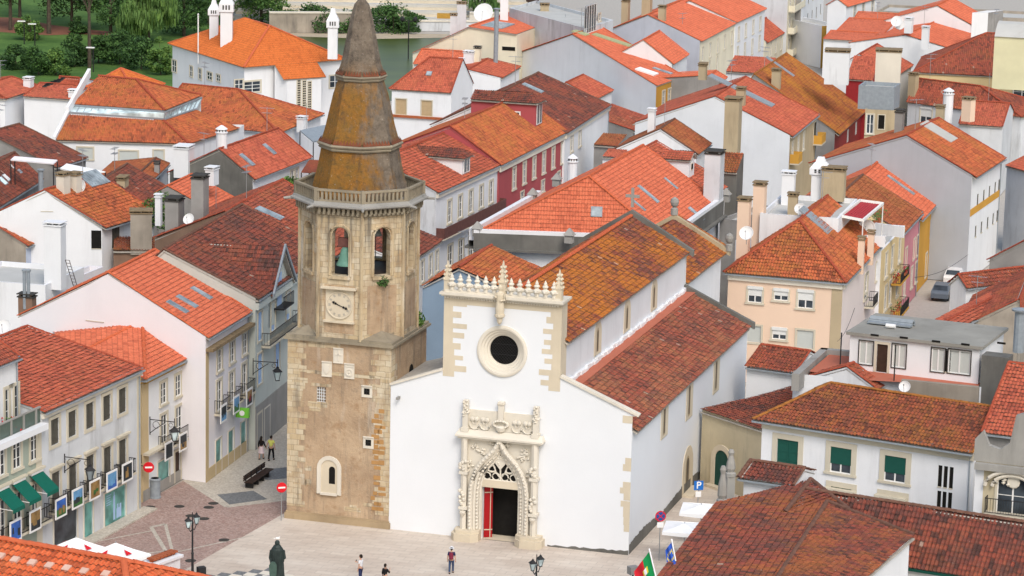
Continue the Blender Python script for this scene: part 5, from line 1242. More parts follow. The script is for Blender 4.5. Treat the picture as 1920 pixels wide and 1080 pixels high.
for p,lab in(("L1125,563",'manhole cover nearest the sage green litter bin'),("L1345,558",'manhole cover in the pink cobbles below the narrow doorway'),("L1600,535",'manhole cover touching the corner of the pale paving'),("L1430,628",'left manhole cover of the pair above the double lamp'),("L1530,650",'right manhole cover of the pair above the double lamp'),("L1565,565",'small square drain cover beside a round one'),("L1680,810",'manhole cover near the edge of the stone square'),("L1430,965",'manhole cover beside the lamp post foot')):
    c=G(p,.0); mb=MB(); mb.lathe(c,[(0,.006),(.3,.006),(.35,.012),(.37,0)],20); tag(mb.build('manhole_cover',['soot']),'dark round '+lab if 'square' not in lab[:12] else lab,'manhole cover','manhole covers in the paving')
# river and far bank
sheet('river_water',[G((-400,150),-.03),G((330,100),-.03),(480,62.5),(900,66),(1240,66),(1240,130),(760,190)],-.03,'river_water')
sheet('sand_bank',[(490,66),(540,62),(930,64),(850,70.5),(700,73)],-.01,'sand_bank')
sheet('park_lawn',[(-900,-20),(-900,220),(400,220),(480,60),(520,20),(520,-60)],-.02,'grass')
sheet('park_path',[(-100,30),(30,33),(100,47),(160,55),(240,62),(235,67),(150,64),(90,66),(0,60),(-100,66)],.0,'park_earth')
# ---------------------------------------------------------------- irregular roofs, traced plane by plane
class Free(House):
    def __init__(h,name,label,ctr,ze,roof,wall,z0=0.,near=True):
        h.root=thing(name,label,'house',(ctr.x,ctr.y,z0)); h.ctr=ctr; h.ze=ze; h.roofm=roof; h.wall=wall; h.z0=z0; h.near=near; h.faces=[]; h.kind='free'; h.M=(ctr+Z*2,ctr+Z*2); h.c=[ctr,ctr+W3((1,0,0))]; h.rid=[]; h.wl=[]; h.holes={}; h.sides={}
    def done(h):
        rb=MB()
        for i,f in enumerate(h.faces): roof_face(rb,f,near=h.near,amp=AMP.get(h.roofm,.075),per=getattr(h,'per',.25),under=not(getattr(h,'ed',None) and i>2),jit=.02 if 'new' not in h.roofm and 'villa' not in h.roofm else .008,edir=getattr(h,'ed',[None]*99)[i])
        rf=rb.build('roof',[h.roofm,'mortar'],h.root); kb=MB()
        for a,b in h.rid: ridge_tiles(kb,a+Z*.06,b+Z*.06,.15)
        if kb.f: kb.build('ridge_tiles',[RIDGE[h.roofm]],rf)
        mb=MB()
        for a,b in h.wl: mb.poly([W3((a.x,a.y,h.z0)),W3((b.x,b.y,h.z0)),b,a])
        mb.build('wall',[h.wall],h.root)
        for mb,nm,ms in getattr(h,'late',[]): mb.build(nm,ms,rf)
def poly_walls(h,pts,ins=0.): 
    n=len(pts); c=sum(pts,W3((0,0,0)))/n
    q=[p+(c-p).normalized()*ins-Z*.06 for p in pts]; h.wl+= [(q[k],q[(k+1)%n]) for k in range(n)]
# bottom right: big ridged roof, its far ridge behind it
z=8.4; e1=G((1715,1005),z); e2=G((1590,1112),z); e2=e1+(e2-e1)*2.5; d=(G((1342,942),z)-G((1235,1077),z)).normalized(); w=W3((-d.y,d.x,0))
l1=G((1342,942),z); t=(l1-e1).dot(w); md=e1+w*t/2; p2=VP((1551,942),md,md-d); nr=-d*24
l0=l1-d*d.dot(l1-e1)
h=Free('large_house','nearest house at lower right with dark lichen streaked roof and pale mortared ridges',md-d*12,z,'tile_dark_lichen','white_plaster'); HS['h48']=h
nQ=d.cross(p2-l1); q1,q2,q3=[RPl(t_,l1,nQ) for t_ in((1520,900),(1472,962),(1452,976))]
h.edir={}
rn=p2+nr; h.faces=[[e2,e1,p2],None,None]
h.faces[1]=[l1+nr,l1,q1,q2]; h.faces[2]=[l1+nr,q2,p2,p2+nr]
f1=RPl((1592,957),q1,(q3-q1).cross(p2-q1)); h.faces.append([q3,p2,f1,q1]); h.faces.append([p2,e1,f1]); h.faces.append([e2,p2,rn])
h.ed=[None,d,d,None,None,(e1-e2)]
h.rid=[(p2,p2+nr),(q1,q2),(p2,e1),(q1,f1)]; poly_walls(h,[e1,e2,l1+nr,l1],.45); h.wl.pop(); mb=MB(); mb.poly([l1+nr-Z*.1,e2-Z*.1,rn-Z*.1]); h.add(mb,'gable_wall',['white_plaster'])
# bottom left: near new roof with vent tiles
z=20.; a=G((-120,991),z); b=G((232,1053),z); u=(b-a).normalized(); v=W3((u.y,-u.x,0)); v=v if v.y<0 else -v
run=7.; drop=2.9; ev=v*run-Z*drop; eb=b+ev+u*5.5; ec=b-v*run-Z*drop+u*5.5
h=Free('near_house','nearest roof at bottom left, new orange barrel tiles dotted with square vent tiles',a+v,z-drop,'tile_near_new','white_plaster'); HS['h51']=h; h.per=.27
h.faces=[[a+ev,eb,b,a],[a-v*run-Z*drop,ec,b,a],[eb,ec,b]]; h.rid=[(a,b),(b,eb),(b,ec)]; poly_walls(h,[a+ev,eb,ec,a-v*run-Z*drop],.5)
for p in ("L5,940","L115,968","L243,990","L372,1012","L502,1032","L632,1055","L795,1075"):
    q=h.onroof(p,0)
    if q: q,e,up,n=q; mb=MB(); mb.box(q-e*.17-up*.17,e*.34,up*.34,n*.13,0); h.add(mb,'vent_tile',['vent_pink'])
mb=MB(); c0=G("L1085,990",18.2); c1=G("L1290,915",18.2); c0=W3((c0.x,c0.y,15)); e=(c1-c0); e.z=0; L=1.7; e=e.normalized(); vv=W3((e.y,-e.x,0)); vv=vv if vv.y<0 else -vv
mb.box(c0,e*L,vv*.6,Z*3.2,0); mb.box(c0-e*.12+vv*-.1+Z*3.2,e*(L+.24),vv*.8,Z*.12,0)
for k in range(7): mb.lathe(c0+e*(.12+k*L/7)+vv*.3+Z*3.3,[(.0,0),(.1,0),(.1,.14),(0,.14)],6,1); mb.box(c0+e*(.02+k*L/7)+vv*.1+Z*3.42,e*.2,vv*.4,Z*.08,1)
h.add(mb,'chimney',['white_plaster','brick_pot'])
# villa above the park edge: hipped roof with a wing breaking forward
z=9.5; A,B,C=G((315,82),z),G((457,127),z),G((652,112),z)
h=Free('villa','large white villa with bright orange hipped roof and tall ornamental chimneys',(A+C)/2,z,'tile_villa','white_plaster',near=False); HS['h18']=h
Dd=A+C-B; ra=VP((460,35),(A+Dd)/2,(B+C)/2) if False else None
n=(B-A).cross(Z); mid=(A+B+C+Dd)/4
zr=z+4.2; R1=G((460,35),zr); R2=G((505,49),zr)
h.faces=[[A,B,R2,R1],[B,C,R2],[C,Dd,R1,R2],[Dd,A,R1]]
nf=(C-B).cross(R2-B).normalized(); W=[RPl(p,B,nf) for p in((515,122),(532,149.5),(612,144.5),(594,117))]
h.faces.append([W[1],W[2],W[3],W[0]]); h.rid=[(R1,R2),(R2,B),(R2,C),(R1,A)]
ins=lambda p,k=.7:p+(mid-p).normalized()*k
a_,b_,c_,d_=[ins(p)-Z*.05 for p in(A,B,C,Dd)]; h.wl=[(a_,b_),(b_,c_),(c_,d_),(d_,a_)]
wi=[W[0]-nf*0,W[1]+(W[3]-W[1])*.1,W[2]+(W[0]-W[2])*.1,W[3]]; wi=[p-Z*.1 for p in wi]; h.wl+=[(wi[0],wi[1]),(wi[1],wi[2]),(wi[2],wi[3])]
villa=(a_,b_,c_,wi)
def stuck(h,p,q,t,w,hh,st,name='window'):
    """opening applied to a plain wall from p to q"""
    n=outward(p,q,h.ctr); x=RPl(t,p,n); u=(q-p); u.z=0; u.normalize(); mb=MB(); fm,fw,sm,pm,nc,nr,_,_=WST[st]; B=lambda a,b,o:W3((x.x,x.y,x.z))+u*a+Z*b+n*o
    fw=fw or .06; fm=fm or 'white_plaster'
    for a0,b0,ww,h_ in((-w/2-fw,hh/2,w+2*fw,fw),(-w/2-fw,-hh/2-fw,w+2*fw,fw),(-w/2-fw,-hh/2,fw,hh),(w/2,-hh/2,fw,hh)): mb.box(B(a0,b0,.0),u*ww,Z*h_,n*.1,0)
    if sm:
        for k in range(nc+1): mb.box(B(-w/2+k*w/nc-.04,-hh/2,.0),u*.08,Z*hh,n*.06,1)
        for k in range(nr+1): mb.box(B(-w/2,-hh/2+k*hh/nr-.03,.0),u*w,Z*.06,n*.055,1)
    wn=mb.build(name,[fm,sm or fm],h.root); pb=MB(); pb.poly([B(-w/2,-hh/2,.03),B(w/2,-hh/2,.03),B(w/2,hh/2,.03),B(-w/2,hh/2,.03)]); pb.build('pane',[pm],wn); return wn
h=HS['h18']
for t,w,hh,st in(("A1310,495",1.5,1.5,'small'),("A1437,535",1.0,1.3,'small'),("A1503,555",1.0,1.3,'small'),("A1575,570",1.6,.9,'small'),("A1640,585",1.2,.8,'small')): stuck(h,a_,b_,t,w,hh,st)
for t,w,hh,st in(("A1890,650",2.4,1.3,'std'),("A1790,632",1.2,1.1,'small')): stuck(h,b_,c_,t,w,hh,st)
stuck(h,b_,c_,"B590,610",1.6,1.5,'small')
mb=MB(); p,q=wi[1],wi[2]; n=outward(p,q,mid); u=(q-p); u.z=0; u.normalize()
for t in("B320,705","B360,710","B400,718"):
    x=RPl(t,p,n); mb.box(x-u*.35-Z*1.9,u*.7,Z*3.8,n*.06,0)
    for k in range(12): mb.box(x-u*.2-Z*(1.75-k*.3),u*.18,Z*.2,n*.075,1); mb.box(x+u*.03-Z*(1.75-k*.3),u*.18,Z*.2,n*.075,1)
mb.build('grille_window',['frame_stone','void'],h.root)
h.chim("A1700,320",1.5,1.1,6.6,'fancy'); h.chim("A1605,270",1.1,.9,4.6,'fancy'); h.chim("B575,405",1.2,1.,5.6,'fancy',zb=z+1.5)
mb=MB(); q=RPl("A1503,440",a_,outward(a_,b_,mid)); mb.tube([q+outward(a_,b_,mid)*.3-Z*.6,q+outward(a_,b_,mid)*.3+Z*5.6],.09,6); mb.lathe(q+outward(a_,b_,mid)*.3+Z*5.6,[(.0,0),(.14,.1),(0,.25)],6); h.add(mb,'flagpole',['sash_white'])
# glass-banded hall: lower hipped skirt, glazed band, upper hip
z=9.; A,B,C=G("A420,1050",z),G("A1418,1080",z),G("A1800,962",z); u=(B-A).normalized(); v=W3((-u.y,u.x,0)); v=v if v.y>0 else -v
zt=z+2.0
t1=G("A518,860",zt); t2=G("A1228,906",zt); t3=G("A1300,892",zt); t4=G("A1470,826",zt)
h=Free('glass_banded_hall','large hall with two tiers of orange tiles parted by a glazed clerestory band',(A+C)/2+v*3,z,'tile_orange_aged','white_plaster',near=False); HS['h15']=h
h.ctr=(t1+t4)/2
zu=z+2.85; U1,U2,U3=G("A548,782",zu),G("A1236,829",zu),G("A1512,718",zu); zr=zu+2.3; K1,K2=G("A738,571",zr),G("A1020,597",zr); U4=U1+U3-U2
nF=(B-A).cross(t1-A); tb=RPl('A1228,906',A,nF); nR=(C-B).cross(tb-B); t4=RPl('A1470,826',B,nR)
nU=(U2-U1).cross(K2-U1); K1=RPl('A738,571',U1,nU)
h.faces=[[A,B,tb,t1],[B,C,t4,tb],[U1,U2,K2,K1],[U2,U3,K2],[U3,U4,K1,K2]]; h.rid=[(B,tb),(U2,K2),(K1,K2),(K2,U3),(B+Z*0,C)][:4]
A2=A+v*14; C2=C+v*3
q=[p-Z*.06 for p in(A+v*.3+u*.1,B+v*.3-u*.3,C+v*.2-u*.2,C2,A2)]; h.wl=[(q[k],q[(k+1)%5]) for k in range(5)]
gb=MB()
def glz(p,q,r,s_,n):
    gb.poly([p,q,r,s_],0)
    for k in range(n+1):
        a=p+(q-p)*k/n; b=s_+(r-s_)*k/n; x=(q-p).normalized()*.07; nn=(q-p).cross(s_-p).normalized(); nn=nn if nn.y<0 else -nn; gb.box(a-x/2,b-a,x,nn*.09,1)
    for a,b in((p,q),(s_,r)): nn=(q-p).cross(s_-p).normalized(); nn=nn if nn.y<0 else -nn; gb.box(a,b-a,Z*.14,nn*.1,1)
glz(t1+Z*.1,tb+Z*.1,U2-Z*.25,U1-Z*.25,14); glz(tb+Z*.1,t4+Z*.1,U3-Z*.25,U2-Z*.25,8)
gb.build('clerestory',['pane_sky','zinc'],h.root)
mb=MB(); mb.poly([U3-Z*.15,U3+Z*-2.2,t4,t4]) if False else None; p=U3-Z*.15-v*.1; mb.box(p-Z*2.4-u*2.6+v*.0,u*2.5,v*.3,Z*2.3,0)
mb.build('end_wall',['white_plaster'],h.root)
mb=MB(); b0=A-u*.35; mb.box(b0-Z*.3,(t1-A)*1.0,u*.32,Z*.65,0); mb.box(t1-u*.35-Z*.1,K1-u*.8-t1,u*.32,Z*.9,0); mb.build('gable_parapet',['white_plaster'],h.root)
for t,w,hh in (("E965,110",1.9,1.6),("E640,70",1.6,1.2),("E1190,90",1.0,1.2)): stuck(h,q[0],q[1],t,w,hh,'rollerdown')

# dark tiled range behind it, running to the right edge
z=5.2; a,b=G("N200,880",z),G("N2060,1181",z); zr=8.2; ra,rb_=G("N520,468",zr),G("N2000,692",zr); n=(b-a).cross(ra-a); rb_=RPl("N2000,692",a,n); back=(ra-a); back.z=0; back=back-(b-a).normalized()*back.dot((b-a).normalized())
h=Free('large_house','long range at bottom right with rows of dark red barrel tiles and green gutter',(a+b)/2+back*.6,z,'tile_dark','white_plaster'); HS['h49']=h
ra0=ra-(b-a).normalized()*2; h.faces=[[a,b,rb_,ra0],[a+back*2,b+back*2,rb_,ra0]]; h.rid=[(ra0,rb_)]; poly_walls(h,[a,b,b+back*2,a+back*2],.35)
mb=MB(); mb.box(a-Z*.16-back.normalized()*.1,b-a,Z*.14,back.normalized()*.14); h.add(mb,'gutter',['shutter_green'])

# cream gabled front by the river, roof running back from it
o=G((774,112),7.); Wp=lambda t:RPl(t,o,NX)
pts=[Wp(t) for t in("B1180,460","B1175,395","B1600,200","C38,255","C38,505")]
h=Free('gabled_house','cream gabled house with solar panel and slim chimneys by the river',sum(pts,W3((0,0,0)))/5+NX*6,8.,'tile_new','cream',near=False); HS['hb1']=h
ap=pts[2]; bk=NX*24; h.faces=[[pts[1]-NX*.2,pts[1]+bk,ap+bk,ap-NX*.2],[pts[3]-NX*.2,pts[3]+bk,ap+bk,ap-NX*.2]]; h.rid=[(ap,ap+bk)]
mb=MB(); q=[W3((pts[0].x,pts[0].y,0)),pts[1]-Z*.1,ap-Z*.1,pts[3]-Z*.1,W3((pts[4].x,pts[4].y,0))]; mb.prism(q,NX*23.5,0); h.add(mb,'gable_wall',['cream'])
mb=MB(); x=Wp("B1895,365"); mb.box(x-FX*.9-Z*.25,FX*1.8,-NX*.04,Z*.5,0); h.add(mb,'window',['void']); h.wl=[]
h=House('small_house','small orange roofed houses below the cream gable by the river',G('B1180,480',7.),G('B1600,480',7.),None,7.,depth=7,rz=8.6,roof='tile_new',wall='white_plaster',grid=1); HS['hb2']=h; h.chim("B1600,470",1.3,1.1,1.6,'white'); h.chim("B1660,470",.8,.8,2.2,'grey',m='cream')
# ---------------------------------------------------------------- windows, doors, balconies, chimneys
g3=lambda x,y:(x/3,720+y/3); d3=lambda x,y:(x/3,360+y/3); b3=lambda x,y:(640+x/3,y/3); c3=lambda x,y:(1280+x/3,y/3); f3=lambda x,y:(1280+x/3,360+y/3); i3=lambda x,y:(1280+x/3,720+y/3); e3=lambda x,y:(640+x/3,360+y/3)
h=HS['h2']; h.wins('ab',["I410,1060","I540,1010","I672,965","I800,905","I917,850"],1.1,1.75,'wood'); us=h.wins('ab',["L418,440","L545,375","L675,305","L805,245","L918,185"],1.1,2.5,'wood')
h.win('ab',"L490,715",3.1,2.5,'shopdark','shop_window'); h.win('ab',"L662,660",1.2,2.5,'shop','door'); h.win('ab',"L862,560",3.0,2.5,'shop','shop_window')
for u,z in us: h.balcony('ab',('m',u,0),2.0,.55,1.0,z=z-1.25); h.band('ab',z+1.5,.14,.22,'frame_stone','window_hood',u-.85,u+.85)
h.band('ab',9.55,.3,.2,'pale_stone'); h.quoin('ab',1,.5)
h=HS['h3']; a_,b_,c_,d_=h.c; M1,M2=h.M; nF=(-FX).cross(M1-a_); F_=lambda t:RPl(t,a_,nF); Q1,Q2,Q3=F_("I540,357"),F_("I385,350"),F_("I940,600"); nB=(M2-M1).cross(Q1-M1); B_=lambda t:RPl(t,M1,nB)
h.faces=[[a_,b_,M2,M1],[a_,M1,Q1,Q2,Q3],[M1,M2,B_("I340,325"),Q2+(B_("I340,325")-Q2)*.3,Q1]]; h.faces[2]=[Q1,M1,M2,B_("I340,325")]; h.ed3=1
q=h.onroof("I1180,300",0)[0]; n_=outward(a_,b_,h.ctr); u_=(b_-a_).normalized(); mb=MB(); tp=q+Z*.75+n_*.6
roof_face(mb,[tp-u_*1.0-Z*.35,tp-u_*1.0-Z*.35-n_*3,tp-n_*3,tp]); roof_face(mb,[tp+u_*1.0-Z*.35,tp+u_*1.0-Z*.35-n_*3,tp-n_*3,tp]); h.add(mb,'dormer_roof',['tile_new','mortar']); mb=MB(); mb.box(q-u_*.7-n_*.3-Z*.2,u_*1.4,n_*.5,Z*.75); h.add(mb,'dormer',['loggia_red'])
h.wins('ab',["I1225,795","I1335,735","I1425,680","I1515,630"],.95,1.55,'std'); us=h.wins('ab',["I1228,1062","I1340,1012","I1425,960","I1520,905"],1.0,2.3,'std')
h.band('ab',3.35,.16,.5,'frame_stone','balcony_slab'); 
for u,z in us: h.balcony('ab',('m',u,0),1.9,.6,1.,z=z-1.2)
h.win('ab',"L1225,305",1.9,1.9,'shop','shop_window'); h.win('ab',"L1330,265",.9,2.4,'door','door'); h.win('ab',"L1420,215",1.1,2.4,'small','door'); h.win('ab',"L1510,150",1.4,2.2,'shop','shop_window')
h.band('ab',8.5,.45,.3,'cornice_yellow'); h.band('da',8.5,.45,.3,'cornice_yellow'); h.band('da',.0,8.45,.06,'quoin_gold','quoin'); h.quoin('ab',0,.9,'quoin_gold',8.45); h.quoin('ab',1,.45,'quoin_gold',8.45); h.band('ab',0,.8,.05,'grey_stone','plinth')
h=HS['h4']; h.wins('bc',["I1645,535","I1740,480","I1835,425"],.95,1.55,'std'); us=h.wins('bc',["I1642,800","I1737,740","I1830,685"],1.,2.2,'std')
for u,z in us: h.balcony('bc',('m',u,0),2.0,.6,1.,z=z-1.15)
h.wins('bc',[g3(1230,325),g3(1300,275)],1.1,2.5,'shop','door') if False else [h.win('bc',p,1.2,2.5,'shop','shop_door',zc=1.27) for p in(g3(1228,330),g3(1298,280),g3(1368,240))]
h.band('bc',9.6,.22,.55,'cap_lichen'); h.band('bc',0,.9,.05,'quoin_gold','plinth'); h.quoin('bc',0,.6,'quoin_gold',9.5)
for t in("I1330,145","I1402,105","I1510,42"): h.skylight(t,.75,1.7,0)
h.antenna("I1035,100",3.2); h.win('ab',"I712,165",1.5,1.7,'bare','vent_opening')
h=HS['h5']; h.wins('bc',[d3(1462,745),d3(1535,700),d3(1620,650)],1.1,2.2,'blue'); h.wins('bc',[d3(1462,985),d3(1560,925)],1.2,2.3,'blue')
h.balcony('bc',d3(1560,800),8.5,.7,1.,z=None); h.win('bc',g3(1458,190),1.2,2.5,'door','door',zc=1.3); h.win('bc',g3(1500,160),1.4,2.5,'shop','shop_window',zc=1.3); h.band('bc',0,3.3,.05,'grey_stone','ground_storey'); h.band('bc',10.7,.5,.25,'pale_sage')
# pointed dormer: gable facing the street
hh=HS['h5']; zt=13.6; s_,p,q,n=hh.side('bc'); u=(q-p).normalized()
ap=RPl(d3(1600,308),p+n*.4,n); bl=RPl(d3(1533,590),p+n*.4,n); br_=ap+(ap-bl); br_=W3((br_.x,br_.y,bl.z)); 
bl=W3((bl.x,bl.y,bl.z)); back=-n*9.
k2=VP((370,451),ap,ap+n); Ld=(ap-k2).length; back=-n*Ld; back=k2-ap; back.z=0
mb=MB(); roof_face(mb,[bl,bl+back,ap+back,ap]); roof_face(mb,[br_,br_+back,ap+back,ap]); dr=mb.build('dormer_roof',['tile_dark','mortar'],hh.root)
mb=MB(); f=-n*.4; mb.poly([bl+f+u*.3,br_+f-u*.3,ap+f-Z*.3]); mb.poly([bl+f+u*.3-Z*2.5,br_+f-u*.3-Z*2.5,br_+f-u*.3,bl+f+u*.3]); 
for x in(bl+u*.3,br_-u*.3): mb.poly([x+f,x+f-Z*2.5,x+f-Z*2.5-n*5,x+f-n*5])
dw=mb.build('dormer',['pale_sage'],hh.root)
mb=MB()
for a in(bl,br_): mb.box(a-Z*.1,ap-a,Z*.34,n*.14)
mb.build('bargeboard',['zinc'],hh.root)
m_=(bl+br_)/2+f; mb=MB(); mb.box(m_-u*.55-Z*1.3+n*.01,u*1.1,Z*2.5,n*.04); mb.build('shutter',['shutter_blue'],dw)
mb=MB(); mb.box(m_-u*1.4-Z*1.4,u*2.8,n*.8,Z*.12)
for k in range(15): mb.box(m_-u*1.4+u*k*.2-Z*1.3+n*.75,u*.03,n*.03,Z*.9)
mb.box(m_-u*1.4-Z*.42+n*.73,u*2.8,n*.06,Z*.05); mb.build('balcony',['iron'],dw)
h=HS['h6']; h.skylight(d3(1515,125),1.4,2.4,0,lift=.15)
h.chim("E1500,540",1.5,1.1,3.6,'grey',zb=11.5); h.chim("E1310,620",1.6,1.2,2.6,'grey',zb=10.3); h.chim("E1190,560",.5,.5,2.2,'white',zb=10.2); h.dish("E1415,563",.5,11.6); h.antenna("E1620,600",3.5,yagi=False)
h=HS['h7']; h.chim("E475,350",1.1,.8,1.7,'tan',m='pale_stone'); h.chim("E565,340",.9,.8,1.6,'tan',m='pale_stone'); h.dish("E585,320",.75); h.skylight("E700,265",3.2,1.9,0,'roof_glass','zinc',.18,bars=8); h.win('ab',"E352,470",1.1,.9,'bare'); h.win('ab',"E795,720",.9,1.7,'bare') 
h.chim("E310,600",.45,.45,5.2,'pipe',zb=6.5); h.win('bc',"E870,690",1.4,2.2,'dark','door'); h.antenna("E580,930",6.0,zb=3.0)
h=HS['h8']; h.win('bc',"E288,925",1.5,1.6,'std')
h=HS['h10']; h.skylight("E45,255",.9,.9,0,'canvas_white'); h.skylight("E20,280",1.1,1.,0,'pane_sky'); h.skylight("E85,170",.6,.6,0,'canvas_white'); h.skylight("E145,208",.8,.5,0)
h=HS['h12']; h.chim("A215,650",1.1,.9,1.2,'white')
h=HS['h13']; 
for k in range(5): h.skylight((88+k*6.4,159.5-k*2.2),.5,1.6,0,'void','soot')
h.chim("A550,725",.9,.8,.9,'white')
h=HS['h20']; h.skylight("E1852,120",.8,1.8,0); h.skylight("F100,40",.8,1.6,0); h.chim("A1662,1085",1.1,1.1,1.7,'round'); h.chim("E1590,260",1.2,.9,1.2,'white'); h.antenna("E1530,130",3.); h.wins('bc',["F270,240","F305,225"],.8,1.2,'small')
HS['h21'].chim("E1380,200",1.9,1.5,2.6,'white',zb=8.3); HS['h23'].chim("E1178,215",.5,.5,1.2,'grey'); HS['h22'].chim("E920,310",1.6,.8,.9,'tan'); HS['h15'].chim("E705,150",.9,.8,1.8,'hood',zb=5.5); HS['h17'].chim("B345,950",.9,.8,1.2,'white',zb=8); HS['h17'].antenna("B378,960",2.8,yagi=False)
h=HS['h24']; h.wins('ab',["B1088,802","B1280,812"],1.35,1.9,'tan'); h.skylight("B1298,553",.7,.7); h.chim("B1540,490",.6,.6,.9,'white'); h.band('ab',4.6,.3,.25,'brick_pot','tile_string')
h=HS['h29']; h.wins('bc',["F1450,525","F1530,480","F1610,430","F1688,385","F1762,340"],1.0,2.1,'std'); h.wins('bc',["F1455,850","F1535,805","F1610,760"],1.2,2.2,'std'); h.band('bc',10.0,.4,.25,'pale_stone')
u0,z0=h.at('bc',"F1450,645"); L=h.side('bc'); L=(L[2]-L[1]).length; h.balcony('bc',('m',L/2,0),L-.3,.85,1.0,z=z0-.2,solid='balcony_maroon')
h=HS['h28']; h.wins('bc',["G15,262","G92,222","G165,175","G238,140","G308,105","G377,68"],1.0,2.1,'std'); h.band('bc',9.8,.6,.2,'pale_stone'); h.wins('bc',["G75,400","G230,320","G350,250"],1.1,1.2,'small')
HS['h27'].wins('bc',["C448,1062","C508,1040"],.95,1.9,'std'); HS['h27'].skylight("C155,665",1.3,2.4,0,lift=.15); HS['h27'].band('bc',9.9,.5,.2,'pale_stone')
HS['h30'].wins('bc',["F1247,955","F1308,915","F1355,880"],1.0,1.9,'std')
h=HS['h31']
for t,w,l in(("G1020,378",.8,2.4),("G1190,298",.5,1.6),("G945,460",.5,1.6),("G1380,525",.8,1.8)): h.skylight(t,w,l,0 if False else None)
h.skylight("G635,508",1.0,.9)
h.chim("G450,300",.9,.9,2.6,'round',zb=10.5); h.chim("G1510,380",1.8,1.5,4.2,'grey',m='shabby_white',zb=10.4)
h=HS['h26']; h.sheet("C775,310",1.7,6.2,'lime_sheet',0,.12); h.sheet("C515,250",1.8,2.,'lime_sheet',0,.12); h.skylight("C1130,533",1.0,2.6,0); h.sheet("C1010,542",1.9,2.6,'canvas_white',0,.2); h.wins('bc',["C1135,755","C1178,725","C1215,700"],.95,1.9,'std'); h.win('bc',"C1268,660",1.5,2.6,'greenleaf'); h.antenna("C390,600",9,zb=4,yagi=False)
h=HS['hc2']; h.wins('bc',["C1430,402","C1486,375","C1543,350","C1595,318","C1648,285"],.9,1.9,'small'); h.wins('bc',["C1480,510","C1537,485"],.9,1.9,'small'); h.chim("C1125,150",1.1,.9,2.,'tan'); h.chim("C850,165",1.2,1.,3.2,'tan'); h.chim("C1010,120",1.5,1.2,2.8,'tan'); h.antenna("C1275,260",3.)
h=HS['hc3']; h.wins('bc',["C1700,260","C1752,235","C1808,208","C1862,160"],.9,1.9,'small'); h.wins('bc',["C1692,395","C1745,370","C1800,365","C1855,330"],.9,2.1,'small'); h.chim("C1375,40",1.,.9,1.6,'tan'); h.chim("C1280,22",1.2,1.,1.8,'tan')
h=HS['hb1']; h.skylight("B1815,190",6.,3.,None,'roof_glass','zinc',.12,bars=6); h.chim("B1540,215",1.3,1.,3.8,'shabby'); h.chim("B1480,240",.9,.8,2.6,'shabby'); h.chim("C-60,150",1.1,.9,3.4,'white'); h.chim("C240,250",1.2,1.,4.2,'tan'); h.dish("B1705,95",1.5); h.dish("C200,240",.7); h.antenna("B1570,200",14,zb=9,yagi=False)
h.chim("B1795,570",.6,.6,9.,'pipe',zb=6)
h=HS['hc6']; h.wins('bc',["C590,140"],4.,3.6,'sashwide'); h.win('bc',"C655,130",1.,1.,'small')
h=HS['h33']; h.wins('bc',[c3(615,880),c3(650,800),c3(680,780)],1.,1.9,'std'); h.sheet("C1720,680",2.2,8.,'zinc',0,.1); h.chim("C1715,780",1.1,.9,1.9,'tan'); h.chim("C1430,560",1.,.9,1.4,'tan'); h.balcony('bc',c3(745,800),3.,1.,1.,z=None,solid='ochre'); h.balcony('bc',c3(612,910),2.4,1.,1.,solid='ochre'); h.win('bc',c3(755,730),1.6,2.2,'void'); h.chim("C1650,1100",1.9,1.5,5.2,'tan',zb=10.)
h=HS['h34']; h.sheet("D90,500",1.2,4.2,'zinc',None,.08); h.chim("D60,650",1.,1.,2.2,'tan'); h.wins('bc',["D660,980","D600,1000"],1.4,1.6,'sashwide')
h=HS['h35']; h.wins('ab',["D850,915"],.7,1.6,'slot'); h.win('ab',"D765,930",.8,2.2,'small')
h=HS['h37']; h.wins('bc',["H1572,450","H1620,385","H1662,360","H1705,330","H1750,285"],.75,1.3,'dark'); h.wins('bc',["H1557,680","H1602,625","H1648,595","H1690,555","H1735,510"],.75,1.2,'dark'); zz=h.at('bc',"H1650,425")[1]; h.band('bc',zz-.35,.7,.05,'ochre','painted_band'); h.sheet("D1280,990",3.,3.6,'flat_roof_grey',None,.12); h.chim("D1290,870",.9,.8,1.2,'tan'); h.chim("D980,1040",.9,.8,3.,'grey')
h=HS['h38']; h.win('bc',"H1235,620",3.6,2.,'sashwide'); h.wins('bc',["H1185,900","H1255,815"],1.,2.2,'blind') if 'blind' in WST else h.wins('bc',["H1185,900","H1255,830"],1.0,2.3,'rollerdown'); h.skylight("H995,310",.9,3.2,0); h.balcony('bc',"H1240,760",3.6,.6,.7,solid='terracotta')
h=HS['h39']; h.wins('bc',["H1035,850","H1095,790","H1137,745"],.95,1.9,'rollerdown'); h.wins('bc',["H1022,1050","H1075,1010","H1118,960"],.95,1.9,'std')
h=HS['h40']; h.wins('bc',["H885,900","H930,860","H985,800"],1.3,2.2,'small'); h.wins('bc',[f3(1140,590),f3(1165,560),f3(1205,530)],1.3,2.2,'small')
for t,zo in(("H955,1010",0),(f3(1195,670),0)): h.balcony('bc',t,5.,.9,.9,slab='ochre')
h=HS['h41']; h.win('ab',"K1503,58",1.2,1.15,'roller'); h.win('ab',"K1698,58",1.2,.8,'roller'); h.win('ab',"K1882,92",1.3,1.35,'roller'); h.win('ab',"K1490,345",1.3,1.4,'rollerdown'); h.win('ab',"K1685,350",1.2,.8,'roller'); h.win('ab',"K1878,385",1.4,1.5,'rollerdown')
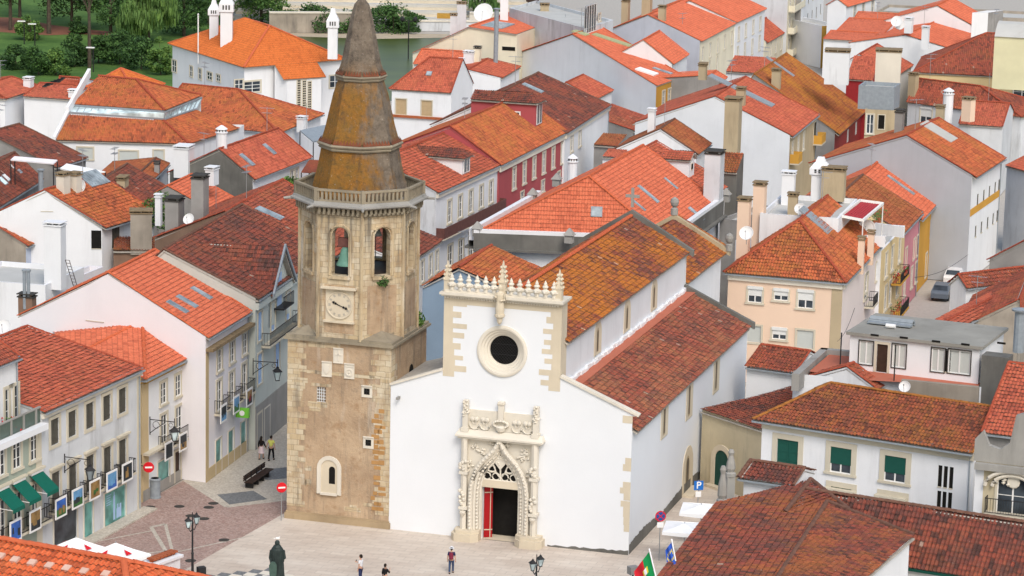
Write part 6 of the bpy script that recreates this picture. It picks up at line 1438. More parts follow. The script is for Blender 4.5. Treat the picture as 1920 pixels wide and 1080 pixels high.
h.wins('bc',["H812,965","H735,1030"],1.,1.6,'small'); h.quoin('ab',1,.9,'tan_wall'); h.band('ab',8.6,.45,.18,'pale_stone'); h.band('bc',8.6,.45,.18,'pale_stone'); h.balcony('bc',f3(1035,630),2.6,.8,.9); h.win('bc',f3(1030,530),1.8,2.1,'small')
h.chim(f3(1000,420),.5,.5,2.6,'peach',face=0); h.chim(f3(1055,370),.5,.5,2.4,'peach',face=0); h.chim("G1730,850",1.0,1.0,5.2,'peach',zb=9.3); h.chim("G1845,745",1.0,1.0,5.4,'peach',zb=9.8); h.sheet(f3(745,160),2.2,3.2,'zinc',0,.12); h.dish("G1758,668",.6,13.)
h=HS['h42']; h.wins('bc',["H1385,780","H1418,740"],.9,1.6,'small')
h=HS['h45']; h.win('ab',i3(590,385),1.55,1.75,'greenfull'); h.win('ab',i3(890,430),1.5,1.75,'green'); h.win('ab',i3(1195,480),1.5,1.75,'green'); h.wins('ab',[i3(1447,520),i3(1478,525),i3(1510,530)],.28,1.5,'bare'); h.wins('ab',[i3(1440,668),i3(1470,668),i3(1502,668)],.28,1.5,'bare')
u,_=h.at('ab',i3(1362,480)); s_=h.side('ab'); L=(s_[2]-s_[1]).length; u2,_=h.at('ab',i3(1603,480)); 
h.band('ab',7.6,.55,.1,'frame_stone'); h.win('ab',i3(890,640),1.5,1.4,'green'); h.win('ab',i3(1180,690),1.5,1.4,'green')
for t in(i3(890,600),i3(1175,640)): uu,zz=h.at('ab',t); h.band('ab',zz-.15,.3,.4,'frame_stone','window_hood',uu-1.1,uu+1.1)

dormer(HS['h28'],'bc',"B2120,940",2.6,2.5,7.,'red_wall','tile_dark',sidewin=True); dormer(HS['h29'],'bc',"F1575,225",2.2,1.7,6.,'white_plaster','tile_dark')
# ---------------------------------------------------------------- right-hand roofs, terraces and the ornate house
z=11.5; A,B,C=G("J618,345",z),G("J1590,455",z),G("J1905,335",z)
u=(B-A).normalized(); v=(C-B); v=(v-u*v.dot(u)); dv_=v.normalized(); Dp=v.length
h=House('penthouse_block','white rooftop penthouse with slabbed concrete roof above red tiled terraces',A,B,None,z,depth=Dp,kind='flat',wall='white_plaster',z0=8.95); HS['h44']=h; h.near=True
h.win('ab',"J735,485",1.0,1.7,'casement'); h.win('ab',"J855,530",.8,2.1,'door','door'); h.win('ab',"J983,510",1.0,1.7,'casement'); h.win('ab',"J1275,540",.95,1.7,'casement'); h.win('ab',"J1435,555",1.6,1.7,'casement'); h.win('ab',"J1345,547",.5,1.7,'bare')
mb=MB(); ex=.25; q=[A-u*ex-dv_*ex,B+u*ex-dv_*ex,B+u*ex+dv_*(Dp+.3),A-u*ex+dv_*(Dp+.3)]; mb.prism([p-Z*.02 for p in q],Z*.22,0); h.add(mb,'roof_slab',['concrete_roof'])
mb=MB()
for t in("J800,355","J1018,374","J1260,402","J1480,425","J1750,415"): x=RPl(t,A-dv_*ex,dv_); mb.box(x-u*.3-Z*.06-dv_*.01,u*.6,Z*.14,dv_*.05)
h.add(mb,'drain_slot',['void'])
mb=MB(); x=G("J930,265",z+.3); 
for i in range(9): a0=math.pi*i/8; mb.tube([x+u*-1.6+dv_*(.35*math.cos(a0))+Z*.35*math.sin(a0),x+u*1.6+dv_*(.35*math.cos(a0))+Z*.35*math.sin(a0)],.09,5)
mb.box(x-u*1.6-dv_*.8,u*3.2,dv_*.7,Z*.12); h.add(mb,'solar_heater',['zinc'])
mb=MB(); x=G("J920,300",z+.25); mb.tube([x-u*.35+Z*.15,x+u*.35+Z*.15],.16,8); h.add(mb,'water_drum',['dish_white'])
h.chim("J1880,420",.8,.8,2.6,'pipe',zb=11)
zt=8.95; fl=[G(t,zt) for t in("J310,625","J455,500","J640,505","J1600,700","J1580,735","J690,690")]
mb=MB(); mb.poly(fl); h.add(mb,'terrace_floor',['terrace_red'])
T0=G("J180,625",zt+.5); T1=G("J400,432",zt+.5); T2=G("J618,450",zt+.5)
mb=MB()
for a,b in((T0,T1),(T1,T2)): d=(b-a); d.z=0; x=W3((d.y,-d.x,0)).normalized(); mb.box(W3((a.x,a.y,zt-.9)),d,x*.55,Z*1.25)
h.add(mb,'terrace_parapet',['grey_stone'])
base=[G(t,zt) for t in("J190,640","J445,470","J650,480","J1620,690","J1600,740","J1000,690","J440,660")]
mb=MB(); n_=len(base)
for k in range(n_): a,b=base[k],base[(k+1)%n_]; mb.poly([W3((a.x,a.y,0)),W3((b.x,b.y,0)),b-Z*.02,a-Z*.02])
h.add(mb,'lower_wall',['stained_white'])
a,b=G("J1000,690",zt+.35),G("J1580,745",zt+.35); mb=MB(); d=b-a; x=W3((-d.y,d.x,0)).normalized(); mb.box(W3((a.x,a.y,zt-3)),d,x*.4,Z*3.35); h.add(mb,'terrace_wall',['bare_masonry'])
a=G("J1600,470",z); mb=MB(); mb.box(W3((a.x,a.y,0))+u*.05-dv_*.05,u*1.9,dv_*1.4,Z*(z-.3)); h.add(mb,'stair_tower',['dark_cement'])
h.dish("J1025,740",.42,zt+.2)
mb=MB()
for t in("J540,600","J945,695"): x=G(t,zt); mb.tube([x,x+Z*2.6],.05,5)
h.add(mb,'post',['iron'])
# small gable in front of the terrace
h=House('small_house','small red gable wedged between the terrace and the green blinds house',None,G("J830,765",8.4),G("J880,735",8.4),ze=8.4,depth=6,axis='bc',r1='J590,590',roof='tile_mid',wall='stained_white'); HS['h44g']=h
# right edge: ornate house, its roof and neighbour
h=House('ornate_house','grey and cream ornate house with curved stone pediment and iron balcony at the right edge',G("N1560,215",9.2),G("N2300,300",9.2),None,9.2,depth=3.,kind='flat',wall='weathered_yellow'); HS['h46']=h
h.win('ab',"N1835,480",2.0,3.0,'small'); h.balcony('ab',"N1850,610",3.6,.8,1.); h.band('ab',8.75,.4,.45,'grey_stone'); h.quoin('ab',0,.55,'white_plaster')
s_,p,q,n=h.side('ab'); u=(q-p).normalized(); U0=lambda t:(RPl(t,p,n)-p).dot(u)
mb=MB(); x0=U0("N1545,200"); x1=U0("N2120,200"); PT=lambda x,zz,o=0.:W3((p.x+u.x*x+n.x*o,p.y+u.y*x+n.y*o,zz))
pr=[(x0,9.2),(x0,10.6),(x0+.5,11.2),(x0+.9,10.3),(x0+1.6,10.1),(x0+2.2,10.6),(x0+2.5,12.4),(x0+3.0,12.6),(x0+3.4,11.2),(x0+4.4,11.6),(x1,11.2),(x1,9.2)]
mb.prism([PT(a,b,.05) for a,b in pr],-n*.4,0); mb.build('pediment',['grey_stone'],h.root)
mb=MB(); cx=U0("N1850,240")
for r,o in((1.75,.3),(1.3,.2)): mb.tube([PT(cx+r*math.cos(math.pi*k/12),7.75+r*.6*math.sin(math.pi*k/12),o) for k in range(13)],.13,6)
mb.lathe(PT(cx,8.1,.06),[(.0,.05),(.35,.05),(.42,0)],12,ax=(u,Z,n))
for k in range(8): mb.lathe(PT(cx+random.uniform(-1.1,1.1),8.1+random.uniform(-.2,.25),.1),[(0,-.14),(.14,0),(0,.16)],6)
mb.build('arched_hood',['pale_stone'],h.root)
h2=House('town_house','steep house with rows of red tiles rising behind the ornate pediment',G("J1600,1085",9.2),G("J2300,1170",9.2),None,9.2,depth=14,r1='J1805,562',roof='tile_red',wall='grey_cement',gv=0); HS['h46b']=h2
# terrace house: upper flat block, awning, white parapets
z=12.6; A,B,C=G("H-60,520",z),G("H530,558",z),G("H672,412",z)
h=House('roof_block','white flat roofed block with grey cement roof behind the peach house',A,B,C,z,kind='flat',wall='white_plaster'); HS['h40r']=h; h.ze=z
h.chim("H385,390",1.4,1.1,3.4,'fancy',zb=z); h.chim("H490,370",2.0,1.4,2.4,'tan',zb=z+.4); h.chim("H150,420",1.1,.9,2.6,'white',zb=z); h.chim("H185,500",.8,.7,1.6,'tan',zb=z); h.dish("H240,485",.5,z+.6)
za=12.5; q=[G("H540,548",za-.1),G("H712,582",za-.5),G("H862,455",za-.1),G("H690,432",za+.3)]
hh=HS['h40']; mb=MB(); mb.poly(q,0); nn=Z*.1
for k in range(4): a,b=q[k],q[(k+1)%4]; d=b-a; x=d.cross(Z).normalized()*.18; mb.box(a-x/2,d,x,Z*.22,1)
for k in range(9): a=q[0]+(q[1]-q[0])*k/9; b=q[3]+(q[2]-q[3])*k/9; mb.box(a,b-a,(q[1]-q[0]).normalized()*.06,Z*.05,0)
for p in q: mb.tube([W3((p.x,p.y,9.6)),p],.06,5,1)
hh.add(mb,'awning',['awning_red','sash_white'])
mb=MB()
for a,b in(("H660,690","H882,700"),("H800,600","H1018,630")): a,b=G(a,10.2),G(b,10.2); d=b-a; x=W3((-d.y,d.x,0)).normalized(); mb.box(W3((a.x,a.y,9.3)),d,x*.2,Z*1.0)
hh.add(mb,'terrace_parapet',['white_plaster']); hh.dish("H738,632",.8,10.6)
mb=MB()
for k in range(4):
    x=G(("H800,615","H640,640","H690,625","H830,590")[k],9.8); mb.lathe(x,[(.2,0),(.3,.5),(.27,.5)],8); 
    for i in range(40): d=W3((random.gauss(0,.3),random.gauss(0,.3),random.uniform(.4,1.2))); mb.poly([x+d,x+d+W3((.12,.05,.08)),x+d+W3((.02,.12,.14))],1)
hh.add(mb,'potted_plant',['terracotta','leaf_mid'])
# red strip roof with white dormer right of the new orange roof, and the yard chimneys behind it
h=House('dormer_house','narrow red roof with small white dormer beside the big orange parapet roof',None,G("G1470,420",9.5),G("G1640,310",9.5),ze=9.5,depth=13,axis='bc',r1=None,r2='G1085,-20',roof='tile_red',wall='white_plaster'); HS['h32']=h
r=h.onroof("G1300,215"); q0=r[0] if r else G("G1300,215",12); e_=(h.c[1]-h.c[0]).normalized(); w_=outward(h.c[0],h.c[1],h.ctr)
mb=MB(); o=q0-e_*1.0-w_*2.; mb.box(o-Z*.8,e_*2.0,w_*2.6,Z*2.2,0); h.add(mb,'dormer',['white_plaster'])
mb=MB(); top=o+Z*1.4; roof_face(mb,[top-e_*.3-w_*.2+w_*3,top-e_*.3-w_*.2,top+e_*1.0+Z*.7-w_*.2,top+e_*1.0+Z*.7+w_*2.8]); roof_face(mb,[top+e_*2.3-w_*.2+w_*3,top+e_*2.3-w_*.2,top+e_*1.0+Z*.7-w_*.2,top+e_*1.0+Z*.7+w_*2.8]); h.add(mb,'dormer_roof',['tile_red','mortar'])
mb=MB(); mb.box(o+e_*.6+w_*2.6+Z*.3,e_*.8,w_*.05,Z*.7,0); mb.box(o+e_*.7+w_*2.65+Z*.4,e_*.6,w_*.02,Z*.5,1); h.add(mb,'dormer_window',['pale_stone','void'])
h=House('brown_roof_house','house with brown tiled roof and white chimney before the long stained gable',None,G("C1400,1160",9.5),G("C1500,1080",9.5),ze=9.5,depth=9,axis='bc',r2='C1220,892',roof='tile_brown',wall='white_plaster'); HS['hc7']=h; h.chim("C1045,1010",.8,.7,2.8,'white',m='white_plaster',zb=10.8); h.antenna("C1140,1040",5,zb=10,yagi=False); h.skylight("C1130,1050",1.6,2.4,None,'pane_sky')
h=House('flat_yard_block','grey walled roof yard with railings and folded parasol behind the parapets',G("G1560,560",8.2),G("G1690,575",8.2),None,8.2,depth=9,kind='flat',wall='grey_cement'); HS['g1']=h
h=House('small_house','small tiled rooftop hut behind the tall grey chimney',G("G1455,200",11.),G("G1700,205",11.),None,11.,depth=3.,kind='mono',r2='G1720,70',roof='tile_brown',wall='dark_cement',grid=1); HS['g2']=h
h=House('red_hut','tiny tiled canopy on the white wall left of the orange roof ridge',G("G675,92",10.6),G("G830,98",10.6),None,10.6,depth=2.4,kind='mono',r2='G885,45',roof='tile_red',wall='white_plaster',grid=1); HS['g3']=h
h=House('low_house','low orange lean-to roof in front of the white fronted dark roof house',G("C610,1085",8.4),G("C830,1075",8.4),None,8.4,depth=4,kind='mono',r2='C895,1012',roof='tile_brown',wall='grey_cement',grid=1); HS['g4']=h
# parapets of the big new orange roof
h=HS['h31']; a,b,c,d=h.c; mb=MB(); mk=MB()
for p,q in(('ab','f'),('da','f'),('bc','f')): pass
def para(p,q,hh,w,m=0):
    e=(q-p).normalized(); n=outward(p,q,h.ctr); mb.box(p+n*.02-Z*.6,q-p,n*w,Z*(hh+.6),0); mk.box(p+n*(w+.02)-Z*1.2,q-p,n*.06,Z*(hh+.9),0); mk.box(p+n*.02-Z*1.35,q-p,n*(w+.45),Z*.16,0)
P4=[h.c[i] for i in range(4)]
for i in(0,2,3): para(P4[i],P4[(i+1)%4],.45,.45)
h.add(mb,'parapet',['white_plaster']); h.add(mk,'cornice',['dark_cement'])
for t in("G155,385","G335,270","F1660,640","G430,690","G1605,385"):
    x=G(t,10.0); mb=MB(); mb.cbox(x-Z*.6,.7,.7,.7,-YAW); mb.frus(x+Z*.1,.95,.95,.1,.1,.6,-YAW); h.add(mb,'parapet_finial',['grey_stone'])
# slate blue side wall and orange roof seen behind the church parapet
z=6.2; h=Free('long_house','orange roofed house with slate blue walls seen over the church cresting',G("F1560,1000",z),z,'tile_orange_aged','slate_blue'); HS['h30b']=h
zr=9.; R=G("F1765,762",zr); e0=G("F1245,1065",z+1); e1=G("F1470,915",z+1.); dd=(e1-e0).normalized(); w=W3((dd.y,-dd.x,0)); w=w if w.x>0 else -w
E0=e0; E1=R-w*(R-e0).dot(w); E1.z=e0.z; ra=W3((R.x,R.y,zr))-dd*(R-E1).length*0
h.faces=[[E0,E1,R,R-(E1-E0)],[R+w*5-Z*(zr-z-1)-(E1-E0),R+w*5-Z*(zr-z-1),R,R-(E1-E0)]]; h.rid=[(R,R-(E1-E0))]; h.ctr=(E0+R)/2; poly_walls(h,[E0,E1,R+w*5-Z*(zr-z-1),R+w*5-Z*(zr-z-1)-(E1-E0)],.15)

h=HS['h30b']
for o_ in(0,1):
    mb=MB(); s_=(E0-E1)*o_; k_=(E1-E0).normalized()*(.15 if o_ else -.15); a=E1+s_+k_; b=R+w*5-Z*(zr-z-1)+s_+k_; t=R+s_+k_; mb.poly([W3((a.x,a.y,0)),W3((b.x,b.y,0)),b-Z*.15,t-Z*.15,a-Z*.15]); h.add(mb,'gable_wall',['slate_blue'])

h=House('small_house','house with red channel tiles facing the camera beyond the grey cement gable',G("C1603,534",8.5),G("C1930,548",8.5),None,8.5,depth=5,kind='mono',r2='C1960,432',roof='tile_red',wall='white_plaster',grid=1); HS['c9']=h
h=House('gabled_house','small house with bare grey cement gable and little orange roof before the stained gable',None,G("C1572,618",8.6),G("C1618,582",8.6),ze=8.6,depth=9,axis='bc',r2='C1530,530',roof='tile_new',wall='grey_cement'); HS['c10']=h; h.chim("C1432,560",1.,.9,1.5,'tan',zb=10.5)
# ---------------------------------------------------------------- sage tiled house at the left edge with its set-back white storey
def Vz(P0,p):
    y=px(p)[1]; lo,hi=-20.,60.
    for _ in range(50):
        m=(lo+hi)/2; v=W3((P0.x,P0.y,m))-CAM; r=540-FL*v.dot(Up)/v.dot(Fw)
        if r>y: lo=m
        else: hi=m
    return lo
h2=HS['h2']; s_,p2_,q2_,n2=h2.side('ab'); p2_=W3(p2_); u2=(q2_-p2_).normalized()
zb=9.3; B=W3((p2_.x,p2_.y,zb))-u2*.05; A=B-u2*13
h=House('balcony_house','sage tiled house with set back white top storey and green awnings at the left edge',A,B,None,zb,depth=9,kind='flat',wall='sage_tile_wall'); HS['h1']=h
us=h.wins('ab',["L125,160","L257,95"],1.0,2.0,'std'); h.win('ab',"L5,225",1.0,2.0,'std',zc=us[0][1])
lo=h.wins('ab',["L132,600","L265,530"],1.0,2.6,'std'); h.win('ab',"L8,680",1.0,2.6,'std',zc=lo[0][1])
h.band('ab',zb-.35,.4,.55,'white_plaster'); h.quoin('ab',1,.7,'frame_stone')
for u,z in us[:2]: pass
zz=lo[0][1]
for t in("L265,530","L132,600","L8,680"):
    u,_=h.at('ab',t); h.balcony('ab',('m',u,0),2.3,.6,1.,z=zz-1.3)
    mb=MB(); a,d,n=h.pt('ab',u-.75,zz+2.0,.05); b=a+d*1.5; e=n*1.25-Z*1.05
    mb.prism([a,b,b+e,a+e],Z*.04,0); mb.poly([a+e,b+e,b+e-Z*.22,a+e-Z*.22],0); mb.poly([a+e+n*.004,b+e+n*.004,b+e-Z*.22+n*.004,a+e-Z*.22+n*.004],0)
    for x in(a,b): mb.tube([x-Z*1.0,x+e],.025,5,1)
    mb.box(a-Z*.02-n*.05,d*1.5,n*.2,Z*.16,1)
    h.add(mb,'awning',['awning_green','sash_white'])
    h.band('ab',zz+2.15,.14,.25,'frame_stone','window_hood',u-.95,u+.95)
c0=B-n2*1.0; zt=Vz(c0,"I275,505"); tB=W3((c0.x,c0.y,zt))-u2*.6; tA=tB-u2*12
t1=House('top','',tA,tB,None,zt,depth=6.5,r2=None,roof='tile_mid',wall='white_plaster',z0=zb-.3,root=h.root,rz=zt+1.8); HS['h1t']=t1
t1.wins('ab',["I65,865","I165,795"],.95,2.2,'std',zc=zb+1.45)
mb=MB(); a,d,n=h.pt('ab',0,zb,-.12); L=13
for k in range(9): mb.box(a+d*(k*1.55)-d*.08,d*.16,n*.16,Z*1.05,0)
mb.box(a+Z*1.0,d*L,n*.14,Z*.1,0); h.add(mb,'balustrade',['grey_stone'])
mb=MB(); mb.box(a+Z*.08+n*.05,d*L,n*.03,Z*.9,0); h.add(mb,'balcony_glass',['balcony_pane'])
mb=MB(); x=h.pt('ab',h.at('ab',"I140,960")[0],zb-.3,-.5)[0]
for i in range(60): dd=W3((random.gauss(0,.28),random.gauss(0,.28),random.uniform(.3,1.1))); mb.poly([x+dd,x+dd+W3((.14,.05,.08)),x+dd+W3((.02,.12,.16))],1 if i%3 else 2)
mb.lathe(x,[(.18,0),(.26,.4),(.2,.4)],8,0); h.add(mb,'potted_plant',['terracotta','leaf_mid','flower_red'])
# white yard building with tall chimney left of the skylight house
z=7.5; h=House('yard_block','low white walled yard building with tall tapering white chimney at the left edge',G("E-300,1010",z),G("E340,1060",z),None,z,depth=8,kind='flat',wall='white_plaster'); HS['h9']=h
h.chim("E415,1030",1.5,1.1,5.0,'white',zb=z); h.chim("I205,150",1.2,.8,1.2,'grey',m='brown_wall',zb=z); h.chim("I185,100",.28,.28,2.6,'pipe',zb=z+.6); h.chim("I215,100",.28,.28,2.6,'pipe',zb=z+.6); h.dish("I32,290",.6,z+.2)
mb=MB(); a=G("E490,870",10.5); b=G("E555,1080",7.5)
for o in(0,.35): mb.tube([a+FX*o,b+FX*o],.03,4)
for k in range(9): x=a+(b-a)*k/9; mb.tube([x,x+FX*.35],.02,4)
h.add(mb,'ladder',['rusty_iron'])
h=House('yard_block','small white rooftop box with red tiled floor beside the tall white chimney',G("E470,990",6.5),G("E580,1000",6.5),None,6.5,depth=5,kind='flat',wall='pink_white'); HS['h9b']=h
h=House('brick_lean_to','low brown lean-to wall with lichen gold tile strip',G("E850,800",6.2),G("E1160,800",6.2),None,6.2,depth=3,kind='mono',rz=6.9,roof='tile_lichen',wall='brown_wall'); HS['h9c']=h
h.chim("E1060,770",1.9,1.5,3.4,'tan',m='bare_masonry',zb=6.4)
# ---------------------------------------------------------------- framed photographs on the balconies
def panel(hk,side,t,w,hh,m,label,off=.72):
    h=HS[hk]; u,z=h.at(side,t); s_,p,q,n=h.side(side); 
    x=RPl(t,p+n*off,n); d=(q-p).normalized(); root=thing('photo_panel',label,'photo panel',x,'framed photographs hung on balcony railings')
    mb=MB(); mb.box(x-d*w/2-Z*hh/2,d*w,Z*hh,n*.05,0); mb.build('mount',['sign_white'],root)
    mb=MB(); a=x-d*(w/2-.14)-Z*(hh/2-.14)+n*.055; W_,H_=w-.28,hh-.28
    mb.poly([a,a+d*W_,a+d*W_+Z*H_*.45,a+Z*H_*.45],1); mb.poly([a+Z*H_*.45,a+d*W_+Z*H_*.45,a+d*W_+Z*H_,a+Z*H_],0)
    rnd=random.Random(int(x.x*91+x.y*13)); b=a+n*.004
    for i in range(3): xx=rnd.uniform(.05,.7)*W_; ww=rnd.uniform(.1,.3)*W_; z0=rnd.uniform(.1,.4)*H_; zz=rnd.uniform(.2,.45)*H_; mb.poly([b+n*.003*i+d*xx+Z*z0,b+n*.003*i+d*(xx+ww)+Z*z0,b+n*.003*i+d*(xx+ww)+Z*(z0+zz),b+n*.003*i+d*xx+Z*(z0+zz)],2)
    mb.build('picture',m,root)
for t,w,hh,m,l in (("L455,565",1.5,1.35,['photo_blue','photo_green','photo_warm'],'photo panel of a castle under deep blue sky, leftmost on the weathered white house'),
 ("L580,492",1.5,1.35,['photo_sky','photo_green','photo_dark'],'photo panel with turquoise sky and dark trees, second from left on the weathered house'),
 ("L710,428",1.5,1.35,['photo_warm','photo_warm','photo_green'],'golden brown photo panel in the middle of the weathered white house'),
 ("L837,362",1.5,1.35,['photo_sky','photo_blue','photo_sky'],'bright blue photo panel above the teal shop window'),
 ("L953,298",1.5,1.35,['photo_dark','photo_dark','photo_warm'],'dark night photo panel nearest the corner of the weathered house')): panel('h2','ab',t,w,hh,m,l)
for t,m,l in (("L1265,138",['photo_dark','photo_dark','photo_dark'],'dark photo panel, leftmost on the corner house by the no-entry sign'),("L1372,72",['photo_dark','photo_warm','photo_dark'],'dark brown photo panel, second along the corner house'),("I1462,1078",['photo_green','photo_dark','photo_sky'],'blue green photo panel, third along the corner house'),("I1548,1038",['photo_green','photo_green','photo_warm'],'bright green photo panel at the far end of the corner house')): panel('h3','ab',t,1.35,1.3,m,l)
for t,m,l in (("I1675,938",['photo_dark','photo_sky','photo_dark'],'grey photo panel nearest on the house with three roof windows'),("I1770,872",['photo_sky','photo_green','photo_sky'],'pale sky photo panel above the green shop sign'),("I1868,818",['photo_warm','photo_dark','loggia_red'],'red brown photo panel farthest up the street')): panel('h4','bc',t,1.35,1.3,m,l)
for t,m,l in (("L115,740",['photo_blue','photo_blue','photo_dark'],'deep blue photo panel, lower left on the sage tiled house'),("L262,660",['photo_warm','photo_dark','photo_warm'],'sepia photo panel on the sage tiled house under its awnings')): panel('h1','ab',t,1.45,1.45,m,l)
# green box sign
h=HS['h4']; s_,p,q,n=h.side('bc'); x=RPl("I1820,935",p+n*.7,n); d=(q-p).normalized(); mb=MB(); mb.box(x-d*.15-Z*.35-n*.5,n*1.0,d*.3,Z*.7,0); 
mb.lathe(x-d*.16,[(0,.0),(.2,.0),(.2,.02),(0,.02)],14,1,ax=(n,Z,-d)); mb.build('shop_sign',['shop_green','sign_white']); o=bpy.data.objects['shop_sign']; tag(o,'lime green projecting shop sign with white roundel over a dark doorway','shop sign')
# poster graphics on the teal shop window
h=HS['h2']; u,z=h.at('ab',"L865,560"); mb=MB()
for (a,b,w,hh) in((-.2,-.9,.28,1.7),(-.12,.7,.12,.35),(.25,-.9,.7,.7),(.35,-.2,.2,.3),(.7,-.2,.25,.25)): o,d,n=h.pt('ab',u+a,z+b,-.055); mb.poly([o,o+d*w,o+d*w+Z*hh,o+Z*hh])
for k in range(5): o,d,n=h.pt('ab',u-1.15,z+.95-k*.16,-.055); mb.poly([o,o+d*(.7-.1*(k%3)),o+d*(.7-.1*(k%3))+Z*.06,o+Z*.06])
o=mb.build('window_poster',['shutter_blue'],h.root)
# ---------------------------------------------------------------- lamps
def lantern(mb,c,k=1.):
    mb.frus(c,.2*k,.2*k,.42*k,.42*k,.5*k,.4,1); mb.frus(c+Z*.5*k,.5*k,.5*k,.16*k,.16*k,.2*k,.4,0); mb.lathe(c+Z*.7*k,[(.07*k,0),(.09*k,.06*k),(.02*k,.12*k),(0,.22*k)],6,0); mb.cbox(c-Z*.06*k,.22*k,.22*k,.06*k,.4,0)
    for i in(-1,1):
        for j in(-1,1): mb.tube([c+W3((i*.1*k,j*.1*k,0)),c+W3((i*.21*k,j*.21*k,.5*k))],.018*k,4,0)
def wall_lamp(hk,side,t,label,L=1.9,k=1.25,m='pane_sky'):
    h=HS[hk]; u,z=h.at(side,t); o,d,n=h.pt(side,u,z,0.); root=thing('wall_lamp',label,'wall lamp',o,'lanterns on iron wall brackets')
    mb=MB(); mb.box(o-Z*1.1-d*.03,d*.06,n*.05,Z*1.3); mb.tube([o,o+n*L],.035,5); mb.tube([o-Z*1.0,o-Z*.6+n*.5,o-Z*.12+n*1.2],.03,5)
    mb.tube([o-Z*.35+n*(.5+.25*math.cos(a))+Z*.25*math.sin(a) for a in [i*.6 for i in range(10)]],.022,4); mb.tube([o+n*L*.85-Z*.25+n*.15*math.cos(a)+Z*.15*math.sin(a) for a in [i*.7 for i in range(9)]],.018,4); mb.tube([o+n*L+Z*.25,o+n*L-Z*.3],.03,5); mb.build('bracket',['iron'],root)
    mb=MB(); lantern(mb,o+n*L-Z*(.3+.8*k),k); mb.build('lantern',['iron',m],root)
wall_lamp('h2','ab',"L482,185",'iron wall lamp with rusty red cap on the weathered white house',m='roof_glass'); wall_lamp('h3','ab',"I1122,985",'iron wall lamp on the corner house above the litter bin'); wall_lamp('h5','bc',d3(1422,950),'iron wall lamp on the blue shuttered house beside the tower'); wall_lamp('h38','bc',"H1300,800",'small dark wall lamp on the ochre front',.9,.9)
def street_lamp(c,label,rz):
    root=thing('street_lamp',label,'street lamp',c,'double lantern street lamps in the square'); mb=MB(); x=W3((math.cos(rz),math.sin(rz),0))
    mb.lathe(c,[(.28,0),(.28,.12),(.18,.2),(.16,.7),(.09,.85),(.075,2.2),(.1,2.25),(.06,2.35),(.055,4.2),(.1,4.25),(.04,4.4),(.03,4.9),(0,5.0)],10); mb.build('post',['iron'],root)
    for s_ in(-1,1):
        mb=MB(); mb.tube([c+Z*3.9,c+Z*3.75+x*s_*.25,c+Z*4.05+x*s_*.52],.03,5); mb.build('arm',['iron'],root); mb=MB(); lantern(mb,c+Z*4.1+x*s_*.52,.85); mb.build('lantern',['iron','pane_sky'],root)
street_lamp(G((361,1102)),'double lantern street lamp at lower left beside the umbrellas',1.17); street_lamp(G((1003,1186)),'double lantern street lamp cut off by the bottom edge before the church door',1.1)
# ---------------------------------------------------------------- signs
def disc_sign(foot,z,r,kind,label,name='road_sign'):
    root=thing(name,label,'road sign',foot); f=(CAM-foot); f.z=0; f.normalize(); f=(f+W3((.25,0,0))).normalized(); x=f.cross(Z)*-1; c=foot+Z*z
    mb=MB(); mb.tube([foot,foot+Z*(z+r)],.035,6); mb.build('pole',['steel'],root)
    mb=MB(); o=c+f*.05
    if kind=='noentry': mb.lathe(o,[(0,.02),(r*.94,.02),(r,.0),(r,-.02),(0,-.02)],28,0,ax=(x,Z,f)); mb.box(o-x*r*.68-Z*r*.15+f*.022,x*r*1.36,Z*r*.3,f*.006,1); ms=['sign_red','sign_white']
    elif kind=='nostop':
        mb.lathe(o,[(0,.02),(r*.8,.02)],28,0,ax=(x,Z,f)); mb.lathe(o,[(r*.8,.024),(r,.02),(r,-.02),(0,-.02)],28,1,ax=(x,Z,f),cap=False)
        for s_ in(-1,1): dd=(x+Z*s_).normalized(); yy=dd.cross(f); mb.box(o-dd*r*.8-yy*r*.08+f*.022,dd*r*1.6,yy*r*.16,f*.006,1)
        mb.box(c-x*r*.6-Z*(r+.42)+f*.03,x*r*1.2,Z*.36,f*.02,2); ms=['sign_blue','sign_red','sign_white']
    else:
        mb.box(o-x*r-Z*r,x*2*r,Z*2*r,f*.02,0); mb.box(c-x*r*.6-Z*(r+.5)+f*.03,x*r*1.2,Z*.4,f*.02,1); ms=['sign_blue','sign_white']
    mb.build('sign_face',ms,root)
    if kind=='P':
        cu=bpy.data.curves.new('letter','FONT'); cu.body='P'; cu.size=r*2.1; cu.extrude=.004; cu.align_x='CENTER'; cu.align_y='CENTER'; cu.offset=.012; cu.materials.append(MAT['sign_white']); tmp=bpy.data.objects.new('tmp',cu); COL.objects.link(tmp); bpy.context.view_layer.update(); me=bpy.data.meshes.new_from_object(tmp.evaluated_get(bpy.context.evaluated_depsgraph_get())); bpy.data.objects.remove(tmp); ob=bpy.data.objects.new('letter',me); COL.objects.link(ob); ob.parent=root
        m=Matrix.Identity(4); 
        for i in range(3): m[i][0]=x[i]; m[i][1]=Z[i]; m[i][2]=f[i]; m[i][3]=(o+f*.03-foot)[i]
        ob.matrix_local=m
    return root
disc_sign(G((527.5,976)),2.35,.36,'noentry','red no entry sign on a pole at the left corner of the tower'); disc_sign(G((1235.5,1051)),3.05,.36,'nostop','round blue and red no stopping sign by the church corner'); disc_sign(G((1307.5,971)),2.35,.33,'P','square blue parking sign with white letter P by the side door')
h=HS['h3']; o=RPl("L1115,265",h.w[0]+FX*.0-NX*.5,NX); root=thing('road_sign','red no entry sign bracketed to the gold stone corner','road sign',o); f=W3((.15,-1,0)).normalized(); x=f.cross(Z)*-1
